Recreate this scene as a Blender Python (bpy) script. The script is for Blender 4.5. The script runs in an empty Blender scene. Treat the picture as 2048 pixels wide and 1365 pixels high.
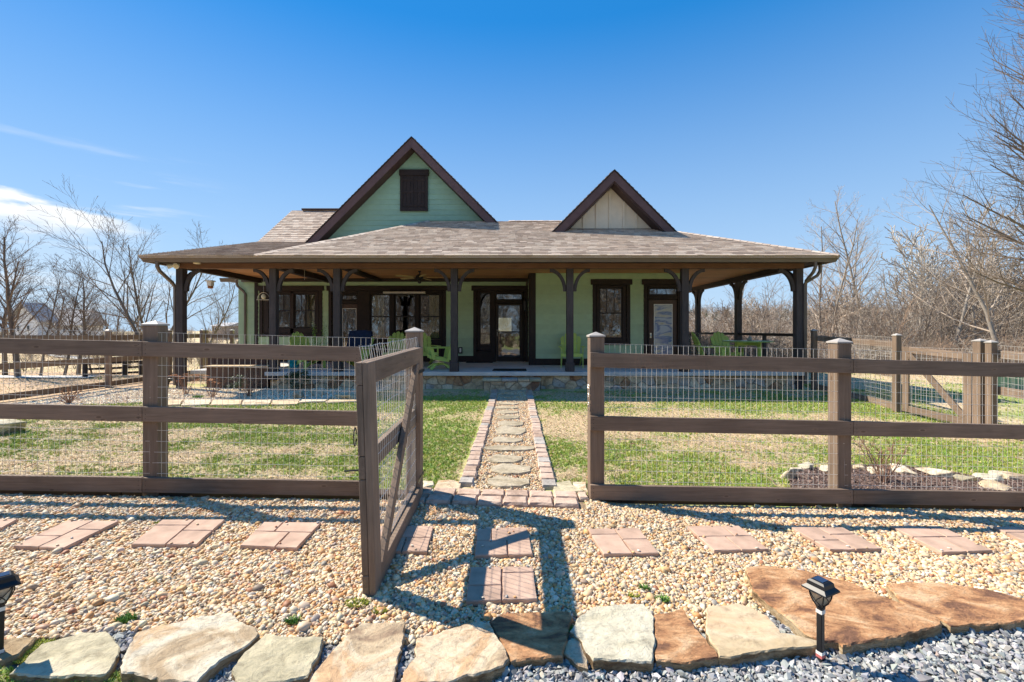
import bpy, bmesh, math, random
import numpy as np
from mathutils import Vector, Matrix, Euler
R = math.radians
random.seed(7)
scene = bpy.context.scene
COL = scene.collection

# ---------------------------------------------------------------- camera
F, CX, CY, CZ = 905.0, 1030.0, 660.0, 1.62      # focal length in photo pixels, vanishing point, eye height
cam_d = bpy.data.cameras.new("camera")
cam = bpy.data.objects.new("camera", cam_d)
COL.objects.link(cam)
cam.location = (0, 0, CZ)
cam.rotation_euler = (R(90), 0, 0)
cam_d.sensor_width = 36
cam_d.lens = 36 * F / 2048
cam_d.shift_x = -(CX - 1024) / 2048
cam_d.shift_y = -(682.5 - CY) / 2048
cam_d.clip_start = 0.05
cam_d.clip_end = 3000
scene.camera = cam

# ---------------------------------------------------------------- light
SUN_EL = R(46.5)
SH = Vector((0.912, -0.41, 0)).normalized()     # direction in which shadows fall
sun_dir = Vector((-SH.x * math.cos(SUN_EL), -SH.y * math.cos(SUN_EL), math.sin(SUN_EL)))
sd = bpy.data.lights.new("sun", 'SUN')
sd.energy = 4.3
sd.angle = R(0.53)
sd.color = (1.0, 0.91, 0.77)
sun = bpy.data.objects.new("sun", sd)
COL.objects.link(sun)
sun.rotation_euler = (-sun_dir).to_track_quat('-Z', 'Y').to_euler()

world = bpy.data.worlds.new("World")
scene.world = world
world.use_nodes = True
wn, wl = world.node_tree.nodes, world.node_tree.links
wn.clear()
def WN(t, **k):
    n = wn.new(t)
    for a, b in k.items():
        setattr(n, a, b)
    return n
sky = WN('ShaderNodeTexSky', sky_type='NISHITA', sun_disc=False)
sky.sun_elevation = SUN_EL
sky.sun_rotation = math.atan2(sun_dir.x, sun_dir.y)
sky.altitude = 300
sky.air_density = 1.0
sky.dust_density = 0.0
sky.ozone_density = 3.0
tc = WN('ShaderNodeTexCoord')
def WM(op, a, b=None, c=None):
    n = WN('ShaderNodeMath', operation=op)
    for i, v in enumerate((a, b, c)):
        if v is None: continue
        if isinstance(v, (int, float)): n.inputs[i].default_value = v
        else: wl.new(v, n.inputs[i])
    return n.outputs[0]
def WR(v, a, b, c=0.0, d=1.0):
    n = WN('ShaderNodeMapRange', interpolation_type='SMOOTHSTEP')
    wl.new(v, n.inputs['Value'])
    for k, x in zip(('From Min', 'From Max', 'To Min', 'To Max'), (a, b, c, d)): n.inputs[k].default_value = x
    return n.outputs[0]
sep = WN('ShaderNodeSeparateXYZ'); wl.new(tc.outputs['Generated'], sep.inputs[0])
az = WM('ARCTAN2', sep.outputs[0], sep.outputs[1])
el = WM('ARCSINE', sep.outputs[2])
nz = WN('ShaderNodeTexNoise'); nz.inputs['Scale'].default_value = 9; nz.inputs['Detail'].default_value = 7; nz.inputs['Roughness'].default_value = .52
cmb = WN('ShaderNodeCombineXYZ')
wl.new(WM('MULTIPLY', az, 1.0), cmb.inputs[0]); wl.new(WM('MULTIPLY', el, 3.2), cmb.inputs[1])
wl.new(cmb.outputs[0], nz.inputs['Vector'])
n0 = WM('SUBTRACT', nz.outputs[0], 0.5)
# a bank of cloud low in the west: crisp top, ragged fading base
top = WM('ADD', WM('ADD', 0.168, WM('MULTIPLY', WM('SUBTRACT', -0.62, az), 0.17)), WM('MULTIPLY', n0, 0.10))
hgt = WM('SUBTRACT', top, el)                        # >0 below the top
bank = WM('MULTIPLY', WR(hgt, -0.004, 0.012), WR(hgt, 0.016, 0.058, 1.0, 0.16))
bank = WM('MULTIPLY', bank, WR(az, -0.76, -0.655, 1.0, 0.0))
bank = WM('MULTIPLY', bank, WR(el, 0.0, 0.09))
nz2 = WN('ShaderNodeTexNoise'); nz2.inputs['Scale'].default_value = 5; nz2.inputs['Detail'].default_value = 6
cmb2 = WN('ShaderNodeCombineXYZ')
wl.new(WM('MULTIPLY', az, 1.0), cmb2.inputs[0]); wl.new(WM('MULTIPLY', el, 9.0), cmb2.inputs[1]); cmb2.inputs[2].default_value = 4.3
wl.new(cmb2.outputs[0], nz2.inputs['Vector'])
wisp = WM('MULTIPLY', WR(nz2.outputs[0], 0.52, 0.74, 0, .55), WM('MULTIPLY', WM('MULTIPLY', WR(el, 0.34, 0.20, 0.0, 1.0), WR(el, 0.0, 0.05)), WR(az, -0.72, -0.52, 1.0, 0.0)))
cloud = WM('MINIMUM', WM('ADD', bank, wisp), 1.0)
hsv = WN('ShaderNodeHueSaturation'); hsv.inputs['Saturation'].default_value = 1.32; hsv.inputs['Value'].default_value = 1.0
hsv.inputs['Hue'].default_value = 0.5
wl.new(sky.outputs[0], hsv.inputs['Color'])
hz = WM('POWER', WM('MAXIMUM', WM('SUBTRACT', 1.0, WM('DIVIDE', WM('MAXIMUM', el, 0.0), 0.6)), 0.0), 1.22)   # pale air towards the horizon, all round
hmix = WN('ShaderNodeMixRGB'); hmix.inputs['Color2'].default_value = (3.0, 4.1, 5.3, 1)
evn = WN('ShaderNodeMixRGB'); evn.inputs['Fac'].default_value = 0.6; evn.inputs['Color2'].default_value = (.06, 1.55, 4.35, 1)
wl.new(hsv.outputs[0], evn.inputs['Color1'])
wl.new(hz, hmix.inputs['Fac']); wl.new(evn.outputs[0], hmix.inputs['Color1'])
mixc = WN('ShaderNodeMixRGB'); mixc.inputs['Color2'].default_value = (5.6, 5.75, 5.9, 1)
wl.new(cloud, mixc.inputs['Fac']); wl.new(hmix.outputs[0], mixc.inputs['Color1'])
bg = WN('ShaderNodeBackground'); bg.inputs['Strength'].default_value = 0.088
wl.new(mixc.outputs[0], bg.inputs['Color'])
wo = WN('ShaderNodeOutputWorld'); wl.new(bg.outputs[0], wo.inputs['Surface'])
scene.view_settings.view_transform = 'Standard'
scene.view_settings.look = 'None'
scene.view_settings.gamma = 1.0
scene.view_settings.use_curve_mapping = False
scene.view_settings.exposure = 1.05
scene.render.engine = 'CYCLES'
scene.cycles.max_bounces = 8
scene.cycles.diffuse_bounces = 5
scene.cycles.transparent_max_bounces = 16

# ---------------------------------------------------------------- small numeric helpers
def sst(x, a, b):
    t = min(1.0, max(0.0, (x - a) / (b - a)))
    return t * t * (3 - 2 * t)
def lerp(a, b, t): return a + (b - a) * t
_rs = np.random.RandomState(5)
_NG = _rs.rand(64, 64)
def vnoise(x, y, s=1.0):                               # value noise on a wrapped grid
    x = np.asarray(x, float) * s; y = np.asarray(y, float) * s
    xi = np.floor(x).astype(int); yi = np.floor(y).astype(int)
    fx = x - xi; fy = y - yi
    fx = fx * fx * (3 - 2 * fx); fy = fy * fy * (3 - 2 * fy)
    g = lambda a, b: _NG[a % 64, b % 64]
    return (g(xi, yi) * (1 - fx) + g(xi + 1, yi) * fx) * (1 - fy) + (g(xi, yi + 1) * (1 - fx) + g(xi + 1, yi + 1) * fx) * fy
def fbm(x, y, s):
    return .5 * vnoise(x, y, s) + .27 * vnoise(np.asarray(x) + 7, y, s * 2.1) + .15 * vnoise(x, np.asarray(y) + 3, s * 4.3) + .08 * vnoise(x, y, s * 9)
def ground(x, y):
    xc = max(-14.0, min(14.0, x))
    tilt = -0.0262 * xc * (1 - sst(y, 5.5, 11.0)) * (1 - sst(abs(x), 30, 90))
    tilt -= 0.04 * math.exp(-((y - 4.36 - .0265 * x) / .22) ** 2) * sst(abs(x + .04), .84, .98)
    z = tilt + 0.05 * sst(y, 8, 11.5) * (1 - sst(y, 40, 80))
    z -= 4.5 * sst(y, 17, 42) * sst(x, 1.0, 14.0)      # the wood drops away on the right
    z += 12.5 * sst(y, 110, 300) * sst(x + 0.25 * y, -10, 70)
    z -= 2.0 * sst(-x, 20, 60) * sst(y, 20, 60)
    z -= 1.5 * sst(-y, 8, 40)
    return z
def P(px, py, dz=0.0):                                 # the ground point that the photograph shows at px, py
    z = 0.0; X = Y = 0
    for _ in range(8):
        Y = F * (CZ - z) / (py - CY); X = (px - CX) / F * Y
        z = ground(X, Y) + dz
    return Vector((X, Y, z))
def U(px, py, d):                                      # the point at distance d
    return Vector(((px - CX) / F * d, d, CZ - (py - CY) / F * d))

# ---------------------------------------------------------------- materials
MATS = {}
def new_mat(name):
    m = bpy.data.materials.new(name); m.use_nodes = True
    nt = m.node_tree
    b = nt.nodes['Principled BSDF']
    b.inputs['Specular IOR Level'].default_value = 0.3
    MATS[name] = m
    return m, nt, b
def N(nt, t, **k):
    n = nt.nodes.new(t)
    for a, v in k.items(): setattr(n, a, v)
    return n
def ramp(nt, fac, stops):
    r = N(nt, 'ShaderNodeValToRGB')
    e = r.color_ramp.elements
    while len(e) < len(stops): e.new(0.5)
    for i, (p, c) in enumerate(stops):
        e[i].position = p; e[i].color = (*c, 1)
    nt.links.new(fac, r.inputs[0])
    return r.outputs[0]
def coords(nt, scale=(1, 1, 1), rnd=True, kind='Object'):
    t = N(nt, 'ShaderNodeTexCoord')
    mp = N(nt, 'ShaderNodeMapping'); mp.inputs['Scale'].default_value = scale
    src = t.outputs[kind]
    if rnd:
        oi = N(nt, 'ShaderNodeObjectInfo')
        mul = N(nt, 'ShaderNodeMath', operation='MULTIPLY'); mul.inputs[1].default_value = 37.0
        nt.links.new(oi.outputs['Random'], mul.inputs[0])
        ad = N(nt, 'ShaderNodeVectorMath', operation='ADD')
        nt.links.new(src, ad.inputs[0]); nt.links.new(mul.outputs[0], ad.inputs[1])
        src = ad.outputs[0]
    nt.links.new(src, mp.inputs['Vector'])
    return mp.outputs[0]
def noise(nt, vec, scale, detail=4, rough=.55, dist=0.0):
    n = N(nt, 'ShaderNodeTexNoise')
    n.inputs['Scale'].default_value = scale; n.inputs['Detail'].default_value = detail
    n.inputs['Roughness'].default_value = rough; n.inputs['Distortion'].default_value = dist
    nt.links.new(vec, n.inputs['Vector'])
    return n.outputs[0]
def mixc2(nt, fac, a, b, mode='MIX'):
    n = N(nt, 'ShaderNodeMixRGB', blend_type=mode)
    for i, v in zip((0, 1, 2), (fac, a, b)):
        if isinstance(v, (int, float)): n.inputs[i].default_value = v
        elif isinstance(v, tuple): n.inputs[i].default_value = (*v, 1)
        else: nt.links.new(v, n.inputs[i])
    return n.outputs[0]
def bump(nt, b, h, strength=.3, dist=.01):
    bn = N(nt, 'ShaderNodeBump'); bn.inputs['Strength'].default_value = strength; bn.inputs['Distance'].default_value = dist
    nt.links.new(h, bn.inputs['Height']); nt.links.new(bn.outputs[0], b.inputs['Normal'])
def vary(nt, col, amt=.25):                            # brightness differs from object to object
    oi = N(nt, 'ShaderNodeObjectInfo')
    mr = N(nt, 'ShaderNodeMapRange'); mr.inputs['To Min'].default_value = 1 - amt; mr.inputs['To Max'].default_value = 1 + amt
    nt.links.new(oi.outputs['Random'], mr.inputs['Value'])
    hs = N(nt, 'ShaderNodeHueSaturation'); nt.links.new(mr.outputs[0], hs.inputs['Value']); nt.links.new(col, hs.inputs['Color'])
    return hs.outputs[0]
def wood(name, dark, light, scale, rough=.75, bs=.35, var=.12, knots=True, bd=.004):
    m, nt, b = new_mat(name)
    v = coords(nt, scale)
    g = noise(nt, v, 3.0, 6, .65, .6)
    v2 = coords(nt, (1, 1, 1))
    bl = noise(nt, v2, 2.2, 3)
    c = ramp(nt, g, [(.3, dark), (.7, light)])
    c2 = mixc2(nt, .35, c, ramp(nt, bl, [(.35, dark), (.65, light)]))
    if knots:
        kv = N(nt, 'ShaderNodeTexVoronoi'); kv.inputs['Scale'].default_value = 1.0; kv.inputs['Randomness'].default_value = 1.0
        kc = coords(nt, tuple(3.4 if q < 1 else 9.0 for q in scale)); nt.links.new(kc, kv.inputs['Vector'])
        kr = ramp(nt, kv.outputs['Distance'], [(0.0, (.45, .42, .40)), (.075, (.62, .58, .55)), (.10, (1.25, 1.2, 1.15)), (.16, (1, 1, 1))])
        c2 = mixc2(nt, .8, c2, kr, 'MULTIPLY')
    nt.links.new(vary(nt, c2, var), b.inputs['Base Color'])
    b.inputs['Roughness'].default_value = rough
    bump(nt, b, g, bs, bd)
    return m
def plain(name, c, rough=.6, var=0.0, ns=8.0, amt=.15, bs=0, metal=0.0):
    m, nt, b = new_mat(name)
    v = coords(nt)
    n1 = noise(nt, v, ns, 5)
    c1 = ramp(nt, n1, [(.3, tuple(x * (1 - amt) for x in c)), (.7, tuple(min(1, x * (1 + amt)) for x in c))])
    if var: c1 = vary(nt, c1, var)
    nt.links.new(c1, b.inputs['Base Color'])
    b.inputs['Roughness'].default_value = rough; b.inputs['Metallic'].default_value = metal
    if bs: bump(nt, b, n1, bs, .01)
    return m
FW_D, FW_L = (.135, .094, .066), (.285, .205, .149)
M_fx = wood('fence_wood_x', FW_D, FW_L, (.7, 14, 14))
M_fy = wood('fence_wood_y', FW_D, FW_L, (14, .7, 14))
M_fz = wood('fence_wood_z', FW_D, FW_L, (14, 14, .7))
M_fdark = wood('dark_fence_wood', (.035, .026, .022), (.07, .052, .042), (3, 3, 3))
M_timber = wood('ground_timber', (.035, .024, .018), (.075, .052, .04), (1, 8, 8))
M_cap = plain('post_cap_metal', (.42, .385, .345), .5, .1)
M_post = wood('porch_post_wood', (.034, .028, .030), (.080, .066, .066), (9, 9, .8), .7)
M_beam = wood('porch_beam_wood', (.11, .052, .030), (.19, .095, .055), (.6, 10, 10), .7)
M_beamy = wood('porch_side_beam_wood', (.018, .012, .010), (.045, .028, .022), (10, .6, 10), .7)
M_fascia = wood('gable_fascia_paint', (.095, .056, .056), (.145, .092, .090), (2, 2, 2), .6, .15)
M_soffit = wood('soffit_wood', (.05, .03, .028), (.085, .052, .045), (2, 2, 2), .7, .15)
M_gutter = plain('gutter_metal', (.15, .115, .09), .42, 0, 3, .12)
M_trim = wood('window_trim_wood', (.016, .011, .010), (.040, .027, .023), (6, 6, 3), .65)
M_sash = plain('window_sash_paint', (.02, .015, .014), .45)
M_ceil = wood('ceiling_cedar', (.42, .18, .07), (.60, .30, .13), (.6, 12, 12), .55, .2)
M_doorw = wood('brown_door_wood', (.075, .045, .035), (.12, .075, .058), (8, 8, 1), .5)
M_siding = plain('shade_lifted_siding_paint', (.40, .54, .35), .65, .05, 5, .06, .05)  # same green siding as the gable; porch shade lift and warm bounce put into colour
M_sidingb = plain('gable_siding_paint', (.28, .46, .345), .65, .05, 5, .06, .05)
M_cream = plain('cream_board_paint', (.74, .66, .52), .6, .02, 5, .05)
M_conc = plain('porch_concrete', (.56, .54, .51), .8, 0, 2.5, .12, .1)
M_wire = plain('galvanised_wire', (.66, .63, .58), .45, 0, 5, .12, 0, .15)
M_black = plain('black_plastic', (.018, .018, .02), .35)
M_white = plain('white_plastic', (.75, .73, .68), .5)
M_red = plain('red_sticker', (.55, .16, .15), .5)
M_chair = plain('green_chair_plastic', (.44, .58, .14), .5, .06, 4, .08)
M_tabletop = plain('green_table_plastic', (.24, .36, .10), .35, .03, 4, .08)
M_navy = plain('navy_fabric', (.01, .022, .06), .9)
M_teal = plain('teal_glaze', (.02, .36, .40), .3)
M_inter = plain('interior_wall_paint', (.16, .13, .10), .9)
M_curtain = plain('curtain_cloth', (.85, .76, .55), .9, 0, 14, .2)
M_mat = plain('doormat_rubber', (.015, .015, .015), .9)
M_metal = plain('brushed_metal', (.6, .57, .5), .35, 0, 5, .1, 0, .8)
M_mortar = plain('stone_mortar', (.38, .33, .27), .9, 0, 20, .2, .2)
M_houseW = plain('white_house_siding', (.72, .72, .72), .7)
M_houseR = plain('grey_house_roof', (.42, .41, .41), .8, 0, 3, .2)
M_houseB = plain('tan_house_siding', (.34, .28, .24), .8)
M_houseG = plain('house_window_glass', (.05, .07, .09), .2)
M_road = plain('driveway_concrete', (.62, .60, .56), .85, 0, 1.5, .08)
M_util = plain('green_utility_paint', (.16, .30, .20), .5, 0, 4, .08)
M_blade = plain('fan_blade_wood', (.52, .36, .16), .5)
M_solar = plain('solar_cell', (.02, .04, .09), .15)
M_lamp_glass, _nt, _b = new_mat('lamp_lens_plastic')
_b.inputs['Base Color'].default_value = (.55, .52, .45, 1); _b.inputs['Transmission Weight'].default_value = .75; _b.inputs['Roughness'].default_value = .35
M_fresh = plain('fixture_lens', (.7, .6, .42), .3)

# window glass: mirror-like film over a see-through pane
M_glass, nt, b = new_mat('window_glass')
nt.nodes.remove(b)
out = nt.nodes['Material Output']
gl = N(nt, 'ShaderNodeBsdfGlossy'); gl.inputs['Roughness'].default_value = 0.015; gl.inputs['Color'].default_value = (.95, .97, 1, 1)
tr = N(nt, 'ShaderNodeBsdfTransparent'); tr.inputs['Color'].default_value = (.72, .74, .72, 1)
gv = coords(nt, (1, 1, 1), True); gn = noise(nt, gv, 2.5, 2)
bn = N(nt, 'ShaderNodeBump'); bn.inputs['Strength'].default_value = .08; bn.inputs['Distance'].default_value = .02
nt.links.new(gn, bn.inputs['Height']); nt.links.new(bn.outputs[0], gl.inputs['Normal'])
fr = N(nt, 'ShaderNodeFresnel'); fr.inputs['IOR'].default_value = 1.5
fa = N(nt, 'ShaderNodeMath', operation='MULTIPLY_ADD'); fa.inputs[1].default_value = 1.0; fa.inputs[2].default_value = .11
nt.links.new(fr.outputs[0], fa.inputs[0])
mx = N(nt, 'ShaderNodeMixShader'); nt.links.new(fa.outputs[0], mx.inputs[0]); nt.links.new(tr.outputs[0], mx.inputs[1]); nt.links.new(gl.outputs[0], mx.inputs[2])
nt.links.new(mx.outputs[0], out.inputs['Surface'])
# side door glass: banded yellow and blue reflection painted into the base colour
M_wavy, nt, b = new_mat('painted_reflection_glass')
wv = coords(nt, (1.2, 1, 4.5), True); wnn = noise(nt, wv, 1.1, 3, .5, .8)
c = ramp(nt, wnn, [(.36, (.40, .36, .20)), (.46, (.55, .55, .50)), (.56, (.10, .17, .36)), (.68, (.42, .48, .55))])
nt.links.new(c, b.inputs['Base Color']); b.inputs['Roughness'].default_value = .12; b.inputs['Specular IOR Level'].default_value = .8
bump(nt, b, wnn, .3, .01)

# shingles: colour per tab
def attr_mat(name, attr, rough, scale_amt=.25, ns=30, kind='GEOMETRY', bs=0, bd=.003, mult=(1, 1, 1)):
    m, nt, b = new_mat(name)
    a = N(nt, 'ShaderNodeAttribute', attribute_name=attr); a.attribute_type = kind
    v = coords(nt, (1, 1, 1), False)
    n1 = noise(nt, v, ns, 4)
    c = ramp(nt, n1, [(.3, (1 - scale_amt,) * 3), (.7, (1 + scale_amt,) * 3)])
    c = mixc2(nt, 1.0, a.outputs['Color'], c, 'MULTIPLY')
    nt.links.new(c, b.inputs['Base Color']); b.inputs['Roughness'].default_value = rough
    if bs: bump(nt, b, n1, bs, bd)
    return m
M_shingle = attr_mat('asphalt_shingles', 'col', .9, .25, 60)
M_pebble = attr_mat('pea_gravel_stone', 'icol', .55, .12, 40, 'INSTANCER')
M_crush = attr_mat('crushed_stone', 'icol', .8, .2, 40, 'INSTANCER')
M_grass = attr_mat('grass_blades', 'icol', .6, .1, 10, 'INSTANCER')
M_bark = wood('tree_bark', (.10, .08, .065), (.24, .20, .165), (5, 5, 2), .9, .6, .15)
M_bark2 = wood('pale_bark', (.20, .17, .14), (.40, .36, .31), (4, 4, 3), .9, .5, .1)
M_twig = plain('twig_bark', (.20, .155, .12), .85, .15, 3, .2)
M_twigp = plain('pale_twig_bark', (.40, .325, .255), .85, .2, .5, .2)
M_leafd = plain('evergreen_leaf', (.05, .085, .035), .5, .1, 5, .3)
M_sedum = plain('dry_sedum_heads', (.36, .15, .06), .8, 0, 20, .3)
M_twigr = plain('reddish_twig_bark', (.26, .15, .10), .8, .1, 5, .2)
def rock_mat(name, cols, scale=3.0, bs=.5, dist=1.0, streak=(1, 1, 1), fine=.02):
    m, nt, b = new_mat(name)
    v = coords(nt, streak)
    n1 = noise(nt, v, scale, 8, .62, dist)
    n2 = noise(nt, v, scale * 7, 8, .75, .5)
    c = ramp(nt, n1, [(.38 + .24 * i / (len(cols) - 1), k) for i, k in enumerate(cols)])
    c2 = mixc2(nt, .55, c, ramp(nt, n2, [(.36, (.42, .38, .35)), (.47, (.9, .9, .88)), (.66, (1.3, 1.26, 1.2))]), 'MULTIPLY')
    nt.links.new(vary(nt, c2, .06), b.inputs['Base Color']); b.inputs['Roughness'].default_value = .85
    ad = N(nt, 'ShaderNodeMath', operation='MULTIPLY_ADD'); ad.inputs[1].default_value = .8
    nt.links.new(n2, ad.inputs[0]); nt.links.new(n1, ad.inputs[2])
    n3 = noise(nt, v, scale * 1.6, 5, .6, .8)                # split faces: the surface drops in thin flakes
    q = N(nt, 'ShaderNodeMath', operation='MULTIPLY'); q.inputs[1].default_value = 9; nt.links.new(n3, q.inputs[0])
    fl_ = N(nt, 'ShaderNodeMath', operation='FLOOR'); nt.links.new(q.outputs[0], fl_.inputs[0])
    q2 = N(nt, 'ShaderNodeMath', operation='MULTIPLY_ADD'); q2.inputs[1].default_value = .22 * bs; nt.links.new(fl_.outputs[0], q2.inputs[0]); nt.links.new(ad.outputs[0], q2.inputs[2])
    bump(nt, b, q2.outputs[0], min(1, bs), fine * 1.1)
    return m
M_rkgreen = rock_mat('grey_green_flagstone', [(.38, .335, .22), (.52, .46, .315), (.60, .53, .38)], 2.6, .8)
M_rkcream = rock_mat('cream_flagstone', [(.44, .33, .21), (.66, .56, .41), (.72, .65, .51), (.60, .42, .25)], 2.6, 1.0)
M_rkgold = rock_mat('golden_flagstone', [(.30, .21, .14), (.52, .40, .26), (.63, .52, .37), (.54, .35, .20)], 2.8, .8)
M_rkrust = rock_mat('rust_flagstone', [(.22, .11, .065), (.44, .22, .105), (.58, .32, .16), (.70, .46, .27)], 3.6, 1.0, .7, (1, 1.7, 1))
M_rkpale = rock_mat('pale_flagstone', [(.46, .42, .31), (.58, .535, .41), (.64, .59, .46)], 2.4, .9, 1.5)
M_rksand = rock_mat('sandstone_flagstone', [(.47, .36, .22), (.62, .50, .34), (.55, .38, .23)], 1.6, .3, .8)
M_rkedge = rock_mat('broken_stone_edge', [(.20, .13, .07), (.42, .30, .17), (.52, .41, .27)], 5.0, .9, .5, (1, 1, 4))
M_paver = plain('paver_concrete', (.46, .315, .235), .85, .09, 7, .22, .5)
M_wet = plain('wet_paver_concrete', (.27, .17, .13), .85, .05, 14, .10, .35)
M_block = rock_mat('tumbled_block_concrete', [(.36, .25, .185), (.50, .365, .285), (.56, .43, .345)], 3.5, .3, .4)
M_blockg = rock_mat('grey_tumbled_block', [(.34, .31, .28), (.47, .43, .39)], 3.5, .3, .4)
VEN = [rock_mat('veneer_' + k, c, 3.0, .5) for k, c in (
    ('tan', [(.36, .26, .16), (.56, .42, .27), (.62, .50, .34)]), ('grey', [(.28, .26, .23), (.44, .41, .37), (.52, .48, .42)]),
    ('rust', [(.20, .11, .07), (.36, .20, .11), (.48, .31, .18)]), ('cream', [(.50, .42, .30), (.66, .58, .44), (.60, .50, .36)]))]
# ---------------------------------------------------------------- mesh helpers
class MB:
    def __init__(s): s.v = []; s.f = []; s.c = []
    def add(s, vs, fs, col=None):
        o = len(s.v); s.v.extend(vs); s.f.extend([tuple(i + o for i in f) for f in fs])
        if col is not None: s.c.extend([col] * len(fs))
    def box(s, x0, x1, y0, y1, z0, z1, col=None):
        s.add([(x0, y0, z0), (x1, y0, z0), (x1, y1, z0), (x0, y1, z0), (x0, y0, z1), (x1, y0, z1), (x1, y1, z1), (x0, y1, z1)],
              [(0, 3, 2, 1), (4, 5, 6, 7), (0, 1, 5, 4), (1, 2, 6, 5), (2, 3, 7, 6), (3, 0, 4, 7)], col)
    def hexa(s, p, col=None):                          # eight corners, bottom ring then top ring
        s.add([tuple(q) for q in p], [(0, 3, 2, 1), (4, 5, 6, 7), (0, 1, 5, 4), (1, 2, 6, 5), (2, 3, 7, 6), (3, 0, 4, 7)], col)
    def bar(s, a, b, w, h, up=(0, 0, 1), ext=0.0):     # rectangular bar from a to b: w across, h along up
        a = Vector(a); b = Vector(b); d = (b - a).normalized(); a = a - d * ext; b = b + d * ext
        u = Vector(up); x = d.cross(u)
        if x.length < 1e-5: x = Vector((1, 0, 0))
        x.normalize(); u = x.cross(d).normalized()
        r = []
        for q in (a, b):
            r += [q - x * w / 2 - u * h / 2, q + x * w / 2 - u * h / 2, q + x * w / 2 + u * h / 2, q - x * w / 2 + u * h / 2]
        s.add([tuple(q) for q in r], [(0, 1, 2, 3), (7, 6, 5, 4), (1, 0, 4, 5), (2, 1, 5, 6), (3, 2, 6, 7), (0, 3, 7, 4)])
    def tube(s, pts, rad, n=6, cap=True):
        k = len(pts); P3 = [Vector(p) for p in pts]
        if isinstance(rad, (int, float)): rad = [rad] * k
        ring = []
        prev = None
        for i in range(k):
            d = (P3[min(i + 1, k - 1)] - P3[max(i - 1, 0)])
            if d.length < 1e-9: d = Vector((0, 0, 1))
            d.normalize()
            if prev is None:
                x = d.orthogonal().normalized()
            else:
                x = prev - d * prev.dot(d)
                x = x.normalized() if x.length > 1e-6 else d.orthogonal().normalized()
            prev = x; y = d.cross(x)
            for j in range(n):
                a = 2 * math.pi * j / n
                q = P3[i] + (x * math.cos(a) + y * math.sin(a)) * rad[i]
                ring.append((q.x, q.y, q.z))
        fs = []
        for i in range(k - 1):
            for j in range(n):
                j2 = (j + 1) % n
                fs.append((i * n + j, i * n + j2, (i + 1) * n + j2, (i + 1) * n + j))
        if cap and n > 2:
            fs.append(tuple(range(n - 1, -1, -1))); fs.append(tuple((k - 1) * n + j for j in range(n)))
        s.add(ring, fs)
    def prism(s, poly, off):                           # polygon (3-D points) pushed by off
        n = len(poly); o = Vector(off)
        vs = [tuple(p) for p in poly] + [tuple(Vector(p) + o) for p in poly]
        s.add(vs, [tuple(range(n - 1, -1, -1)), tuple(range(n, 2 * n))] + [(i, (i + 1) % n, n + (i + 1) % n, n + i) for i in range(n)])
    def lathe(s, c, prof, n=12, half=False):           # prof: (radius, z)
        vs = []
        for r, z in prof:
            for j in range(n):
                a = 2 * math.pi * j / n
                vs.append((c[0] + r * math.cos(a), c[1] + r * math.sin(a), c[2] + z))
        fs = [(i * n + j, i * n + (j + 1) % n, (i + 1) * n + (j + 1) % n, (i + 1) * n + j) for i in range(len(prof) - 1) for j in range(n)]
        fs += [tuple(range(n - 1, -1, -1)), tuple((len(prof) - 1) * n + j for j in range(n))]
        s.add(vs, fs)

def wmat(o):
    m = Matrix.Identity(4)
    while o is not None:
        m = Matrix.LocRotScale(o.location, o.rotation_euler, o.scale) @ m
        o = o.parent
    return m
def build(name, mb, mat, parent=None, smooth=False, bevel=0.0, kind=None, label=None, segs=1):
    me = bpy.data.meshes.new(name)
    vs = mb.v
    if parent is not None:
        inv = wmat(parent).inverted()
        if inv != Matrix.Identity(4):
            a = np.array(vs, float); mm = np.array(inv)
            vs = (a @ mm[:3, :3].T + mm[:3, 3]).tolist()
    me.from_pydata(vs, [], mb.f)
    if mb.c:
        at = me.attributes.new('col', 'FLOAT_COLOR', 'FACE')
        arr = np.ones((len(mb.f), 4), np.float32); arr[:, :3] = np.array(mb.c, np.float32)
        at.data.foreach_set('color', arr.ravel())
    if bevel:
        bm = bmesh.new(); bm.from_mesh(me)
        bmesh.ops.bevel(bm, geom=bm.edges[:], offset=bevel, segments=segs, affect='EDGES', clamp_overlap=True)
        bm.to_mesh(me); bm.free()
    if smooth: me.polygons.foreach_set('use_smooth', [True] * len(me.polygons))
    me.materials.append(mat); me.update()
    o = bpy.data.objects.new(name, me); COL.objects.link(o)
    if parent is not None: o.parent = parent
    if kind: o['kind'] = kind
    if label: o['label'] = label
    return o
def tag(o, label, cat, group=None):
    o['label'] = label; o['category'] = cat
    if group: o['group'] = group
    return o
def thing(name, label, cat, loc=(0, 0, 0), rz=0.0, group=None):
    o = bpy.data.objects.new(name, None); COL.objects.link(o)
    o.location = loc; o.rotation_euler = (0, 0, rz); o.empty_display_size = .2
    return tag(o, label, cat, group)
def struct(name, mb, mat, **k): return build(name, mb, mat, kind='structure', **k)
def copy_tree(o, parent=None):
    c = o.copy(); COL.objects.link(c)
    if parent is not None: c.parent = parent
    for ch in list(o.children): copy_tree(ch, c)
    return c
def wbox(name, x0, x1, y0, y1, z0, z1, mat, parent=None, bevel=.004, **k):
    mb = MB(); mb.box(min(x0, x1), max(x0, x1), min(y0, y1), max(y0, y1), min(z0, z1), max(z0, z1))
    return build(name, mb, mat, parent, bevel=bevel, **k)

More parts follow.
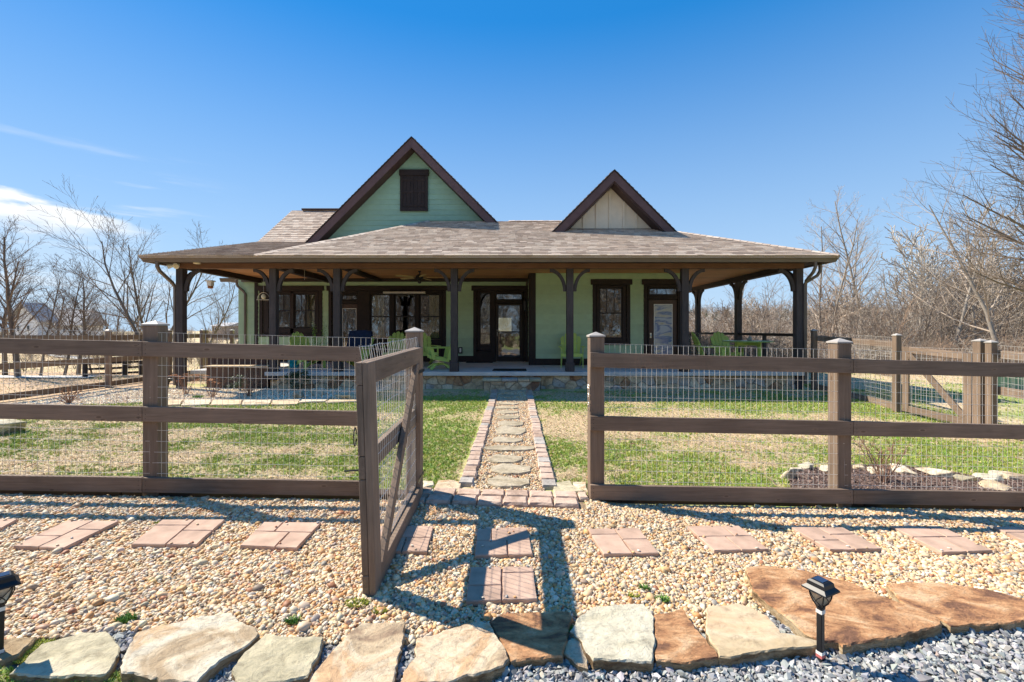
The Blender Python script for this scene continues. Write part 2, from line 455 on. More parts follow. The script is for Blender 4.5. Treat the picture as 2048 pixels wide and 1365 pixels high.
# scattered pieces: one object whose points carry the position, turn, size and colour of each stone or tuft
def scatter(name, pts, rots, scls, cols, idx, protos, kind='stuff'):
    n = len(pts)
    me = bpy.data.meshes.new(name); me.vertices.add(n)
    me.vertices.foreach_set('co', np.asarray(pts, np.float32).ravel())
    for an, ty, arr, key in (('irot', 'FLOAT_VECTOR', rots, 'vector'), ('iscl', 'FLOAT_VECTOR', scls, 'vector'), ('pcol', 'FLOAT_VECTOR', cols, 'vector')):
        a = me.attributes.new(an, ty, 'POINT'); a.data.foreach_set(key, np.asarray(arr, np.float32).ravel())
    a = me.attributes.new('iidx', 'INT', 'POINT'); a.data.foreach_set('value', np.asarray(idx, np.int32))
    o = bpy.data.objects.new(name, me); COL.objects.link(o); o['kind'] = kind
    ng = bpy.data.node_groups.new(name + '_nodes', 'GeometryNodeTree')
    ng.interface.new_socket('Geometry', in_out='INPUT', socket_type='NodeSocketGeometry')
    ng.interface.new_socket('Geometry', in_out='OUTPUT', socket_type='NodeSocketGeometry')
    nn, ll = ng.nodes, ng.links
    gi, go = nn.new('NodeGroupInput'), nn.new('NodeGroupOutput')
    m2p = nn.new('GeometryNodeMeshToPoints')
    ll.new(gi.outputs[0], m2p.inputs['Mesh'])
    g2i = nn.new('GeometryNodeGeometryToInstance')
    for p in reversed(protos):
        oi = nn.new('GeometryNodeObjectInfo'); oi.inputs['Object'].default_value = p
        ll.new(oi.outputs['Geometry'], g2i.inputs[0])
    def na(nm, ty):
        q = nn.new('GeometryNodeInputNamedAttribute'); q.data_type = ty; q.inputs['Name'].default_value = nm
        return q.outputs[0]
    st = nn.new('GeometryNodeStoreNamedAttribute'); st.data_type = 'FLOAT_COLOR'; st.domain = 'POINT'; st.inputs['Name'].default_value = 'icol'
    ll.new(m2p.outputs[0], st.inputs['Geometry']); ll.new(na('pcol', 'FLOAT_VECTOR'), st.inputs['Value'])
    ip = nn.new('GeometryNodeInstanceOnPoints')
    ll.new(st.outputs[0], ip.inputs['Points']); ll.new(g2i.outputs[0], ip.inputs['Instance'])
    ip.inputs['Pick Instance'].default_value = True
    ll.new(na('iidx', 'INT'), ip.inputs['Instance Index'])
    e2r = nn.new('FunctionNodeEulerToRotation'); ll.new(na('irot', 'FLOAT_VECTOR'), e2r.inputs[0])
    ll.new(e2r.outputs[0], ip.inputs['Rotation']); ll.new(na('iscl', 'FLOAT_VECTOR'), ip.inputs['Scale'])
    ll.new(ip.outputs[0], go.inputs[0])
    md = o.modifiers.new('scatter', 'NODES'); md.node_group = ng
    return o
def proto(name, mb, mat, smooth=True):
    me = bpy.data.meshes.new(name); me.from_pydata(mb.v, [], mb.f)
    if smooth: me.polygons.foreach_set('use_smooth', [True] * len(me.polygons))
    me.materials.append(mat); me.update()
    return bpy.data.objects.new(name, me)          # not linked: used only through the scatter
def in_poly(x, y, poly):
    r = np.zeros(len(x), bool); n = len(poly)
    for i in range(n):
        x1, y1 = poly[i][0], poly[i][1]; x2, y2 = poly[(i + 1) % n][0], poly[(i + 1) % n][1]
        if y1 == y2: continue
        c = ((y1 > y) != (y2 > y)) & (x < (x2 - x1) * (y - y1) / (y2 - y1) + x1)
        r ^= c
    return r
def gz(x, y): return np.array([ground(a, b) for a, b in zip(x, y)])
def jgrid(x0, x1, y0, y1, s, rs):
    nx, ny = int((x1 - x0) / s), int((y1 - y0) / s)
    X, Y = np.meshgrid(np.arange(nx), np.arange(ny))
    X = x0 + (X + .5 * (Y % 2)) * s; Y = y0 + Y * s
    X = X.ravel() + rs.uniform(-.42, .42, X.size) * s; Y = Y.ravel() + rs.uniform(-.42, .42, Y.size) * s
    return X, Y
def ico(sub, jit=0.0, sq=1.0, seed=0):
    bm = bmesh.new(); bmesh.ops.create_icosphere(bm, subdivisions=sub, radius=1)
    rs = random.Random(seed)
    ax = Vector((rs.random() - .5, rs.random() - .5, rs.random() - .5)) * jit
    mb = MB()
    for v in bm.verts:
        q = v.co * (1 + rs.uniform(-jit, jit) * .5 + ax.dot(v.co))
        mb.v.append((q.x, q.y, q.z * sq))
    mb.f = [tuple(v.index for v in f.verts) for f in bm.faces]
    bm.free(); return mb
def angular(seed, n=11):                               # crushed stone: hull of a few random points
    rs = random.Random(seed); bm = bmesh.new()
    for _ in range(n):
        v = Vector((rs.gauss(0, 1), rs.gauss(0, 1), rs.gauss(0, 1))).normalized() * rs.uniform(.8, 1.1)
        bm.verts.new((v.x, v.y * .8, v.z * .65))
    r = bmesh.ops.convex_hull(bm, input=bm.verts[:])
    bm.verts.ensure_lookup_table(); bm.verts.index_update()
    mb = MB(); mb.v = [tuple(v.co) for v in bm.verts]; mb.f = [tuple(v.index for v in f.verts) for f in bm.faces]
    bm.free(); return mb
# ---------------------------------------------------------------- ground
def axis(vals):
    out = []
    for a, b, st in vals: out += list(np.arange(a, b, st))
    return np.array(out + [vals[-1][1]])
gx = axis([(-900, -200, 50), (-200, -60, 10), (-60, -16, 2), (-16, 16, .25), (16, 60, 2), (60, 200, 8), (200, 900, 40)])
gy = axis([(-200, -40, 20), (-40, 0, 3), (0, 20, .25), (20, 60, 1.5), (60, 340, 8), (340, 1400, 60)])
GX, GY = np.meshgrid(gx, gy)
GZ = np.array([ground(a, b) for a, b in zip(GX.ravel(), GY.ravel())])
def green_mask(x, y):                                  # 1 where the lawn is green, 0 where it is straw
    m = .62 * fbm(x, y, .8) + .45 * fbm(np.asarray(x) + 31, y, 2.1) + .30 * fbm(np.asarray(x) + 11, y, 6.5)
    x = np.asarray(x, float); y = np.asarray(y, float)
    bias = .085 + .12 * np.exp(-((x + 1.6) / 1.4) ** 2) * (y < 11) + .16 * np.exp(-((y - 9.6) / .6) ** 2) * (abs(x) < 9)
    bias = bias + .08 * np.exp(-((x - 2.2) / 1.5) ** 2 - ((y - 5.2) / 1.0) ** 2) - .20 * np.exp(-((x - 1.0) / .8) ** 2 - ((y - 7.3) / 1.2) ** 2)
    bias = np.where((y > 13) | (x < -9.5), bias - .18, bias)
    return np.clip((m + bias - .67) / .20, 0, 1)
gm = green_mask(GX.ravel(), GY.ravel())
straw = np.array([.56, .43, .26]); grn = np.array([.28, .33, .09]); leaf = np.array([.46, .31, .19])
gcol = straw[None] * (1 - gm[:, None]) + grn[None] * gm[:, None]
lf = np.clip(((GX.ravel() < -9.8) & (GY.ravel() < 17)) * 1.0, 0, 1) * .8
lf = np.maximum(lf, np.array([sst(b, 15.5, 18) * sst(a, 2, 7) for a, b in zip(GX.ravel(), GY.ravel())]))
gcol = gcol * (1 - lf[:, None]) + leaf[None] * lf[:, None]
hill = np.array([sst(b, 90, 180) * sst(a + .3 * b, 0, 40) for a, b in zip(GX.ravel(), GY.ravel())])
gcol = gcol * (1 - hill[:, None]) + np.array([.17, .15, .09])[None] * hill[:, None]
me = bpy.data.meshes.new('ground')
nx_, ny_ = len(gx), len(gy)
vs = np.stack([GX.ravel(), GY.ravel(), GZ], 1)
me.from_pydata(vs.tolist(), [], [(j * nx_ + i, j * nx_ + i + 1, (j + 1) * nx_ + i + 1, (j + 1) * nx_ + i) for j in range(ny_ - 1) for i in range(nx_ - 1)])
at = me.attributes.new('col', 'FLOAT_COLOR', 'POINT')
arr = np.ones((len(vs), 4), np.float32); arr[:, :3] = gcol; at.data.foreach_set('color', arr.ravel())
me.polygons.foreach_set('use_smooth', [True] * len(me.polygons))
M_ground = attr_mat('lawn_soil', 'col', .95, .38, 26, bs=.5, bd=.02)
nt = M_ground.node_tree
me.materials.append(M_ground)
go_ = bpy.data.objects.new('ground', me); COL.objects.link(go_); go_['kind'] = 'structure'

def sheet(name, poly, mat, dz, step=.25):              # a sheet that follows the ground inside a polygon
    poly = [(p[0], p[1]) for p in poly]
    bm = bmesh.new()
    bm.faces.new([bm.verts.new((p[0], p[1], 0)) for p in poly])
    xs = [p[0] for p in poly]; ys = [p[1] for p in poly]
    for lo, hi, nrm in ((min(xs), max(xs), (1, 0, 0)), (min(ys), max(ys), (0, 1, 0))):
        k = max(1, int((hi - lo) / step)); k = min(k, 60)
        for i in range(1, k):
            c = lo + (hi - lo) * i / k
            bmesh.ops.bisect_plane(bm, geom=bm.verts[:] + bm.edges[:] + bm.faces[:], plane_co=Vector(nrm) * c, plane_no=nrm)
    for v in bm.verts: v.co.z = ground(v.co.x, v.co.y) + dz
    me = bpy.data.meshes.new(name); bm.to_mesh(me); bm.free(); me.materials.append(mat)
    o = bpy.data.objects.new(name, me); COL.objects.link(o); o['kind'] = 'structure'
    return o
def dirt(name, c0, c1, ns):
    m, nt, b = new_mat(name); v = coords(nt, (1, 1, 1), False)
    n1 = noise(nt, v, ns, 8, .7)
    nt.links.new(ramp(nt, n1, [(.35, c0), (.65, c1)]), b.inputs['Base Color']); b.inputs['Roughness'].default_value = .95
    bump(nt, b, n1, .8, .02); return m
M_peaground = dirt('pea_gravel_base', (.16, .11, .07), (.42, .31, .19), 60)
M_crushground = dirt('crushed_stone_base', (.10, .10, .10), (.30, .30, .30), 55)
M_mulch = dirt('wood_mulch', (.06, .038, .03), (.20, .13, .105), 45)
M_bed = dirt('garden_bed_gravel', (.44, .34, .23), (.80, .68, .50), 45)
M_soil = dirt('dark_soil', (.04, .03, .02), (.12, .09, .06), 30)

YF = lambda x: 4.31 + .0265 * x                        # where the front fence stands
edge_px = [(-420, 1300), (0, 1290), (300, 1262), (560, 1290), (760, 1290), (900, 1290), (1060, 1250), (1200, 1270), (1380, 1270), (1500, 1250), (1560, 1200), (1700, 1205), (1900, 1190), (2048, 1215), (2500, 1245)]
edge = [P(*p) for p in edge_px]
pea_poly = [(-9, edge[0].y)] + [(p.x, p.y) for p in edge] + [(9, edge[-1].y + .12), (9, YF(9)), (-9, YF(-9))]
sheet('pea_gravel_ground', pea_poly, M_peaground, .004)
drive_poly = [(p[0], p[1] + .05) for p in pea_poly[:-2]] + [(9, -6), (-9, -6)]
sheet('driveway_ground', drive_poly, M_crushground, .002, .4)
path_poly = [(-.44, 4.46), (.30, 4.46), (.28, 11.6), (-.44, 11.6)]
sheet('path_ground', path_poly, M_peaground, .004)

rs = np.random.RandomState(11)
PV = [[P(*q) for q in pts] for pts in (
    [(-62, 1048), (35, 1048), (-62, 1104), (-175, 1104)],
    [(136.7, 1050.6), (237.5, 1052.3), (128, 1107), (27, 1103.5)],
    [(324.7, 1049.5), (449.4, 1048.9), (393, 1100.4), (263, 1099.4)],
    [(528, 1054), (642.5, 1055), (593, 1107), (480, 1102)],
    [(757, 1062), (867, 1062), (854, 1114), (735, 1113)],
    [(955, 1068), (1054, 1065), (1065.5, 1119), (950, 1122)],
    [(941.4, 1146), (1066, 1144.5), (1074.7, 1211), (932, 1215.6)],
    [(1175.6, 1067.7), (1276.4, 1065.3), (1317.4, 1117), (1208, 1119)],
    [(1374.9, 1062), (1477, 1061), (1537, 1109), (1428, 1111.6)],
    [(1583, 1064), (1683.5, 1063), (1763, 1108), (1659.8, 1109.7)],
    [(1782, 1061.5), (1880.7, 1061.5), (1986, 1111.6), (1884, 1115)],
    [(1986, 1063), (2085, 1063), (2200, 1112), (2098, 1114)])]

PEB = [(.60, .45, .28), (.68, .57, .41), (.74, .68, .56), (.56, .32, .14), (.64, .40, .20), (.46, .34, .24), (.36, .34, .32), (.56, .49, .39), (.40, .19, .11), (.70, .60, .45), (.66, .48, .29), (.27, .22, .18)]
PW = np.array([14, 16, 14, 7, 12, 8, 6, 10, 3, 12, 12, 3], float); PW /= PW.sum()
pebs = [proto('pebble', ico(2, .22, .62, k), M_pebble) for k in range(5)]
def pebbles(name, poly, x0, x1, y0, y1, sp, half, excl=(), rs=rs, tint=None, palette=PEB, w=PW, protos=pebs, zoff=.004, hfl=(.62, .85)):
    X, Y = jgrid(x0, x1, y0, y1, sp, rs)
    k = in_poly(X, Y, poly)
    k &= np.abs(X) < 1.28 * Y + 1.6
    for e in excl: k &= ~in_poly(X, Y, e)
    X, Y = X[k], Y[k]; n = len(X)
    s = half * np.exp(rs.normal(0, .32, n))
    big = rs.rand(n) < .03; s[big] *= 1.5
    pts = np.stack([X, Y, gz(X, Y) + zoff + s * .25 + rs.uniform(-.003, .006, n)], 1)
    rots = np.stack([rs.normal(0, .35, n), rs.normal(0, .35, n), rs.uniform(0, 6.28, n)], 1)
    scl = np.stack([s, s * rs.uniform(hfl[0], hfl[1], n), s * rs.uniform(.45, .7, n) / .62], 1)
    ci = rs.choice(len(palette), n, p=w)
    c = np.array(palette)[ci] * rs.uniform(.8, 1.12, (n, 1)) * (1 + rs.normal(0, .03, (n, 3)))
    c = c * (.80 + .40 * fbm(X, Y, 1.7))[:, None] * (np.array([.98, .915, .82]) if palette is PEB else 1.0)
    if tint is not None: c = c * np.asarray(tint)
    return scatter(name, pts, rots, scl, np.clip(c, 0, .9), rs.randint(0, len(protos), n), protos)
pea_in = [(p[0], p[1]) for p in pea_poly]
pv2 = [[(q.x, q.y) for q in p] for p in PV]
pea_ex = pv2 + [[(-.86, 4.10), (.66, 4.10), (.66, 4.6), (-.86, 4.6)]]
pebbles('pea_gravel', pea_in, -6.3, 6.3, 2.2, 4.6, .0150, .0114, pea_ex)
pebbles('path_gravel', path_poly, -.45, .32, 4.46, 11.5, .017, .0105)
# crushed grey stone of the drive
CR = [(.28, .285, .285), (.37, .37, .36), (.18, .18, .185), (.48, .47, .44), (.31, .31, .30), (.40, .34, .27)]
crs = [proto('crushed_stone', angular(k), M_crush, False) for k in range(6)]
cp = [(p[0], p[1] - .03) for p in pea_poly[1:-2]]
left_cut = P(100, 1340).x
cpoly = [q for q in cp if q[0] > left_cut] ; cpoly = [(left_cut, cpoly[0][1] + .02)] + cpoly + [(6, 1.05), (left_cut, 1.05)]
pebbles('crushed_stone_gravel', cpoly, left_cut, 5.5, 1.1, 2.75, .0175, .0155, [[tuple(P(*q)[:2]) for q in ((-60, 1420), (-60, 1334), (100, 1340), (330, 1346), (400, 1420))]], rs, None, CR, np.array([.26, .24, .15, .14, .16, .05]), crs, .004, (.7, 1.0))

# ---- garden beds
bedL = [(-13, 8.6), (-10.6, 8.6), P(300, 806), P(350, 808), P(520, 806), P(700, 802), P(712, 790), (-3.2, 11.95), (-6.6, 11.95), (-10.8, 12.2), (-10.8, 15.5), (-13, 15)]
bedL = [(p[0], p[1]) for p in bedL]
sheet('garden_bed_ground', bedL[1:-2] + [(-10.7, 12.2)], M_bed, .006)
BD = [(.86, .72, .52), (.88, .80, .64), (.70, .52, .35), (.80, .70, .55), (.48, .34, .23)]
pebbles('garden_bed_gravel', bedL[1:-2] + [(-10.7, 12.2)], -10.7, -3, 8.6, 12.2, .030, .018, (), rs, None, BD, np.array([.3, .25, .2, .15, .1]), crs, 0, (.4, .8))
bedR_px = [(1585, 1005), (1578, 960), (1600, 942), (1680, 934), (1760, 934), (1850, 938), (1950, 955), (2048, 965), (2300, 985), (2300, 1040)]
bedR = [P(*p) for p in bedR_px]; bedR = [(p.x, max(p.y, YF(p.x) + .02)) for p in bedR]
sheet('mulch_bed_ground', bedR, M_mulch, .006)
mch = []
for k in range(4):
    mb = MB(); mb.hexa([(-1, -.22, 0), (1, -.16, 0), (1, .18, 0), (-1, .2, 0), (-.9, -.2, .12), (.92, -.14, .16), (.9, .14, .1), (-.95, .16, .12)]); mch.append(proto('mulch_chip', mb, M_crush, False))
MU = [(.13, .085, .07), (.22, .15, .125), (.09, .06, .05), (.32, .24, .2)]
def chips(name, poly, x0, x1, y0, y1, sp, half, pal, w):
    X, Y = jgrid(x0, x1, y0, y1, sp, rs); k = in_poly(X, Y, poly); X, Y = X[k], Y[k]; n = len(X)
    s = half * np.exp(rs.normal(0, .3, n))
    c = np.array(pal)[rs.choice(len(pal), n, p=w)] * rs.uniform(.8, 1.2, (n, 1))
    scatter(name, np.stack([X, Y, gz(X, Y) + .012 + rs.uniform(0, .012, n)], 1), np.stack([rs.normal(0, .3, n), rs.normal(0, .3, n), rs.uniform(0, 6.3, n)], 1), np.stack([s, s, s], 1), c, rs.randint(0, 4, n), mch)
chips('mulch_chips', bedR, 2.2, 6.4, 4.3, 5.8, .02, .02, MU, [.4, .35, .15, .1])
strip = [(-6, YF(-6) - .02), (6, YF(6) - .02), (6, YF(6) + .12), (-6, YF(-6) + .12)]
# fallen leaves along the fence and on the lawn
chips('fallen_leaves', [(-9, 4.5), (9, 4.5), (9, 11.5), (-9, 11.5)], -9, 9, 4.5, 11.5, .21, .022, [(.36, .20, .10), (.46, .32, .20), (.25, .13, .07)], [.4, .4, .2])
chips('leaf_scraps_on_gravel', [(-5, 3.6), (5, 3.6), (5, 4.3), (-5, 4.2)], -5, 5, 3.6, 4.3, .14, .016, [(.30, .12, .06), (.34, .18, .10)], [.5, .5])

# ---- grass
def tuft(seed, nb=12, h=1.0, lean=.5, w=.07):
    r = random.Random(seed); mb = MB()
    for _ in range(nb):
        a = r.uniform(0, 6.283); d = r.uniform(0, .45); bx, by = d * math.cos(a), d * math.sin(a)
        a2 = r.uniform(0, 6.283); L = h * r.uniform(.5, 1.1); ln = L * r.uniform(.1, lean) 
        dx, dy = math.cos(a2), math.sin(a2); px, py = -dy * w, dx * w
        m1 = (bx + dx * ln * .4, by + dy * ln * .4, L * .6); tp = (bx + dx * ln * 1.3, by + dy * ln * 1.3, L)
        mb.add([(bx - px, by - py, 0), (bx + px, by + py, 0), (m1[0] + px * .8, m1[1] + py * .8, m1[2]), (m1[0] - px * .8, m1[1] - py * .8, m1[2]), tp], [(0, 1, 2, 3), (3, 2, 4)])
    return mb
tg = [proto('grass_tuft', tuft(k), M_grass, False) for k in range(4)]
ts = [proto('straw_tuft', tuft(20 + k, 10, .75, 2.2, .06), M_grass, False) for k in range(4)]
def grass(name, poly, x0, x1, y0, y1, sp, h, excl=(), force=None, dens=1.0):
    X, Y = jgrid(x0, x1, y0, y1, sp, rs)
    k = in_poly(X, Y, poly) & (np.abs(X) < 1.25 * Y + 1.0)
    for e in excl: k &= ~in_poly(X, Y, e)
    X, Y = X[k], Y[k]; n = len(X)
    g = green_mask(X, Y) if force is None else np.full(n, force)
    g = np.clip(g + rs.normal(0, .12, n), 0, 1)
    isg = rs.rand(n) < g * .75 + .07
    hh = np.where(isg, h * rs.uniform(.6, 1.3, n) * (.55 + .6 * g), h * rs.uniform(.5, .9, n))
    gc = np.array([.33, .43, .085]) * rs.uniform(.6, 1.25, (n, 1)) * np.stack([rs.uniform(.75, 1.35, n), np.ones(n), rs.uniform(.7, 1.2, n)], 1)
    sc = np.array([.68, .53, .33]) * rs.uniform(.6, 1.15, (n, 1))
    c = np.where(isg[:, None], gc, sc)
    wd = .036 * rs.uniform(.7, 1.3, n)
    scatter(name, np.stack([X, Y, gz(X, Y)], 1), np.stack([rs.normal(0, .12, n), rs.normal(0, .12, n), rs.uniform(0, 6.3, n)], 1),
            np.stack([wd, wd, hh], 1), c, np.where(isg, rs.randint(0, 4, n), 4 + rs.randint(0, 4, n)), tg + ts)
lawn = [(-10.6, YF(-10.6) + .08), (9, YF(9) + .08), (9, 15), (7.75, 11.75), (.8, 11.45), (-3.1, 11.5), (-10.6, 11.5)]
lex = [bedL[1:-2] + [(-10.7, 12.2)], bedR, [(-.62, 4), (.45, 4), (.45, 11.7), (-.62, 11.7)]]
grass('lawn_grass_near', lawn, -9, 9, 4.3, 7.2, .032, .030, lex)
grass('lawn_grass_far', lawn, -10.6, 10, 7.2, 13, .045, .034, lex)
yardR = [(7.9, 5), (22, 5), (24, 17), (7.9, 17)]
grass('side_yard_grass', yardR, 7.9, 24, 5, 17, .10, .05)
yardL = [(-11, 8), (-34, 8), (-34, 30), (-11, 22)]
grass('field_grass', yardL, -34, -11, 8, 30, .16, .06)
# moss and weeds at the foot of the flagstones
mossp = [P(-60, 1420), P(-60, 1340), P(100, 1346), P(330, 1350), P(400, 1420)]; mossp = [(p.x, p.y) for p in mossp]
grass('verge_grass', mossp, -2.7, -1.3, 1.8, 2.3, .016, .022, (), .95)
def weed(px, py, r_, n, col, lab, h=.022, name='weed_tuft', grp=None):
    c = P(px, py); mb = MB()
    rr = random.Random(int(px))
    for _ in range(n):
        a = rr.uniform(0, 6.28); d = r_ * math.sqrt(rr.random()); x, y = c.x + d * math.cos(a), c.y + d * .6 * math.sin(a)
        z = ground(x, y) + .012; a2 = rr.uniform(0, 6.28); L = h * rr.uniform(.5, 1.3); w = .0035
        dx, dy = math.cos(a2), math.sin(a2)
        mb.add([(x - dy * w, y + dx * w, z), (x + dy * w, y - dx * w, z), (x + dx * L * .7 + dy * w * .6, y + dy * L * .7 - dx * w * .6, z + L * .8), (x + dx * L, y + dy * L, z + L)], [(0, 1, 2), (0, 2, 3)])
    o = build(name, mb, col, None); tag(o, lab, 'weed', grp); return o
M_weed = plain('weed_leaf', (.13, .26, .04), .6, .1, 9, .3)
M_moss = plain('yellow_moss', (.34, .36, .05), .8, .1, 30, .3)
weed(252, 1245, .05, 220, M_weed, 'small green weed tuft in pebbles above the grey-green flagstone')
weed(585, 1250, .035, 160, M_weed, 'small bright green weed in pebbles left of the golden flagstone')
weed(715, 1212, .07, 500, M_moss, 'yellow moss patch at foot of the open gate', .012, 'moss_patch')
weed(760, 1228, .04, 250, M_moss, 'small yellow moss patch just right of the gate foot', .012, 'moss_patch')
weed(1268, 1197, .035, 160, M_moss, 'yellow moss tuft in pebbles above the pale flagstone', .014, 'moss_patch')
weed(1290, 1184, .03, 130, M_weed, 'feathery green weed furthest up the pebbles above the pale flagstone')
weed(1325, 1206, .04, 170, M_weed, 'feathery green weed in pebbles above the dark rust flagstone')
weed(1143, 1270, .035, 220, M_weed, 'dark green weed growing beside the small wedge-shaped stone')
weed(1593, 1296, .022, 110, M_weed, 'tiny leafy weed in front of the sandstone slab')
weed(1660, 1294, .022, 90, M_weed, 'tiny leafy weed right of the lamp stake')
weed(1960, 1253, .06, 200, M_weed, 'low green weeds under edge of far right rust slab')
weed(64, 1310, .13, 1000, M_moss, 'long yellow moss strip between two left flagstones', .012, 'moss_patch')
weed(270, 1358, .05, 400, M_moss, 'yellow moss clump under the big cream flagstone', .014, 'moss_patch')
weed(318, 1050, .03, 120, M_moss, 'tiny yellow moss tuft behind third stepping paver', .012, 'moss_patch')
# roads far off on the left
def strip_px(name, pts, mat, dz):
    sheet(name, [P(*p) for p in pts], mat, dz, 1.0)
strip_px('driveway_upper', [(-500, 690), (0, 706), (110, 715), (220, 725), (215, 721), (140, 713.5), (60, 707.5), (0, 702), (-500, 686)][:4] + [(215, 721), (110, 710), (0, 701), (-500, 686)], M_road, .03)
strip_px('driveway_lower', [(-600, 757), (175, 757.5), (200, 753.5), (-600, 752)], M_road, .03)
# ---------------------------------------------------------------- flat stones
def rough_ring(poly, step, jit, rnd, closed_corner=.5):
    out = []; n = len(poly)
    for i in range(n):
        a = Vector(poly[i][:2]); b = Vector(poly[(i + 1) % n][:2]); L = (b - a).length
        k = max(1, int(L / step)); nr = Vector((-(b - a).y, (b - a).x)).normalized() if L > 0 else Vector((0, 0))
        off = 0
        for j in range(k):
            t = j / k
            off = off * .6 + rnd.uniform(-jit, jit)
            e = off if 0 < j else rnd.uniform(-jit, jit) * closed_corner
            out.append(a.lerp(b, t) + nr * e)
    return out
def slab(name, poly, top, thick, mat, parent=None, step=.03, jit=.004, edge=.006, rel=0.0, seed=0, rings=None, edge_mat=None, label=None, under=0.0, ledge=0.0):
    rnd = random.Random(seed)
    ring = rough_ring(poly, step, jit, rnd)
    c = sum(ring, Vector((0, 0))) / len(ring); n = len(ring)
    tz = top if callable(top) else (lambda x, y: top)
    if rings is None: rings = [1.0] if rel == 0 else [1, .93, .84, .73, .61, .48, .34, .2, .08]
    mb = MB(); vs = []
    sx, sy = seed * 3.1, seed * 1.7
    def rz(x, y):
        if rel == 0: return 0
        h = fbm(x + sx, y + sy, 6.0) - .5
        q = fbm(x + sx + 9, y * 1.6 + sy, 5.0)
        return rel * 1.2 * float(h) + ledge * (math.floor(q * 7) / 7 - .5 + .15 * (q * 7 % 1))
    for r in ring: vs.append((r.x + (r.x - c.x) * under, r.y + (r.y - c.y) * under, tz(r.x, r.y) - thick))
    for r in ring:
        vs.append((r.x + rnd.uniform(-edge, edge) * .5, r.y + rnd.uniform(-edge, edge) * .5, tz(r.x, r.y) - edge - abs(rnd.gauss(0, edge * .4)) + rz(r.x, r.y)))
    for s_ in rings:
        for r in ring:
            d = (c - r); L = d.length; q = r + d.normalized() * min(edge, L * .3)
            q = c + (q - c) * s_
            vs.append((q.x, q.y, tz(q.x, q.y) + rz(q.x, q.y)))
    fs = []
    for k in range(1 + len(rings)):
        for i in range(n):
            j = (i + 1) % n
            fs.append((k * n + i, k * n + j, (k + 1) * n + j, (k + 1) * n + i))
    fs.append(tuple((1 + len(rings)) * n + i for i in range(n)))
    mb.add(vs, fs)
    # make the winding consistent
    a = sum(ring[i].x * ring[(i + 1) % n].y - ring[(i + 1) % n].x * ring[i].y for i in range(n))
    if a < 0: mb.f = [tuple(reversed(f)) for f in mb.f]
    o = build(name, mb, mat, parent, label=label)
    if edge_mat:
        o.data.materials.append(edge_mat)
        for i in range(n): o.data.polygons[i].material_index = 1
    return o
gtop = lambda h: (lambda x, y: ground(x, y) + h)
PXF = lambda pts, dz=.05: [P(a, b, dz) for a, b in pts]
FL = [
 ([(-60, 1270), (14, 1277), (72, 1273), (38, 1309), (-60, 1345)], M_rkedge, .045, 'small brown stone mostly cut off by left picture edge, behind lamp', .002),
 ([(170, 1264), (212, 1262), (240, 1288), (232, 1322), (212, 1349), (113, 1353), (20, 1346), (51, 1316), (82, 1288)], M_rkgreen, .05, 'smooth grey-green flagstone beside the left lamp', .004),
 ([(273, 1266), (340, 1248), (403, 1230), (458, 1225), (512, 1257), (519, 1266), (496, 1290), (431, 1330), (393, 1368), (338, 1362), (244, 1343), (246, 1312), (260, 1288)], M_rkcream, .085, 'largest cream and tan flaky flagstone, left of the gate', .012),
 ([(530, 1268), (577, 1275), (648, 1274), (643, 1295), (615, 1352), (560, 1362), (478, 1368), (461, 1342), (488, 1305)], M_rkgreen, .06, 'grey-green flagstone with brown flaked corner next to big cream one', .012),
 ([(724, 1246), (811, 1243), (808, 1270), (796, 1329), (780, 1392), (600, 1392), (640, 1330), (690, 1276)], M_rkgold, .06, 'golden tan flagstone directly below the open gate', .006),
 ([(834, 1275), (880, 1262), (920, 1250), (948, 1242), (981, 1246), (988, 1262), (1008, 1290), (1018, 1316), (1008, 1330), (946, 1352), (885, 1366), (796, 1370), (806, 1342), (828, 1316)], M_rkgold, .085, 'golden brown flagstone with pinkish blotches, centre of the border', .014),
 ([(977, 1243), (1004, 1226), (1080, 1222), (1140, 1223), (1146, 1234), (1138, 1258), (1126, 1312), (1072, 1318), (1022, 1323), (1012, 1300), (996, 1272)], M_rkrust, .06, 'rust brown flagstone crossed by the gate shadow', .003),
 ([(1138, 1278), (1155, 1274), (1169, 1301), (1176, 1336), (1158, 1331), (1128, 1305)], M_rkgold, .04, 'small wedge-shaped brown stone between two larger flagstones', .003),
 ([(1155, 1235), (1186, 1213), (1288, 1206), (1302, 1220), (1308, 1234), (1308, 1308), (1304, 1324), (1186, 1319), (1172, 1302), (1158, 1274), (1140, 1258)], M_rkpale, .085, 'pale greenish white flagstone with a split ledge', .012),
 ([(1309, 1228), (1366, 1218), (1388, 1249), (1435, 1303), (1437, 1313), (1373, 1327), (1311, 1318), (1308, 1270)], M_rkrust, .07, 'dark rust flagstone between pale stone and sandstone slab', .003),
 ([(1413, 1213), (1475, 1206), (1504, 1216), (1534, 1232), (1562, 1266), (1640, 1283), (1640, 1290), (1572, 1297), (1480, 1312), (1440, 1312), (1413, 1264)], M_rksand, .085, 'smooth sand-coloured slab left of the lamp stake', .005),
 ([(1490, 1136), (1526, 1131), (1614, 1142), (1700, 1165), (1767, 1194), (1870, 1230), (1884, 1241), (1880, 1252), (1811, 1270), (1687, 1291), (1676, 1282), (1643, 1284), (1610, 1266), (1578, 1238), (1534, 1204), (1505, 1178)], M_rkrust, .09, 'largest rust-brown slab behind the lamp stake', .008),
 ([(1770, 1168), (1855, 1164), (1976, 1179), (2048, 1199), (2140, 1220), (2140, 1246), (2048, 1242), (1900, 1252), (1884, 1240), (1812, 1212)], M_rkrust, .075, 'rust-brown streaked slab at the right picture edge', .006),
]
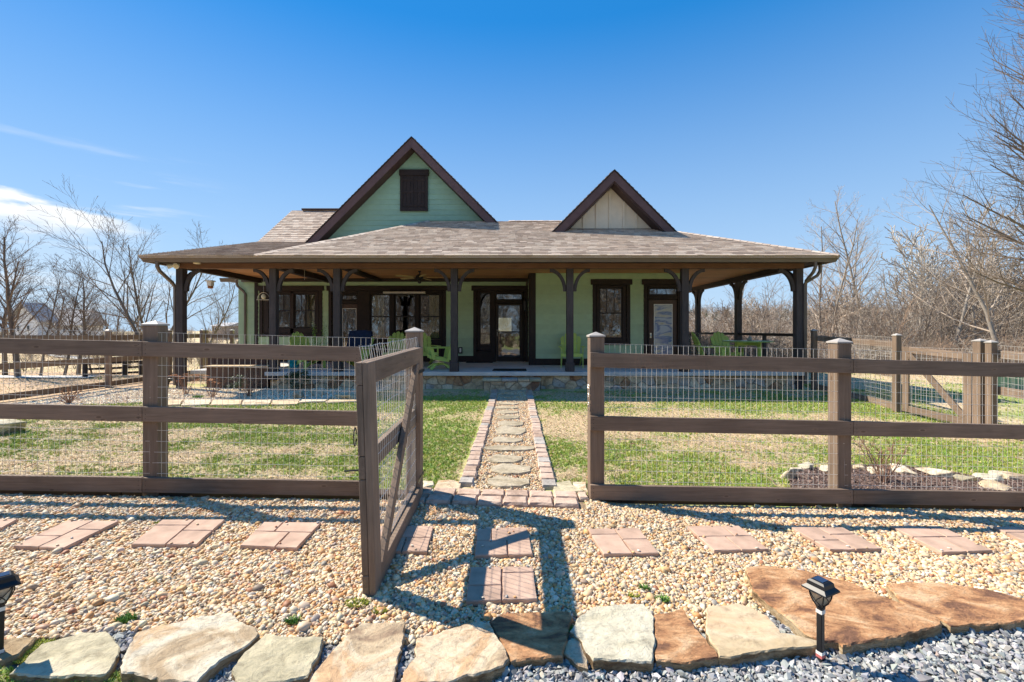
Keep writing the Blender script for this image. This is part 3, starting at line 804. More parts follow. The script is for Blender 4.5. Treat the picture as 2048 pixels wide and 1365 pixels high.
for i, (pts, m, h, lab, ledge) in enumerate(FL):
    h = .02 + h * .52
    o = slab('flagstone', [(p.x, p.y) for p in PXF(pts, h)], gtop(h), h + .02, m, None, .022, .0055, .006, .010, i + 3, edge_mat=M_rkedge, ledge=ledge * 1.6)
    tag(o, lab, 'flagstone', 'flagstones edging the pebbles')

# ---- stepping pavers, each cast as four pieces
PVL = ['stepping paver cut off by the left picture edge', 'second stepping paver from the left end of the row', 'third paver from the left, below fence post shadow', 'fourth paver, last one left of the open gate',
       'stepping paver half hidden behind the open gate', 'centre paver with gate shadow, further from camera', 'centre paver with dark wet corner, nearest the camera',
       'paver just right of the gate shadow', 'paver above the dark rust flagstone, second right of gate shadow', 'paver above the largest rust slab', 'second paver from right end of the row', 'stepping paver cut off by the right picture edge']
def quad_pt(q, u, v): return q[0].lerp(q[1], u).lerp(q[3].lerp(q[2], u), v)
PATS = [  # pieces as u0,u1,v0,v1 with u right and v towards the camera
 [(0, .58, 0, .60), (0, .48, .60, 1), (.58, 1, 0, .36), (.48, 1, .36, 1)],
 [(0, .52, 0, .26), (0, .52, .26, 1), (.52, 1, 0, .46), (.52, 1, .46, 1)],
 [(0, .33, 0, .40), (.33, 1, 0, .40), (0, .62, .40, 1), (.62, 1, .40, 1)]]
def pieces(k):
    if k == 0: return [(0, .5, 0, .62), (0, .5, .62, 1), (.5, 1, 0, .36), (.5, 1, .36, 1)]
    if k == 1: return [(0, .52, 0, .25), (0, .52, .25, 1), (.52, 1, 0, .47), (.52, 1, .47, 1)]
    if k == 2: return [(0, .34, 0, .42), (.34, 1, 0, .42), (0, .62, .42, 1), (.62, 1, .42, 1)]
    if k == 3: return [(0, .28, 0, .48), (.28, 1, 0, .48), (0, .57, .48, 1), (.57, 1, .48, 1)]
    if k == 4: return [(0, .5, 0, .58), (0, .5, .58, 1), (.5, 1, 0, .2), (.5, 1, .2, 1)]
    return [(0, .68, 0, .46), (.68, 1, 0, .46), (0, .5, .46, 1), (.5, 1, .46, 1)]
PK = [0, 0, 1, 2, 3, 3, 4, 1, 5, 0, 5, 1]
for i, q in enumerate(PV):
    q = [Vector((p.x, p.y)) for p in q]
    c = sum(q, Vector((0, 0))) / 4
    t = thing('stepping_paver', PVL[i], 'paver', (c.x, c.y, ground(c.x, c.y)), 0, 'stepping pavers across the pebbles')
    inn = [p.lerp(c, .02) for p in q]
    slab('slab_base', inn, gtop(.026), .03, M_wet, t, .2, .001, .003)
    for j, (u0, u1, v0, v1) in enumerate(pieces(PK[i])):
        g = .0045
        gu = lambda u, s: u + (s * g / .42 if 0 < u < 1 else 0)
        pts = [quad_pt(q, gu(u0, 1), gu(v0, 1)), quad_pt(q, gu(u1, -1), gu(v0, 1)), quad_pt(q, gu(u1, -1), gu(v1, -1)), quad_pt(q, gu(u0, 1), gu(v1, -1))]
        wet = (i == 6 and j == 0)
        slab('paving_piece', pts, gtop(.040), .03, M_paver, t, .05, .0022, .004, .0015, i * 7 + j, rings=[1, .8, .5, .2])

# a few stones kicked up on the pavers
sx, sy = [], []
for q in PV:
    for _ in range(5):
        u, v = rs.uniform(.03, .97, 2) ** 1.0
        if rs.rand() < .6: v = rs.choice([.04, .96]) + rs.uniform(-.03, .03)
        a = q[0].lerp(q[1], u); b = q[3].lerp(q[2], u); c = a.lerp(b, v); sx.append(c.x); sy.append(c.y)
n_ = len(sx); s_ = rs.uniform(.008, .014, n_); sx, sy = np.array(sx), np.array(sy)
scatter('loose_pebbles', np.stack([sx, sy, gz(sx, sy) + .045], 1), np.stack([rs.normal(0, .2, n_), rs.normal(0, .2, n_), rs.uniform(0, 6, n_)], 1), np.stack([s_, s_ * .75, s_ * .7], 1), np.array(PEB)[rs.randint(0, 12, n_)], rs.randint(0, 5, n_), pebs)
# ---- tumbled block edging of the path
for side, x0, x1, lab in ((-1, -.575, -.425, 'row of tumbled concrete blocks along left side of the path'), (1, .275, .425, 'row of tumbled concrete blocks along right side of the path')):
    t = thing('path_edging', lab, 'path edging', ((x0 + x1) / 2, 4.6, ground(x0, 4.6)), 0, 'block edging of the path')
    y = 4.62 if side < 0 else 4.60; k = 0
    rr = random.Random(side + 5)
    while y < 11.4:
        L = .205 * rr.uniform(.92, 1.06); a = rr.uniform(-.008, .008)
        slab('tumbled_block', [(x0 + a, y), (x1 + a, y + rr.uniform(-.004, .004)), (x1 + a, y + L - .012), (x0 + a, y + L - .012)], gtop(.05 + rr.uniform(-.004, .004)), .06,
             M_blockg if rr.random() < .15 or (k == 0 and side < 0) else M_block, t, .07, .004, .014, .0, k)
        y += L; k += 1
t = thing('threshold_blocks', 'double row of tumbled blocks laid across the gate opening', 'threshold', (-.1, 4.3, 0))
for r_ in range(2):
    for k in range(8 if r_ == 1 else 7):
        x = -1.05 + .235 * k + (.02 if r_ else 0); yy = 4.125 + r_ * .175
        if k == 7: x1 = x + .12
        else: x1 = x + .225
        if x1 > .72: x1 = .70
        if x1 - x < .05: continue
        slab('tumbled_block', [(x, yy), (x1, yy), (x1, yy + .165), (x, yy + .165)], gtop(.045), .06, M_block, t, .06, .004, .016, 0, k + r_ * 10)
# stepping stones in the path
M_rkstep = rock_mat('stepping_flagstone', [(.32, .265, .18), (.43, .365, .26), (.49, .42, .31)], 3, .8)
t = thing('path_stepping_stones', 'line of flat grey-tan stepping stones down the gravel path to the steps', 'stepping stones', (-.06, 7, ground(0, 7)))
SS = [(1017, 963, 66, 17), (1022, 938, 62, 15), (1011, 917, 52, 13), (1018, 896, 82, 8), (1015, 879, 46, 9), (1021, 861, 48, 13), (1021, 847, 40, 9), (1017, 834, 36, 6), (1015, 824, 34, 5), (1013, 815, 36, 3.6), (1016, 807, 34, 3), (1014, 799, 34, 3), (1018, 791, 32, 3), (1020, 781, 60, 4)]
for k, (px, py, w, h) in enumerate(SS):
    rr = random.Random(k * 3); pts = []
    for a in (203, 247, 298, 336, 22, 118, 158):
        a = R(a + rr.uniform(-9, 9)); pts.append(P(px + w / 2 * 1.36 * max(-.95, min(.95, 1.2 * math.cos(a) * rr.uniform(.8, 1))), py - h / 2 * 1.5 * math.sin(a) * rr.uniform(.85, 1.05), .03))
    slab('stepping_stone', [(p.x, p.y) for p in pts], gtop(.034), .04, M_rkstep, t, .06, .006, .008, .003, k, ledge=.003, rings=[1, .8, .5, .2])
# flat stones either side of the gate opening
for k, (pts, m, lab) in enumerate((
    ([(846, 962), (866, 963), (868, 971), (846, 976)], M_rkcream, 'small cream stone beside gate hinge post'),
    ([(876, 962), (900, 960), (924, 966), (917, 985), (873, 985), (868, 978)], M_rkgold, 'brown flat stone left of the path behind threshold'),
    ([(846, 979), (868, 979), (866, 987), (846, 992)], M_rkpale, 'small pale stone next to the threshold left end'),
    ([(925, 976), (962, 979), (975, 984), (922, 985)], M_rkgold, 'thin rusty stone across the path foot, left side'),
    ([(1110, 966), (1140, 962), (1150, 975), (1168, 983), (1112, 986), (1105, 980)], M_rkgreen, 'grey-green flat stone right of path behind threshold'),
    ([(1145, 965), (1172, 964), (1176, 984), (1160, 978), (1150, 972)], M_rkcream, 'tan flat stone at foot of the right gate post'))):
    o = slab('flat_stone', [(p.x, p.y) for p in PXF(pts, .03)], gtop(.035), .05, m, None, .05, .004, .008, .003, k + 40, ledge=.004, rings=[1, .8, .5, .2])
    tag(o, lab, 'stone', 'flat stones by the threshold')
# stones round the right mulch bed
def boulder(c, r, h, m, lab, seed, yaw=0, name='edging_rock', grp='rocks round the mulch bed', flat=.5):
    bm = bmesh.new(); rr = random.Random(seed)
    for _ in range(16):
        v = Vector((rr.gauss(0, 1), rr.gauss(0, 1), rr.gauss(0, .8))).normalized() * rr.uniform(.85, 1.1)
        bm.verts.new((v.x * r[0], v.y * r[1], max(-.35, min(flat, v.z)) * h / .5))
    hull = bmesh.ops.convex_hull(bm, input=bm.verts[:])
    bmesh.ops.delete(bm, geom=[g for g in hull['geom_interior'] if isinstance(g, bmesh.types.BMVert)], context='VERTS')
    bmesh.ops.bevel(bm, geom=bm.edges[:], offset=min(r) * .09, segments=1, affect='EDGES', clamp_overlap=True)
    me = bpy.data.meshes.new(name); bm.to_mesh(me); bm.free(); me.materials.append(m)
    o = bpy.data.objects.new(name, me); COL.objects.link(o); o.location = c; o.rotation_euler = (0, 0, yaw)
    return tag(o, lab, 'rock', grp)
RK = [(1576, 950, 14, 22, M_rkcream, 'cream rock at the left tip of the mulch bed'), (1592, 940, 14, 9, M_rkcream, 'low pale rock behind the cream tip rock'),
      (1614, 934, 18, 12, M_rkpale, 'tilted grey-topped rock, back left of mulch bed'), (1652, 940, 22, 8, M_rkcream, 'flat pale rock just left of the right fence post'),
      (1720, 938, 18, 9, M_rkgold, 'tan rock low behind the bare rose bush left side'), (1752, 944, 20, 14, M_rkcream, 'cream rock right behind the bare bush base'),
      (1810, 943, 26, 14, M_rkcream, 'grey-shadowed wide rock right of the bare bush'), (1865, 947, 27, 16, M_rkcream, 'smooth cream rock with steep right side'),
      (1929, 958, 23, 12, M_rkgreen, 'dark-sided pointed rock in middle of the right row'), (1977, 956, 24, 13, M_rkpale, 'rounded white rock near the right picture edge'),
      (2005, 950, 22, 9, M_rkcream, 'flat rock behind the rounded white rock'), (2032, 957, 24, 11, M_rkgold, 'tan layered rock at right picture edge'), (1990, 974, 34, 9, M_rksand, 'large flat tan slab lying in front of white rock')]
for k, (px, py, w, h, m, lab) in enumerate(RK):
    c = P(px, py + h * .35); s = c.y / F
    boulder((c.x, c.y, ground(c.x, c.y) + h * s * .25), (w * s * 1.15, w * s * .8), h * s * .75, m, lab, k * 5 + 2, .3 * k)
c = P(598, 797); boulder((c.x, c.y, ground(c.x, c.y) + .05), (.14, .12), .14, M_rkgold, 'rough tan rock in front of the small evergreen', 77, 0, 'garden_rock', None)
c = P(635, 792); boulder((c.x, c.y, ground(c.x, c.y) + .05), (.2, .14), .13, M_rkpale, 'grey white rock in shade right of the evergreen', 78, 0, 'garden_rock', None)
c = P(690, 800); boulder((c.x, c.y, ground(c.x, c.y) + .03), (.3, .2), .10, M_rkgreen, 'low grey rock at the bed corner near the gate', 79, 0, 'garden_rock', None)
c = P(10, 868); boulder((c.x, c.y, ground(c.x, c.y) + .03), (.3, .22), .16, M_rkgreen, 'dark grey rock on lawn at far left edge', 80, 0, 'garden_rock', None)
# flat stones at the front of the left bed
xs_ = [314, 362, 420, 482, 540, 596, 650, 712]
for k in range(7):
    a, b = xs_[k] + 1, xs_[k + 1] - 1
    pts = [(a + 4, 801), (b + 4, 800), (b, 810 - k * .2), (a, 811 - k * .2)]
    if k > 4: pts = [(a + 10, 797), (b + 16, 795), (b + 2, 803), (a, 806)]
    o = slab('bed_edge_stone', [(p.x, p.y) for p in PXF(pts, .03)], gtop(.04), .05, M_rkcream if k % 2 else M_rksand, None, .08, .012, .01, .004, k + 60, ledge=.004, rings=[1, .7, .3])
    tag(o, ('long pale edging stone of the left bed, %s' % ['beside the left fence post', 'second right of the fence post', 'in front of the dry orange flowers', 'in front of the bare reddish shrub', 'below the stone porch corner', 'in front of the rough tan rock', 'nearest the open gate'][k]), 'stone', 'edging stones of the left bed')
# ---------------------------------------------------------------- fences
def plank(name, a, b, h, th, mat, parent, nrm, bevel=.003, wob=0.0, seed=0):
    """board from a to b (centre line), h tall, th thick along nrm"""
    a = Vector(a); b = Vector(b); n = Vector(nrm).normalized(); L = (b - a).length; k = max(1, int(L / .4))
    mb = MB(); rr = random.Random(seed); vs = []
    for i in range(k + 1):
        q = a.lerp(b, i / k); w = rr.uniform(-wob, wob); w2 = rr.uniform(-wob, wob)
        up = Vector((0, 0, 1))
        for s1, s2 in ((-1, -1), (1, -1), (1, 1), (-1, 1)):
            p = q + n * th / 2 * s1 + up * (h / 2 * s2 + (w if s2 > 0 else w2)); vs.append(tuple(p))
    fs = [(3, 2, 1, 0), (4 * k, 4 * k + 1, 4 * k + 2, 4 * k + 3)]
    for i in range(k):
        for j in range(4):
            fs.append((4 * i + j, 4 * i + (j + 1) % 4, 4 * i + 4 + (j + 1) % 4, 4 * i + 4 + j))
    mb.add(vs, fs)
    return build(name, mb, mat, parent, bevel=bevel if k < 40 else 0)
def post(parent, x, y, z0, z1, w, mat, cap=True, capmat=None, rz=0.0, name='post'):
    mb = MB(); c_, s_ = math.cos(rz), math.sin(rz)
    def q(dx, dy, z): return (x + dx * c_ - dy * s_, y + dx * s_ + dy * c_, z)
    h = w / 2
    mb.hexa([q(-h, -h, z0), q(h, -h, z0), q(h, h, z0), q(-h, h, z0), q(-h, -h, z1), q(h, -h, z1), q(h, h, z1), q(-h, h, z1)])
    o = build(name, mb, mat, parent, bevel=.006)
    if cap:
        cm = MB(); e = h + .008; t = .035
        cm.add([q(-e, -e, z1), q(e, -e, z1), q(e, e, z1), q(-e, e, z1), q(-e, -e, z1 + .015), q(e, -e, z1 + .015), q(e, e, z1 + .015), q(-e, e, z1 + .015), q(0, 0, z1 + .015 + t)],
               [(3, 2, 1, 0), (0, 1, 5, 4), (1, 2, 6, 5), (2, 3, 7, 6), (3, 0, 4, 7), (4, 5, 8), (5, 6, 8), (6, 7, 8), (7, 4, 8)])
        build('post_cap', cm, capmat or M_cap, o)
    return o
def mesh_panel(parent, a, b, z0, z1, nrm, dx=.0508, dz=.1016, r=.0016, seed=0, name='wire_mesh', sag=.006, top_extra=0):
    """welded wire between a and b; z0, z1 are functions of the fraction along it"""
    a = Vector((*a[:2], 0)); b = Vector((*b[:2], 0)); L = (b - a).length; n = int(L / dx); rr = random.Random(seed)
    mb = MB(); n3 = Vector(nrm)
    ph = rr.uniform(0, 6)
    off = lambda t, z: n3 * (sag * math.sin(t * 9 + ph + z * 3) + sag * .6 * math.sin(t * 31 + z * 7))
    for i in range(n + 1):
        t = i / n; p = a.lerp(b, t); zz0, zz1 = z0(t), z1(t); pts = []
        jx = rr.gauss(0, .0015)
        for k in range(5):
            z = lerp(zz0, zz1, k / 4); q = p + (b - a).normalized() * (jx + rr.gauss(0, .0012)) + off(t * L, z) ; pts.append((q.x, q.y, z + (rr.uniform(-.004, .004) if k == 4 else 0)))
        mb.tube(pts, r, 3, False)
    H = max(z1(0) - z0(0), z1(1) - z0(1)); m = int(H / dz)
    for j in range(m + 1):
        pts = []
        ns = max(2, int(L / .12))
        for i in range(ns + 1):
            t = i / ns; p = a.lerp(b, t); z = z1(t) - j * dz
            if z < z0(t) - .01: z = z0(t)
            q = p + off(t * L, z); pts.append((q.x, q.y, z + .002 * math.sin(i * .9 + j)))
        mb.tube(pts, r * 1.2, 4, False)
    return build(name, mb, M_wire, parent)
TOP = lambda x: 1.421 - .0258 * x
def fpt(px, d0=4.31):                                  # where a pixel column meets the front fence
    k = (px - CX) / F; return 4.31 * k / (1 - .0265 * k)
BH, BT, PWD = .139, .038, .14
def front_fence(lab, posts, joints, xa, xb, meshes, seed):
    c = posts[0]
    t = thing('board_fence', lab, 'fence', (c, YF(c), ground(c, YF(c))))
    nrm = Vector((.0265, -1, 0)).normalized()
    for x in posts:
        yy = YF(x) + BT / 2 + PWD / 2
        post(t, x, yy, ground(x, yy) - .1, TOP(x) + .15, PWD, M_fz, rz=.0265)
    J = [xa] + joints + [xb]
    for i in range(len(J) - 1):
        for j, dz in enumerate((0, -.605, -1.264)):
            a, b = J[i] + (.002 if i else 0), J[i + 1] - .002
            q = lambda x: (x, YF(x), TOP(x) + dz - BH / 2)
            o = plank('rail_board', q(a), q(b), BH, BT, M_fx, t, nrm, .003, .0018, seed + i * 5 + j)
            # nails at the ends
            nb = MB()
            for x in (a + .03, b - .03):
                for zz in (-.04, 0, .04):
                    p = Vector(q(x)) + nrm * (BT / 2 + .0005) + Vector((0, 0, zz))
                    nb.tube([p, p + nrm * .0015], .0035, 6)
            build('nails', nb, M_black, o)
    for k, (a, b) in enumerate(meshes):
        z0 = lambda s, a=a, b=b: TOP(lerp(a, b, s)) - 1.40
        z1 = lambda s, a=a, b=b: TOP(lerp(a, b, s)) + .085
        mesh_panel(t, (a, YF(a) + BT / 2 + .004), (b, YF(b) + BT / 2 + .004), z0, z1, nrm, seed=seed + k, sag=.003)
    return t
PLx, PMx = fpt(296), fpt(825)
fl = front_fence('brown three-rail board fence with wire mesh left of the open gate', [PLx - 2.45, PLx, PMx], [fpt(287)], -6.2, fpt(722), [(-6.2, PLx), (PLx, PMx + .02)], 1)
PRx, PSx = fpt(1195), fpt(1692)
fr_ = front_fence('brown three-rail board fence with wire mesh right of gate opening', [PRx, PSx, PSx + 2.45], [fpt(1704)], fpt(1180), 6.3, [(PRx + .07, PSx), (PSx, 6.3)], 50)
# strip that faces the right gate post, chain latch on it
mb = MB()
rr = random.Random(3)
p = Vector((PRx - PWD / 2 - .012, YF(PRx) + .03, TOP(PRx) - .30)); pts = []
for k in range(26):
    pts.append(p + Vector((rr.uniform(-.006, .006), rr.uniform(-.014, .014), -k * .0105)))
for k in range(len(pts) - 1): mb.tube([pts[k], pts[k + 1]], .0048, 5)
ch = build('latch_chain', mb, M_metal, None); tag(ch, 'short metal chain hanging on the right gate post', 'chain')
for nm, x0, x1, lab in (('ground_timber', -6.3, -.98, 'dark landscape timber under the left fence'), ('ground_timber', .84, 6.3, 'dark landscape timber under the right fence')):
    k = 0; t = thing(nm, lab, 'timber', ((x0 + x1) / 2, 4.45, 0))
    x = x0
    while x < x1 - .05:
        xe = min(x1, x + 1.2 + .2 * (k % 3)); mb = MB()
        z = lambda q: ground(q, 4.4)
        y0, y1 = YF(x) + .10, YF(x) + .19; y0b, y1b = YF(xe) + .10, YF(xe) + .19
        y0, y1, y0b, y1b = y0 - .06, y1 - .02, y0b - .06, y1b - .02
        tz = .052
        mb.hexa([(x, y0, z(x) - .05), (xe - .012, y0b, z(xe) - .05), (xe - .012, y1b, z(xe) - .05), (x, y1, z(x) - .05), (x, y0, z(x) + tz), (xe - .012, y0b, z(xe) + tz), (xe - .012, y1b, z(xe) + tz), (x, y1, z(x) + tz)])
        build('timber_length', mb, M_timber, t, bevel=.008)
        x = xe; k += 1

# ---- the open gate, swung towards the camera
H0 = Vector((-.915, 4.30, 0)); G1 = Vector((-.865, 2.69, 0))
gd = (G1 - H0).normalized(); gn = Vector((-gd.y, gd.x, 0))     # gn points to +x
if gn.x < 0: gn = -gn
GL = (G1 - H0).length
g = thing('garden_gate', 'open brown wooden gate with wire mesh and diagonal brace', 'gate', (H0.x, H0.y, ground(H0.x, H0.y)))
zt0, zt1 = 1.455, 1.425                                   # top at hinge and at free end
zb0, zb1 = .03, .015
def gp(s, z, off=0.0):                                 # s metres along the gate from the hinge; the free end leans out
    lean = -.045 * (s / GL) * (z / 1.4)
    return H0 + gd * s + gn * (off + lean) + Vector((0, 0, z))
def gtopz(s): return lerp(zt0, zt1, s / GL)
def gbotz(s): return lerp(zb0, zb1, s / GL)
def gbox(name, s0, s1, za, zb, o0, o1, mat, bevel=.003):
    """za, zb functions of s"""
    mb = MB()
    mb.hexa([gp(s0, za(s0), o0), gp(s1, za(s1), o0), gp(s1, za(s1), o1), gp(s0, za(s0), o1), gp(s0, zb(s0), o0), gp(s1, zb(s1), o0), gp(s1, zb(s1), o1), gp(s0, zb(s0), o1)])
    return build(name, mb, mat, g, bevel=bevel)
W = .135
A0, A1, B0, B1 = -.040, -.001, .001, .040
T = gtopz; Bz = gbotz
mt = .46                                              # middle rail offset below the top (upper edge)
# back layer: three rails and the short uprights between them at both ends
for nm, zt in (('back_rail', 0.0), ('back_rail', .56), ('back_rail', 1.405 - W + .0)):
    gbox(nm, 0, GL, lambda s, zt=zt: T(s) - zt - W, lambda s, zt=zt: T(s) - zt, A0, A1, M_fy)
for s0, s1 in ((0, W), (GL - W, GL)):
    gbox('back_upright', s0, s1, lambda s: T(s) - .56 + .003, lambda s: T(s) - W - .003, A0, A1, M_fz)
    gbox('back_upright', s0, s1, lambda s: T(s) - 1.405 + W + .003, lambda s: T(s) - .56 - W - .003, A0, A1, M_fz)
# front layer: stiles, top and bottom rails, diagonal brace
gbox('stile', 0, W, Bz, T, B0, B1, M_fz)
gbox('stile', GL - W, GL, Bz, T, B0, B1, M_fz)
gbox('top_rail', W + .002, GL - W - .002, lambda s: T(s) - W, T, B0, B1, M_fy)
gbox('bottom_rail', W + .002, GL - W - .002, Bz, lambda s: Bz(s) + W, B0, B1, M_fy)
mb = MB()
sa, sb = W + .01, GL - W - .01
dd = .085
mb.hexa([gp(sb - .12, Bz(sb) + W + .003, B0 + .004), gp(sb, Bz(sb) + W + .003, B0 + .004), gp(sb, Bz(sb) + W + .003, B1 + .004), gp(sb - .12, Bz(sb) + W + .003, B1 + .004),
         gp(sa, T(sa) - W - .003, B0 + .004), gp(sa + .12, T(sa) - W - .003, B0 + .004), gp(sa + .12, T(sa) - W - .003, B1 + .004), gp(sa, T(sa) - W - .003, B1 + .004)])
build('diagonal_brace', mb, M_fz, g, bevel=.003)
# mesh between the layers, standing above the top rail
mb = MB(); rr = random.Random(9)
n = int((GL) / .0508)
for i in range(n + 1):
    s = .02 + i * .0508
    if s > GL - .01: break
    ztop = T(s) + .095 + rr.uniform(-.008, .008); j = rr.gauss(0, .003); lean = .10 * (s / GL) ** 1.2
    # the free end of the mesh curls forward at the top
    mb.tube([gp(s, .06, .0), gp(s, .7, .0), gp(s + j, T(s), .0), gp(s + j * 2 - .0, T(s) + .05, -.006), gp(s + j * 3, ztop, -.014)], .0018, 3, False)
for j in range(14):
    z = lambda s: T(s) + .0905 - j * .1016
    pts = [gp(s, z(s) + .003 * math.sin(s * 17 + j), -.013 if j == 0 else 0.0) for s in np.linspace(.02, GL - .03, 18)]
    mb.tube(pts, .0018, 3, False)
build('wire_mesh', mb, M_wire, g)
# strap hinges and latch ring
for dz in (.22, 1.2):
    mb = MB(); a = gp(-.05, T(0) - dz, B1 + .003); b = gp(.26, T(0) - dz, B1 + .003); mb.bar(a, b, .004, .03, (0, 0, 1)); build('strap_hinge', mb, M_black, g)
mb = MB(); c = gp(GL - .02, .98, -.055)
pts = [c + gn * (-.0) + Vector((0, 0, 0)) + (gn * -.001) + Vector((-.004, 0, 0)) + Vector((0, math.cos(a) * .022, math.sin(a) * .055)) for a in np.linspace(.2, 6.0, 14)]
mb.tube(pts, .004, 5); mb.tube([gp(GL - .02, .78, -.04), gp(GL - .02, .775, -.13)], .006, 6); build('latch_ring', mb, M_black, g)

# ---- side and rear yard fences
def run_fence(lab, pts, mat3, rails=(0, -.605, -1.264), post_w=.11, top=1.42, mesh=True, face=1, end_posts=(True, True), bh=BH, capm=None, gap=.0508):
    t = thing('board_fence', lab, 'fence', (pts[0][0], pts[0][1], ground(*pts[0])))
    pm, bm_ = mat3
    n = len(pts)
    for i, p in enumerate(pts):
        if (i == 0 and not end_posts[0]) or (i == n - 1 and not end_posts[1]): continue
        z = ground(*p); post(t, p[0], p[1], z - .1, z + top + .12, post_w, pm, True, capm)
    for i in range(n - 1):
        a, b = Vector((*pts[i], ground(*pts[i]))), Vector((*pts[i + 1], ground(*pts[i + 1])))
        d = (b - a); d.z = 0; nr = Vector((-d.y, d.x, 0)).normalized() * face
        o = nr * (post_w / 2 + BT / 2)
        for dz in rails:
            q = Vector((0, 0, top + dz - bh / 2))
            plank('rail_board', a + o + q, b + o + q, bh, BT, bm_, t, nr, .003)
        if mesh:
            mesh_panel(t, a + o - nr * BT / 2, b + o - nr * BT / 2, lambda s: lerp(a.z, b.z, s) + .05, lambda s: lerp(a.z, b.z, s) + top + .08, nr, gap, .1016, .0015, i, sag=.002)
    return t
run_fence('dark board fence along the left side of the yard', [(-10.8, 5.9), (-10.93, 9.1), (-11.05, 12.3), (-11.15, 14.6), (-11.2, 16.2)], (M_fz, M_fy), face=1, mesh=False)
run_fence('short fence run between the left yard fence and house corner', [(-11.2, 16.4), (-10.25, 16.4), (-9.65, 16.4)], (M_fz, M_fx), face=-1, mesh=False)
run_fence('dark fence joining porch corner post to the right side gate', [(7.83, 11.85), (7.72, 9.15)], (M_fz, M_fy), face=1)
run_fence('brown mesh fence right of the side gate', [(8.02, 7.62), (7.98, 5.9), (7.95, 4.6)], (M_fz, M_fy), face=1)
# side gate
sg = thing('garden_gate', 'closed side gate with diagonal brace at right side of the yard', 'gate', (7.76, 9.0, ground(7.76, 9.0)))
a, b = Vector((7.73, 9.0, ground(7.73, 9.0) + .06)), Vector((7.97, 7.88, ground(7.97, 7.88) + .06))
dv = (b - a); gl_ = Vector((dv.x, dv.y, 0)).length; du = Vector((dv.x, dv.y, 0)).normalized(); nv = Vector((-du.y, du.x, 0)); nv = nv if nv.x < 0 else -nv
def sgp(s, z, o=0): return a.lerp(b, s) + Vector((0, 0, z)) + nv * o
def sgb(nm, p, q, w, m): mb_ = MB(); mb_.bar(p, q, .038, w, (0, 0, 1) if abs((q - p).z) < .5 else tuple(du)); build(nm, mb_, m, sg, bevel=.003)
ht = 1.28
sgb('stile', sgp(.05, 0, .02), sgp(.05, ht, .02), .12, M_fz); sgb('stile', sgp(.95, 0, .02), sgp(.95, ht, .02), .12, M_fz)
sgb('rail', sgp(.102, .06, .02), sgp(.898, .06, .02), .12, M_fy); sgb('rail', sgp(.102, ht - .06, .02), sgp(.898, ht - .06, .02), .12, M_fy)
sgb('diagonal_brace', sgp(.10, ht - .14, .022), sgp(.90, .14, .022), .11, M_fy)
mesh_panel(sg, a, b, lambda s: .05, lambda s: ht + .0, nv, seed=4)
t = thing('gate_post', 'square post at latch side of the closed side gate, capped', 'post', (8.0, 7.78, ground(8, 7.78)))
post(t, 8.02, 7.80, ground(8, 7.8) - .1, 1.42, .14, M_fz)
# far rail fence in the field, left
t = thing('rail_fence', 'small low rail fence far out in the left field', 'fence', (-16, 23, 0))
fp = [(-21.0, 26.5), (-19.0, 26.0), (-17.2, 25.5), (-15.4, 25.0)]
fp = [(P(170, 756).x * 1.0, P(170, 756).y), (P(215, 754).x, P(215, 754).y), (P(250, 752).x, P(250, 752).y), (P(282, 750).x, P(282, 750).y)]
for i, p in enumerate(fp):
    z = ground(*p); wbox('post', p[0] - .05, p[0] + .05, p[1] - .05, p[1] + .05, z - .1, z + .5, M_fdark, t)
    if i:
        o = fp[i - 1]
        for h in (.1, .28, .46): plank('rail', (*o, ground(*o) + h), (*p, z + h), .07, .03, M_fdark, t, (0, 1, 0), 0)
# ---------------------------------------------------------------- the house
FZ = .51                                               # porch floor
DL, DR = 15.7, 14.2                                    # left and right front walls
wx = lambda px, d: (px - CX) / F * d
wz = lambda py, d: CZ - (py - CY) / F * d
house = thing('farmhouse', 'green one-storey farmhouse with deep timber porch and brown shingle roof', 'house', (-.5, 15.0, .05))
CEIL = 3.40
# openings: x0, x1, z0, z1 on each wall
A = (wx(526, DL), wx(639, DL), wz(668, DL), wz(582, DL))
Bo = (wx(664, DL), wx(886, DL), FZ + .02, wz(582, DL))
Do = (wx(953, DL), wx(1049, DL), FZ + .02, wz(582, DL))
Eo = (wx(1192, DR), wx(1253, DR), wz(684, DR), wz(570, DR))
Fo = (wx(1294, DR), wx(1360, DR), FZ + .02, wz(570, DR))
def wall_panel(name, x0, x1, y, th, z0, z1, ops, mat, front=-1):
    xs = sorted({x0, x1, *[o[0] for o in ops], *[o[1] for o in ops]}); zs = sorted({z0, z1, *[o[2] for o in ops], *[o[3] for o in ops]})
    mb = MB()
    for i in range(len(xs) - 1):
        for j in range(len(zs) - 1):
            cx, cz = (xs[i] + xs[i + 1]) / 2, (zs[j] + zs[j + 1]) / 2
            if any(o[0] < cx < o[1] and o[2] < cz < o[3] for o in ops): continue
            mb.box(xs[i], xs[i + 1], y, y + th, zs[j], zs[j + 1])
    return build(name, mb, mat, house)
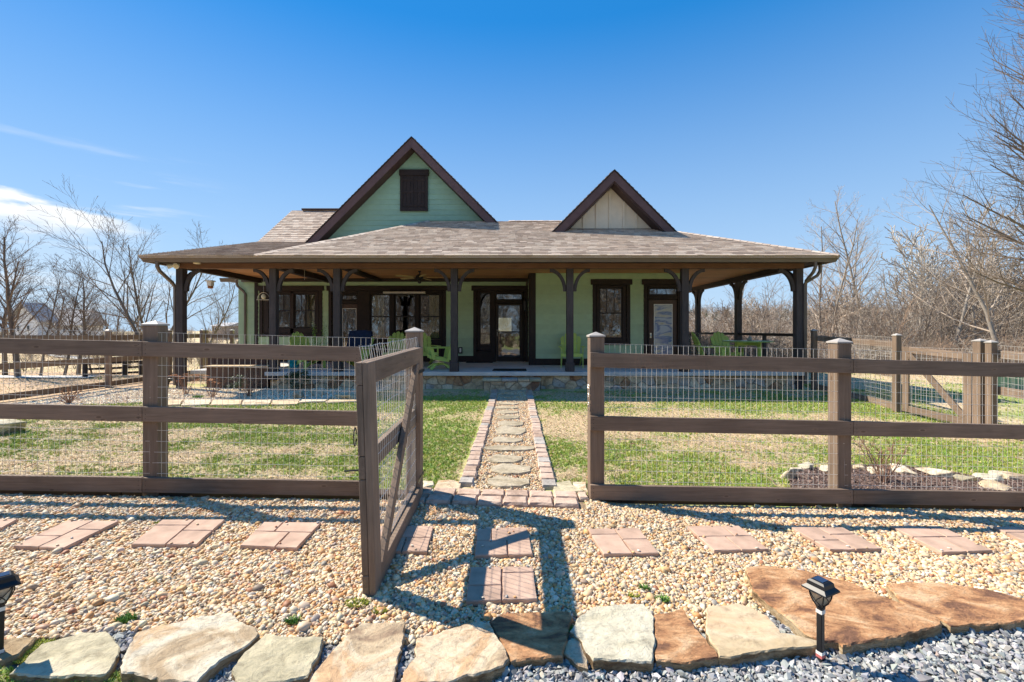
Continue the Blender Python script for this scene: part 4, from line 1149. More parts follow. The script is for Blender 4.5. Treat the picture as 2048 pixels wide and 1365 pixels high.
def siding(wall, x0, x1, y, z0, z1, ops, mat, step=.155, seed=0):
    rr = random.Random(seed); z = z0
    while z < z1 - .02:
        zt = min(z + step, z1)
        segs = [(x0, x1)]
        for o in ops:
            if o[2] < zt - .01 and o[3] > z + .01:
                ns = []
                for a, b in segs:
                    if o[0] > a: ns.append((a, min(b, o[0])))
                    if o[1] < b: ns.append((max(a, o[1]), b))
                segs = [q for q in ns if q[1] - q[0] > .02]
        out = []
        for a, b in segs:                              # long courses are made of several boards
            if b - a > 3.7:
                c = lerp(a, b, rr.uniform(.35, .65)); out += [(a, c - .0012), (c + .0012, b)]
            else: out.append((a, b))
        for a, b in out:
            mb = MB()
            mb.hexa([(a, y - .034, z), (b, y - .034, z), (b, y, z), (a, y, z), (a, y - .007, zt + .012), (b, y - .007, zt + .012), (b, y, zt + .012), (a, y, zt + .012)])
            build('siding_board', mb, mat, wall)
        z += step
XC = .47                                               # the corner where the wall steps forward
XL, XR = -9.0, 5.40
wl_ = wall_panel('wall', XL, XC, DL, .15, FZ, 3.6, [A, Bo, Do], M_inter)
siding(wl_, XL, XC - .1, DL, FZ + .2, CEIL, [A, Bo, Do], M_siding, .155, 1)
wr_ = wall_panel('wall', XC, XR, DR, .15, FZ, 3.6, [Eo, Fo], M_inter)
siding(wr_, XC + .14, XR - .1, DR, FZ + .2, CEIL, [Eo, Fo], M_siding, .155, 2)
mb = MB(); mb.box(XC, XC + .12, DR + .15, DL, FZ, 3.6); ret = build('wall', mb, M_siding, house)
for k in range(19):
    z = FZ + .2 + k * .155; mb = MB(); mb.hexa([(XC - .022, DR + .02, z), (XC, DR + .02, z), (XC, DL - .03, z), (XC - .022, DL - .03, z), (XC - .007, DR + .02, z + .165), (XC, DR + .02, z + .165), (XC, DL - .03, z + .165), (XC - .007, DL - .03, z + .165)])
    if z < 3.3: build('siding_board', mb, M_siding, ret)
mb = MB(); mb.box(XR - .12, XR, DR + .15, 19.0, FZ, 3.6); sidew = build('wall', mb, M_siding, house)
mb = MB(); mb.box(-9.75, -9.0, 15.95, 16.1, 0.0, 3.6); lw = build('wall', mb, M_siding, house)
siding(lw, -9.42, -9.06, 15.95, .3, 3.5, [], M_siding, .155, 3)
mb = MB(); mb.box(-9.75, -9.6, 16.1, 23.0, 0.0, 4.2); build('wall', mb, M_siding, house)
mb = MB(); mb.box(-9.0, -8.9, DL + .15, 16.1, 0, 3.6); build('wall', mb, M_siding, house)
# back wall with the bright window the hall looks through
BW = (wx(997, 23), wx(1023, 23), wz(664, 23), wz(636, 23))
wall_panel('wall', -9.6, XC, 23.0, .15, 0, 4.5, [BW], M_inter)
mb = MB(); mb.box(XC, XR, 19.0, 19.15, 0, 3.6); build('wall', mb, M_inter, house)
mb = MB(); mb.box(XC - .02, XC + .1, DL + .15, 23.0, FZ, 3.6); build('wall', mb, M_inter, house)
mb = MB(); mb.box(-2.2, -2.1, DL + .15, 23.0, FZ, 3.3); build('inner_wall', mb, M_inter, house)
mb = MB(); mb.box(-9.6, XC, DL + .15, 23, FZ - .1, FZ - .01); mb.box(XC, XR, DR + .15, 19, FZ - .1, FZ - .01); build('inner_floor', mb, M_doorw, house)
mb = MB(); mb.box(-9.6, XC, DL + .15, 23, 3.3, 3.38); mb.box(XC, XR, DR + .15, 19, 3.3, 3.38); build('inner_ceiling', mb, M_inter, house)
# baseboards and corner boards
for a, b, y in ((XL, Bo[0] - .1, DL), (Bo[1] + .1, Do[0] - .1, DL), (XC - .03, Fo[0] - .12, DR), (Fo[1] + .1, XR, DR)):
    if b > a: wbox('base_board', a, b, y - .035, y, FZ, FZ + .21, M_trim, house)
wbox('corner_board', wx(1059, DR - .03), wx(1071.5, DR - .03), DR - .04, DR - .001, FZ, CEIL, M_trim, house)
wbox('corner_board', XC - .04, XC - .001, DR - .04, DR + .1, FZ, CEIL, M_beamy, house)
wbox('corner_board', XR - .13, XR + .03, DR - .04, DR - .001, FZ, CEIL, M_trim, house)
wbox('corner_board', XL - .02, XL + .10, DL - .05, DL - .001, FZ - .3, CEIL, M_trim, house)

# ---- windows and doors
def sash(par, x0, x1, z0, z1, y, meet=None, vm=(), hm=(), fr=.045, glass=M_glass, lower=True, gname='glass_pane'):
    mb = MB(); t = .035
    mb.box(x0, x1, y, y + t, z0, z0 + fr); mb.box(x0, x1, y, y + t, z1 - fr, z1)
    mb.box(x0, x0 + fr, y, y + t, z0 + fr, z1 - fr); mb.box(x1 - fr, x1, y, y + t, z0 + fr, z1 - fr)
    if meet: mb.box(x0 + fr, x1 - fr, y - .004, y + t, meet - .018, meet + .018)
    zlo = meet + .018 if meet else z0 + fr
    for v in vm: mb.box(v - .009, v + .009, y + .003, y + t - .003, zlo, z1 - fr)
    for h in hm: mb.box(x0 + fr, x1 - fr, y + .004, y + t - .004, h - .009, h + .009)
    build('sash', mb, M_sash, par)
    mb = MB()
    zs = [z0 + fr * .5, meet, z1 - fr * .5] if meet else [z0 + fr * .5, z1 - fr * .5]
    for k in range(len(zs) - 1):
        g = MB(); g.box(x0 + fr * .5, x1 - fr * .5, y + .014 + .004 * k, y + .018 + .004 * k, zs[k], zs[k + 1]); build(gname, g, glass, par)
def trim(name, o, y, head=.17, side=.11, sill=.10, ears=.06, door=False, label=None, mulls=()):
    x0, x1, z0, z1 = o
    mb = MB(); p = .045
    mb.box(x0 - side - ears, x1 + side + ears, y - p - .02, y - .001, z1, z1 + head)
    mb.box(x0 - side, x0, y - p, y - .001, z0 if door else z0 - .0, z1 - .001); mb.box(x1, x1 + side, y - p, y - .001, z0, z1 - .001)
    if not door: mb.box(x0 - side, x1 + side, y - p - .012, y - .001, z0 - sill, z0 - .001)
    # lining of the opening
    mb.box(x0, x0 + .02, y, y + .12, z0, z1); mb.box(x1 - .02, x1, y, y + .12, z0, z1); mb.box(x0 + .02, x1 - .02, y, y + .12, z1 - .02, z1)
    for a, b, c, d in mulls: mb.box(a, b, y - .02, y + .10, c, d)
    return build(name, mb, M_trim, house, bevel=.004, label=label)
y_ = DL + .03
za, zb = wz(657, DL), wz(587.5, DL)
w = trim('window', A, DL, mulls=[(wx(581, DL), wx(587.5, DL), A[2], A[3] - .021), (A[0] + .021, wx(537, DL), A[2], A[3] - .021), (wx(631, DL), A[1] - .021, A[2], A[3] - .021), (wx(537, DL) + .001, wx(631, DL) - .001, A[2], za - .001), (wx(537, DL) + .001, wx(631, DL) - .001, zb + .001, A[3] - .021)])
for a, b, vm in ((537, 581, (551, 566)), (587.5, 631, (602, 616))): sash(w, wx(a, DL) + .002, wx(b, DL) - .002, za, zb, y_, wz(622, DL), [wx(v, DL) for v in vm])
# door and triple window under one header
w = trim('window', Bo, DL, door=True)
mb = MB()
def blk(a, b, c, d, y0=DL - .02, y1=DL + .11): mb.box(wx(a, DL), wx(b, DL), y0, y1, wz(d, DL), wz(c, DL))
blk(666, 680.5, 583, 725); blk(715, 739.5, 583, 725); blk(681, 714.5, 583, 589); blk(681, 714.5, 602, 608)
blk(781, 788, 583, 725); blk(832, 838, 583, 725); blk(881, 885, 583, 725)
for a, b in ((740, 780.5), (788.5, 831.5), (838.5, 880.5)): blk(a, b, 583, 587.5); blk(a, b, 680, 725)
build('mullion', mb, M_trim, w)
for a, b in ((740, 780.5), (788.5, 831.5), (838.5, 880.5)): sash(w, wx(a, DL) + .002, wx(b, DL) - .002, wz(679.5, DL), wz(588, DL), y_, wz(633.5, DL))
sash(w, wx(681, DL), wx(714.5, DL), wz(601.5, DL), wz(589.5, DL), y_, None, [wx(692, DL), wx(703, DL)])
dr = wbox('door', wx(681, DL), wx(714.5, DL), DL + .05, DL + .09, FZ + .02, wz(608.5, DL), M_doorw, house)
g_ = MB(); g_.box(wx(685, DL), wx(711, DL), DL + .038, DL + .049, wz(702, DL), wz(618, DL)); build('door_glass', g_, M_glass, dr)
mb = MB()
for a, b in ((wx(684, DL), wx(685, DL)), (wx(711, DL), wx(712, DL))): mb.box(a, b, DL + .036, DL + .0495, wz(703, DL), wz(617, DL))
mb.box(wx(685, DL), wx(711, DL), DL + .036, DL + .0495, wz(618, DL), wz(617, DL)); build('glass_frame', mb, M_white, dr)
# front door with side light and transom
w = trim('window', Do, DL, door=True, label='front door surround with side light and transom')
mb = MB()
blk(955, 959.5, 583, 700); blk(981, 991, 583, 725); blk(960, 980.5, 583, 586); blk(960, 980.5, 690.5, 702); blk(991.5, 1045, 583, 587); blk(991.5, 1045, 601, 607); blk(1044.8, 1047.5, 608, 725)
build('mullion', mb, M_trim, w)
g2 = MB(); g2.box(wx(950, DL), wx(990, DL), DL - .03, DL - .001, FZ, wz(703, DL)); build('apron_panel', g2, M_trim, w)
sash(w, wx(960, DL), wx(980.5, DL), wz(690, DL), wz(586.5, DL), y_, None, fr=.02)
sash(w, wx(991.5, DL), wx(1044.5, DL), wz(600.5, DL), wz(587.5, DL), y_, None, [wx(1009.5, DL), wx(1026.5, DL)], fr=.035)
x0, x1, z0, z1 = wx(992, DL), wx(1044, DL), FZ + .02, wz(608, DL)
mb = MB(); f = .085
mb.box(x0, x0 + f, DL + .02, DL + .06, z0, z1); mb.box(x1 - f, x1, DL + .02, DL + .06, z0, z1); mb.box(x0 + f, x1 - f, DL + .02, DL + .06, z1 - .06, z1); mb.box(x0 + f, x1 - f, DL + .02, DL + .06, z0, z0 + .16)
mb.box(x0 + f, x1 - f, DL + .022, DL + .058, wz(665.5, DL), wz(663, DL))
dr = build('door', mb, M_sash, house, bevel=.003, label='black-framed glass storm door of the main entrance')
mb = MB(); mb.box(x0 + .02, x0 + .035, DL + .012, DL + .019, z0, z1); mb.box(x1 - .035, x1 - .02, DL + .012, DL + .019, z0, z1); mb.box(x0 + .035, x1 - .035, DL + .012, DL + .019, z1 - .03, z1 - .015); build('door_edge', mb, M_doorw, dr)
for a, b in ((z0 + .16, wz(665.5, DL)), (wz(663, DL), z1 - .06)):
    g_ = MB(); g_.box(x0 + f, x1 - f, DL + .038, DL + .042, a, b); build('door_glass', g_, M_glass, dr)
mb = MB(); mb.tube([(x0 + .045, DL + .0, 1.55), (x0 + .045, DL - .02, 1.55), (x0 + .045, DL - .02, 1.40), (x0 + .045, DL + .0, 1.40)], .009, 6); mb.lathe((x0 + .045, DL - .01, 1.60), [(.02, 0), (.02, .02)], 8); build('door_handle', mb, M_metal, dr)
# right wall: window and brown door
yr = DR + .03
za, zb = wz(677, DR), wz(576, DR)
w = trim('window', Eo, DR, mulls=[(Eo[0] + .021, wx(1199, DR), Eo[2], Eo[3] - .021), (wx(1245, DR), Eo[1] - .021, Eo[2], Eo[3] - .021), (wx(1199, DR) + .001, wx(1245, DR) - .001, Eo[2], za - .001), (wx(1199, DR) + .001, wx(1245, DR) - .001, zb + .001, Eo[3] - .021)])
sash(w, wx(1199, DR) + .002, wx(1245, DR) - .002, za, zb, yr, wz(626.5, DR), [wx(1214, DR), wx(1229, DR)], fr=.03)
w = trim('window', Fo, DR, door=True, label='dark surround of the brown side door with transom')
mb = MB()
def blr(a, b, c, d): mb.box(wx(a, DR), wx(b, DR), DR - .02, DR + .11, wz(d, DR), wz(c, DR))
blr(1295.5, 1297.5, 571, 727); blr(1355.5, 1358.5, 571, 727); blr(1298, 1355, 571, 576); blr(1298, 1355, 591, 599)
build('mullion', mb, M_trim, w)
sash(w, wx(1298, DR), wx(1355, DR), wz(590.5, DR), wz(576.5, DR), yr, None, [wx(1315, DR), wx(1333, DR)], fr=.03)
dr = wbox('door', wx(1298, DR), wx(1355, DR), DR + .05, DR + .09, FZ + .02, wz(599.5, DR), M_doorw, house, label='brown side door with reflections painted in its glass')
g_ = MB(); g_.box(wx(1310, DR), wx(1344.5, DR), DR + .038, DR + .049, wz(714, DR), wz(610, DR)); build('door_glass', g_, M_wavy, dr)
mb = MB(); a, b, c, d = wx(1308.5, DR), wx(1346, DR), wz(715, DR), wz(608.5, DR); e = wx(1310, DR) - a
mb.box(a, a + e, DR + .034, DR + .0495, c, d); mb.box(b - e, b, DR + .034, DR + .0495, c, d); mb.box(a + e, b - e, DR + .034, DR + .0495, d - e, d); mb.box(a + e, b - e, DR + .034, DR + .0495, c, c + e); build('glass_frame', mb, M_white, dr)
mb = MB(); mb.lathe((wx(1302, DR), DR + .02, 1.42), [(.025, 0), (.03, .02), (.025, .04)], 8); mb.box(wx(1300.5, DR), wx(1303.5, DR), DR + .03, DR + .05, 1.36, 1.52); build('door_handle', mb, M_metal, dr)
# curtains
def curtain(x0, x1, z0, z1, y, seed):
    mb = MB(); rr = random.Random(seed); n = 26; vs = []; ph = rr.uniform(0, 6)
    for i in range(n + 1):
        x = lerp(x0, x1, i / n)
        vs += [(x, y + .03 * math.sin(i * 1.5 + ph), z0), (x, y + .022 * math.sin(i * 1.5 + ph), z1)]
    mb.add(vs, [(2 * i, 2 * i + 2, 2 * i + 3, 2 * i + 1) for i in range(n)])
    o = build('curtain', mb, M_curtain, None, smooth=True)
    return o
for k, (a, b, lab) in enumerate(((740, 767, 'pale curtain inside left sash of the triple porch window'), (857, 880, 'pale curtain inside right sash of the triple porch window'), (612, 630, 'short pale curtain in the double window by the left post'))):
    z0 = wz(680 if k < 2 else 657, DL)
    tag(curtain(wx(a, DL), wx(b, DL), z0, wz(587, DL), DL + .10, k), lab, 'curtain')

# ---- ceiling, beams, posts
PDX = [-8.86, -6.40, -4.71, -1.61, 1.455, 4.50, 7.52]; PY = 12.02; PW2 = .18
BZ = 3.24
def ceiling_boards(x0, x1, y0, y1):
    x = y0; k = 0
    while x < y1:
        xe = min(y1, x + .19); mb = MB(); mb.box(x0, x1, x + .003, xe - .003, CEIL, CEIL + .02); build('ceiling_board', mb, M_ceil, ceil)
        x = xe; k += 1
mb = MB(); mb.box(-8.9, 7.6, 12.1, DR, CEIL + .021, CEIL + .04); mb.box(-8.9, XC, DR, DL, CEIL + .021, CEIL + .04); mb.box(XR, 7.6, DR, 20.4, CEIL + .021, CEIL + .04)
ceil = build('porch_ceiling', mb, M_soffit, house)
ceiling_boards(-8.8, 7.44, 12.12, DR - .01); ceiling_boards(-8.8, XC - .03, DR + .0, DL - .01); ceiling_boards(XR + .02, 7.44, DR, 20.3)
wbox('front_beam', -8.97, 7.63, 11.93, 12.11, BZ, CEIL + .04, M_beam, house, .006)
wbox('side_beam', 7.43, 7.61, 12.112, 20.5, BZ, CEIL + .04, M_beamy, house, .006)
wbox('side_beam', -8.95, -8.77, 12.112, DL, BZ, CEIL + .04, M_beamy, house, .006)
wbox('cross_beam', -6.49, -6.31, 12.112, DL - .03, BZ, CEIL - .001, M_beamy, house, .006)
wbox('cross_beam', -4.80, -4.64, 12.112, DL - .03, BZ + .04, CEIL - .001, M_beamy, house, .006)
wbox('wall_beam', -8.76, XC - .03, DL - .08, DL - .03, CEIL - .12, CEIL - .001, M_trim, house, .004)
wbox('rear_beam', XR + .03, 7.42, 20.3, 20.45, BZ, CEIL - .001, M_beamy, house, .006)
mb = MB(); mb.box(-9.3, 8.0, 11.5, 11.928, CEIL - .03, CEIL - .01); build('soffit', mb, M_soffit, house)
mb = MB(); mb.box(7.632, 8.05, 11.5, 20.9, CEIL - .03, CEIL - .012); build('soffit', mb, M_soffit, house)
mb = MB(); mb.box(-9.35, -8.972, 11.5, 15.9, CEIL - .03, CEIL - .012); build('soffit', mb, M_soffit, house)
wbox('fascia_board', -9.33, 8.03, 11.51, 11.535, CEIL - .06, 3.47, M_soffit, house, .003)
def porch_post(x, y, dirs, z0=FZ, base=True):
    mb = MB(); h = PW2 / 2; mb.box(x - h, x + h, y - h, y + h, z0, BZ); o = build('porch_post', mb, M_post, house, bevel=.008)
    if base: wbox('post_base', x - h - .025, x + h + .025, y - h - .025, y + h + .025, z0, z0 + .24, M_post, o, .006)
    for dx, dy in dirs:
        n = 10; mb = MB(); wd = .09; hh = .085; Rx, Rz = .44, .60
        ring = []
        for k in range(n + 1):
            t = math.pi / 2 * k / n
            for off in (0, 1):
                # inner curve and outer curve of the brace
                cx = h + Rx - (Rx - off * 0) * math.cos(t) * 1.0 + (-.0); cz = BZ - Rz + Rz * math.sin(t)
                nx, nz = math.cos(t), -math.sin(t)
                px_ = cx + (nx * hh if off else 0); pz_ = cz + (nz * hh if off else 0)
                ring.append((px_, pz_))
        vs = []
        for (a, z) in ring:
            for s in (-1, 1):
                vs.append((x + dx * a + (s * wd / 2 if dy else 0), y + dy * a + (s * wd / 2 if dx else 0), z))
        fs = []
        for k in range(n):
            i = 4 * k; j = i + 4
            fs += [(i, j, j + 2, i + 2), (i + 1, i + 3, j + 3, j + 1), (i, i + 1, j + 1, j), (i + 2, j + 2, j + 3, i + 3)]
        fs += [(0, 2, 3, 1), (4 * n, 4 * n + 1, 4 * n + 3, 4 * n + 2)]
        mb.add(vs, fs); build('bracket', mb, M_post, o)
    return o
porch_post(PDX[0], PY, [(1, 0), (0, 1)], .02, False)
for x in PDX[1:-1]: porch_post(x, PY, [(1, 0), (-1, 0)], FZ if x > -6 else .3)
porch_post(PDX[-1], PY, [(-1, 0), (0, 1)], .02, False)
for y in (15.25, 18.6): porch_post(PDX[-1], y, [(0, 1), (0, -1)], FZ, False)
porch_post(PDX[-1], 20.35, [(0, -1)], FZ, False)
# side railing
for y0, y1 in ((12.14, 15.13), (15.37, 18.48), (18.72, 20.2)):
    wbox('porch_rail', 7.47, 7.56, y0, y1, 1.44, 1.52, M_beamy, house)
    wbox('porch_rail', 7.48, 7.55, y0, y1, .62, .68, M_beamy, house)
    ym = (y0 + y1) / 2; wbox('rail_post', 7.47, 7.56, ym - .045, ym + .045, FZ, 1.439, M_post, house)
# back porch rail with mesh
wbox('porch_rail', XR + .03, 7.42, 20.32, 20.40, 1.44, 1.52, M_beamy, house)
for x in (6.1, 6.8): wbox('rail_post', x - .04, x + .04, 20.32, 20.40, FZ, 1.439, M_post, house)
# floor slab
mb = MB(); mb.box(-6.58, 7.62, 11.88, DR + .0, FZ - .10, FZ); mb.box(-8.9, XC, DR, DL + .15, FZ - .10, FZ); mb.box(-8.9, -6.582, 12.4, DR, FZ - .10, FZ); mb.box(XR, 7.62, DR, 20.5, FZ - .10, FZ)
build('porch_floor', mb, M_conc, house, bevel=.006)
mb = MB(); mb.box(.86, .868, 11.9, DR - .04, FZ + .0005, FZ + .002); build('floor_joint', mb, M_mortar, house)
mb = MB(); mb.box(-6.5, 7.55, 12.03, 12.2, -.1, FZ - .1); mb.box(7.40, 7.55, 12.2, 20.4, -.3, FZ - .1); mb.box(-6.5, -6.35, 12.2, 12.6, -.1, FZ - .1)
foundation = build('stone_foundation', mb, M_mortar, house)
# stones of the veneer: irregular cells with recessed joints
def voronoi_cells(x0, x1, z0, z1, n, seed, asp=1.3):
    rr = np.random.RandomState(seed)
    pts = []
    while len(pts) < n:
        p = (rr.uniform(x0, x1), rr.uniform(z0, z1))
        best = p
        bd = -1
        for _ in range(8):
            q = (rr.uniform(x0, x1), rr.uniform(z0, z1)); d = min([((q[0] - a) / asp) ** 2 + (q[1] - b) ** 2 for a, b in pts] or [9])
            if d > bd: bd, best = d, q
        pts.append(best)
    cells = []
    for i, (a, b) in enumerate(pts):
        poly = [(x0, z0), (x1, z0), (x1, z1), (x0, z1)]
        for j, (c, d) in enumerate(pts):
            if i == j or abs(c - a) > 1.6: continue
            mx_, mz_ = (a + c) / 2, (b + d) / 2; nx, nz_ = (c - a) / asp ** 2, d - b
            out = []
            for k in range(len(poly)):
                p, q = poly[k], poly[(k + 1) % len(poly)]
                sp_ = (p[0] - mx_) * nx + (p[1] - mz_) * nz_; sq = (q[0] - mx_) * nx + (q[1] - mz_) * nz_
                if sp_ <= 0: out.append(p)
                if sp_ * sq < 0: t_ = sp_ / (sp_ - sq); out.append((p[0] + (q[0] - p[0]) * t_, p[1] + (q[1] - p[1]) * t_))
            poly = out
            if len(poly) < 3: break
        if len(poly) >= 3: cells.append((poly, (a, b)))
    return cells
def veneer(par, x0, x1, z0, z1, y, n, seed, axis='x', face=-1):
    rr = random.Random(seed)
    for poly, c in voronoi_cells(x0, x1, z0, z1, n, seed):
        cx = sum(p[0] for p in poly) / len(poly); cz = sum(p[1] for p in poly) / len(poly)
        o1 = []; o2 = []
        pr = rr.uniform(.018, .04)
        for p in poly:
            d = Vector((p[0] - cx, p[1] - cz)); L = d.length
            if L < .02: continue
            k1 = max(.1, (L - .012) / L); k2 = max(.1, (L - .024) / L)
            o1.append((cx + d.x * k1, cz + d.y * k1)); o2.append((cx + d.x * k2 + rr.uniform(-.004, .004), cz + d.y * k2))
        n_ = len(o1)
        if n_ < 3: continue
        def q(a, z, dep): return (a, y + face * dep, z) if axis == 'x' else (y + face * dep, a, z)
        vs = [q(a, z, -.005) for a, z in o1] + [q(a, z, pr * .7) for a, z in o1] + [q(a, z, pr + rr.uniform(-.004, .004)) for a, z in o2]
        fs = [(i, (i + 1) % n_, n_ + (i + 1) % n_, n_ + i) for i in range(n_)] + [(n_ + i, n_ + (i + 1) % n_, 2 * n_ + (i + 1) % n_, 2 * n_ + i) for i in range(n_)] + [tuple(2 * n_ + i for i in range(n_))]
        mb = MB(); mb.add(vs, fs); build('stone', mb, rr.choice([VEN[0], VEN[0], VEN[1], VEN[2], VEN[3]]), par)
veneer(foundation, -6.5, -.84, -.02, FZ - .105, 12.03, 46, 3)
veneer(foundation, .68, 7.55, -.02, FZ - .105, 12.03, 56, 4)
veneer(foundation, -.84, .68, .32, FZ - .105, 12.03, 6, 5)
veneer(foundation, 12.1, 20.3, -.2, FZ - .105, 7.55, 30, 6, 'y', 1)
mb = MB(); mb.box(-.80, .64, 11.60, 12.025, -.1, .30)
step = build('porch_step', mb, M_mortar, house)
veneer(step, -.80, .64, -.02, .295, 11.60, 11, 8)
xs = -.84
for k, L in enumerate((.5, .42, .3, .3)):
    slab('step_cap_stone', [(xs, 11.54), (xs + L - .012, 11.54), (xs + L - .012, 12.0), (xs, 12.0)], .36, .055, [M_rkgreen, VEN[1], VEN[0], M_rkgreen][k], step, .1, .006, .008, .003, k, rings=[1, .7, .3])
    xs += L

# ---- roofs
RCOL = [(.49, .385, .30), (.55, .44, .35), (.44, .34, .265), (.60, .50, .405), (.52, .425, .34), (.38, .295, .235)]
def shingles(par, O, u, v, poly, seed=0, expo=.165, tab=.24, dark=1.0):
    """tabs laid in courses over the polygon given in (along the eave, up the slope)"""
    O, u, v = Vector(O), Vector(u).normalized(), Vector(v).normalized(); n = u.cross(v).normalized()
    if n.z < 0: n = -n
    rr = random.Random(seed); mb = MB()
    vmax = max(p[1] for p in poly); vmin = min(p[1] for p in poly); b = vmin
    def span(t):
        xs = []
        for i in range(len(poly)):
            p, q = poly[i], poly[(i + 1) % len(poly)]
            if (p[1] <= t < q[1]) or (q[1] <= t < p[1]): xs.append(p[0] + (q[0] - p[0]) * (t - p[1]) / (q[1] - p[1]))
        return (min(xs), max(xs)) if len(xs) >= 2 else None
    row = 0
    while b < vmax - .01:
        t = min(b + expo, vmax); s0 = span(b + .001); s1 = span(t - .001)
        if s0 and s1:
            x = min(s0[0], s1[0]) - rr.uniform(0, tab)
            xe = max(s0[1], s1[1])
            while x < xe:
                w = tab * rr.uniform(.55, 1.25); a0, a1 = x + .003, x + w - .003
                c0, c1 = max(a0, s0[0]), min(a1, s0[1]); d0, d1 = max(a0, s1[0]), min(a1, s1[1])
                if c1 > c0 or d1 > d0:
                    if c1 <= c0: c0 = c1 = min(max(a0, s0[0]), s0[1])
                    if d1 <= d0: d0 = d1 = min(max(a0, s1[0]), s1[1])
                    drop = rr.choice((0, 0, .012)); h = rr.uniform(.022, .028)
                    cc = rr.choice(RCOL); k = rr.uniform(.93, 1.07) * dark; col = (cc[0] * k, cc[1] * k, cc[2] * k)
                    pt = lambda aa, bb, hh: tuple(O + u * aa + v * bb + n * hh)
                    lo = b - drop
                    mb.add([pt(c0, lo, 0), pt(c1, lo, 0), pt(c0, lo, h), pt(c1, lo, h), pt(d1, t + .01, .004), pt(d0, t + .01, .004)],
                           [(0, 1, 3, 2), (2, 3, 4, 5), (0, 2, 5), (1, 4, 3)], col)
                x += w
        b += expo; row += 1
    return build('shingles', mb, M_shingle, par, kind='stuff')
def deck(name, pts, th=.05, mat=None):                           # a roof slab under its shingles
    mb = MB(); mb.prism([Vector(p) for p in pts], (0, 0, -th)); mb.c = [RCOL[2]] * len(mb.f)
    return build(name, mb, mat or M_shingle, house)
ZE, DE = 3.48, 11.36
EL, ER = -9.45, 8.14
p1 = .413; RD = 16.3; RZ = ZE + p1 * (RD - DE)
Apt = Vector((wx(505, DE), DE, ZE)); Bpt = Vector((-3.15, RD, RZ)); Rt = Vector((ER - (RD - DE), RD, RZ))
sl = lambda p: math.sqrt(1 + p * p)
# front slope
front = deck('roof', [Apt, (ER, DE, ZE), Rt, Bpt])
vv = Vector((0, 1, p1))
shingles(front, (0, DE, ZE + .002), (1, 0, 0), vv, [(Apt.x, -.02), (ER, -.02), (Rt.x, (RD - DE) * sl(p1)), (Bpt.x, (RD - DE) * sl(p1))], 1)
# hip caps
mb = MB()
def capline(a, b, w=.14):
    a, b = Vector(a), Vector(b); n = int((b - a).length / .2)
    for k in range(n):
        p, q = a.lerp(b, k / n), a.lerp(b, (k + 1.15) / n); s = (b - a).cross(Vector((0, 0, 1))).normalized() * w
        cc = random.choice(RCOL); up = Vector((0, 0, .035)); lo = Vector((0, 0, -.02))
        mb.add([tuple(p + up + Vector((0, 0, .008))), tuple(q + up), tuple(q - s + lo), tuple(p - s + lo + Vector((0, 0, .008))), tuple(q + s + lo), tuple(p + s + lo + Vector((0, 0, .008)))], [(0, 1, 2, 3), (0, 5, 4, 1)], tuple(c * 1.05 for c in cc))
capline((ER, DE, ZE), Rt); capline(Rt, (-.2, RD, RZ)); capline(Apt + Vector((.02, 0, 0)), Bpt)
build('ridge_caps', mb, M_shingle, front, kind='stuff')
right = deck('roof', [(ER, DE, ZE), (ER, 21.24, ZE), Rt]); deck('roof', [Rt, (ER, 21.24, ZE), (XC - .5, 21.24, ZE), (XC - .5, RD, RZ)])
shingles(right, (ER, 0, ZE + .002), (0, 1, 0), (-1, 0, p1), [(DE, 0), (21.24, 0), (RD, (RD - DE) * sl(p1))], 2)
# left porch roof of lower pitch
p2 = .257; LD = 16.7; LZ = ZE + p2 * (LD - DE)
left = deck('roof', [(EL, DE, ZE - .003), (Apt.x - .01, DE, ZE - .003), (-3.2, LD, LZ - .003), (-9.5, LD, LZ - .003)])
shingles(left, (0, DE, ZE + .0), (1, 0, 0), (0, 1, p2), [(EL, -.02), (Apt.x + .02, -.02), (-3.2, (LD - DE) * sl(p2)), (-9.5, (LD - DE) * sl(p2))], 3, dark=.92)  # tabs toned down: darker look of the grazing shallow slope put into their colour
Dm = Vector((-5.2, RD, ZE + p2 * (RD - DE)))
deck('roof', [Apt + Vector((0, 0, -.01)), Bpt + Vector((0, 0, -.01)), Dm + Vector((0, 0, -.01))], .03)
# steep main roof on the left
p3 = .71; MD = 19.3; MZ = LZ + p3 * (MD - LD)
main = deck('roof', [(-9.5, LD, LZ), (-3.9, LD, LZ), (-3.9, MD, MZ), (-9.5, MD, MZ)])
shingles(main, (0, LD, LZ + .002), (1, 0, 0), (0, 1, p3), [(-9.5, 0), (-3.9, 0), (-3.9, (MD - LD) * sl(p3)), (-9.5, (MD - LD) * sl(p3))], 4)
deck('roof', [(-9.5, MD, MZ), (-3.9, MD, MZ), (-3.9, 23.6, MZ - p3 * 4.3), (-9.5, 23.6, MZ - p3 * 4.3)])
wbox('ridge_vent', -9.05, -4.2, MD - .14, MD + .14, MZ + .0, MZ + .07, M_soffit, house, .01)
mb = MB(); mb.prism([(-9.48, LD, LZ - .05), (-9.48, MD, MZ - .05), (-9.48, MD, MZ - .26), (-9.48, LD, LZ - .26)], (.04, 0, 0)); build('rake_board', mb, M_fascia, house)
mb = MB(); mb.prism([(-9.46, 16.1, 3.4), (-9.46, 16.2, 4.6), (-9.46, LD, LZ - .1), (-9.46, MD, MZ - .1), (-9.46, 23, 3.9), (-9.46, 23, 3.4)], (.06, 0, 0)); build('end_wall', mb, M_sidingb, house)
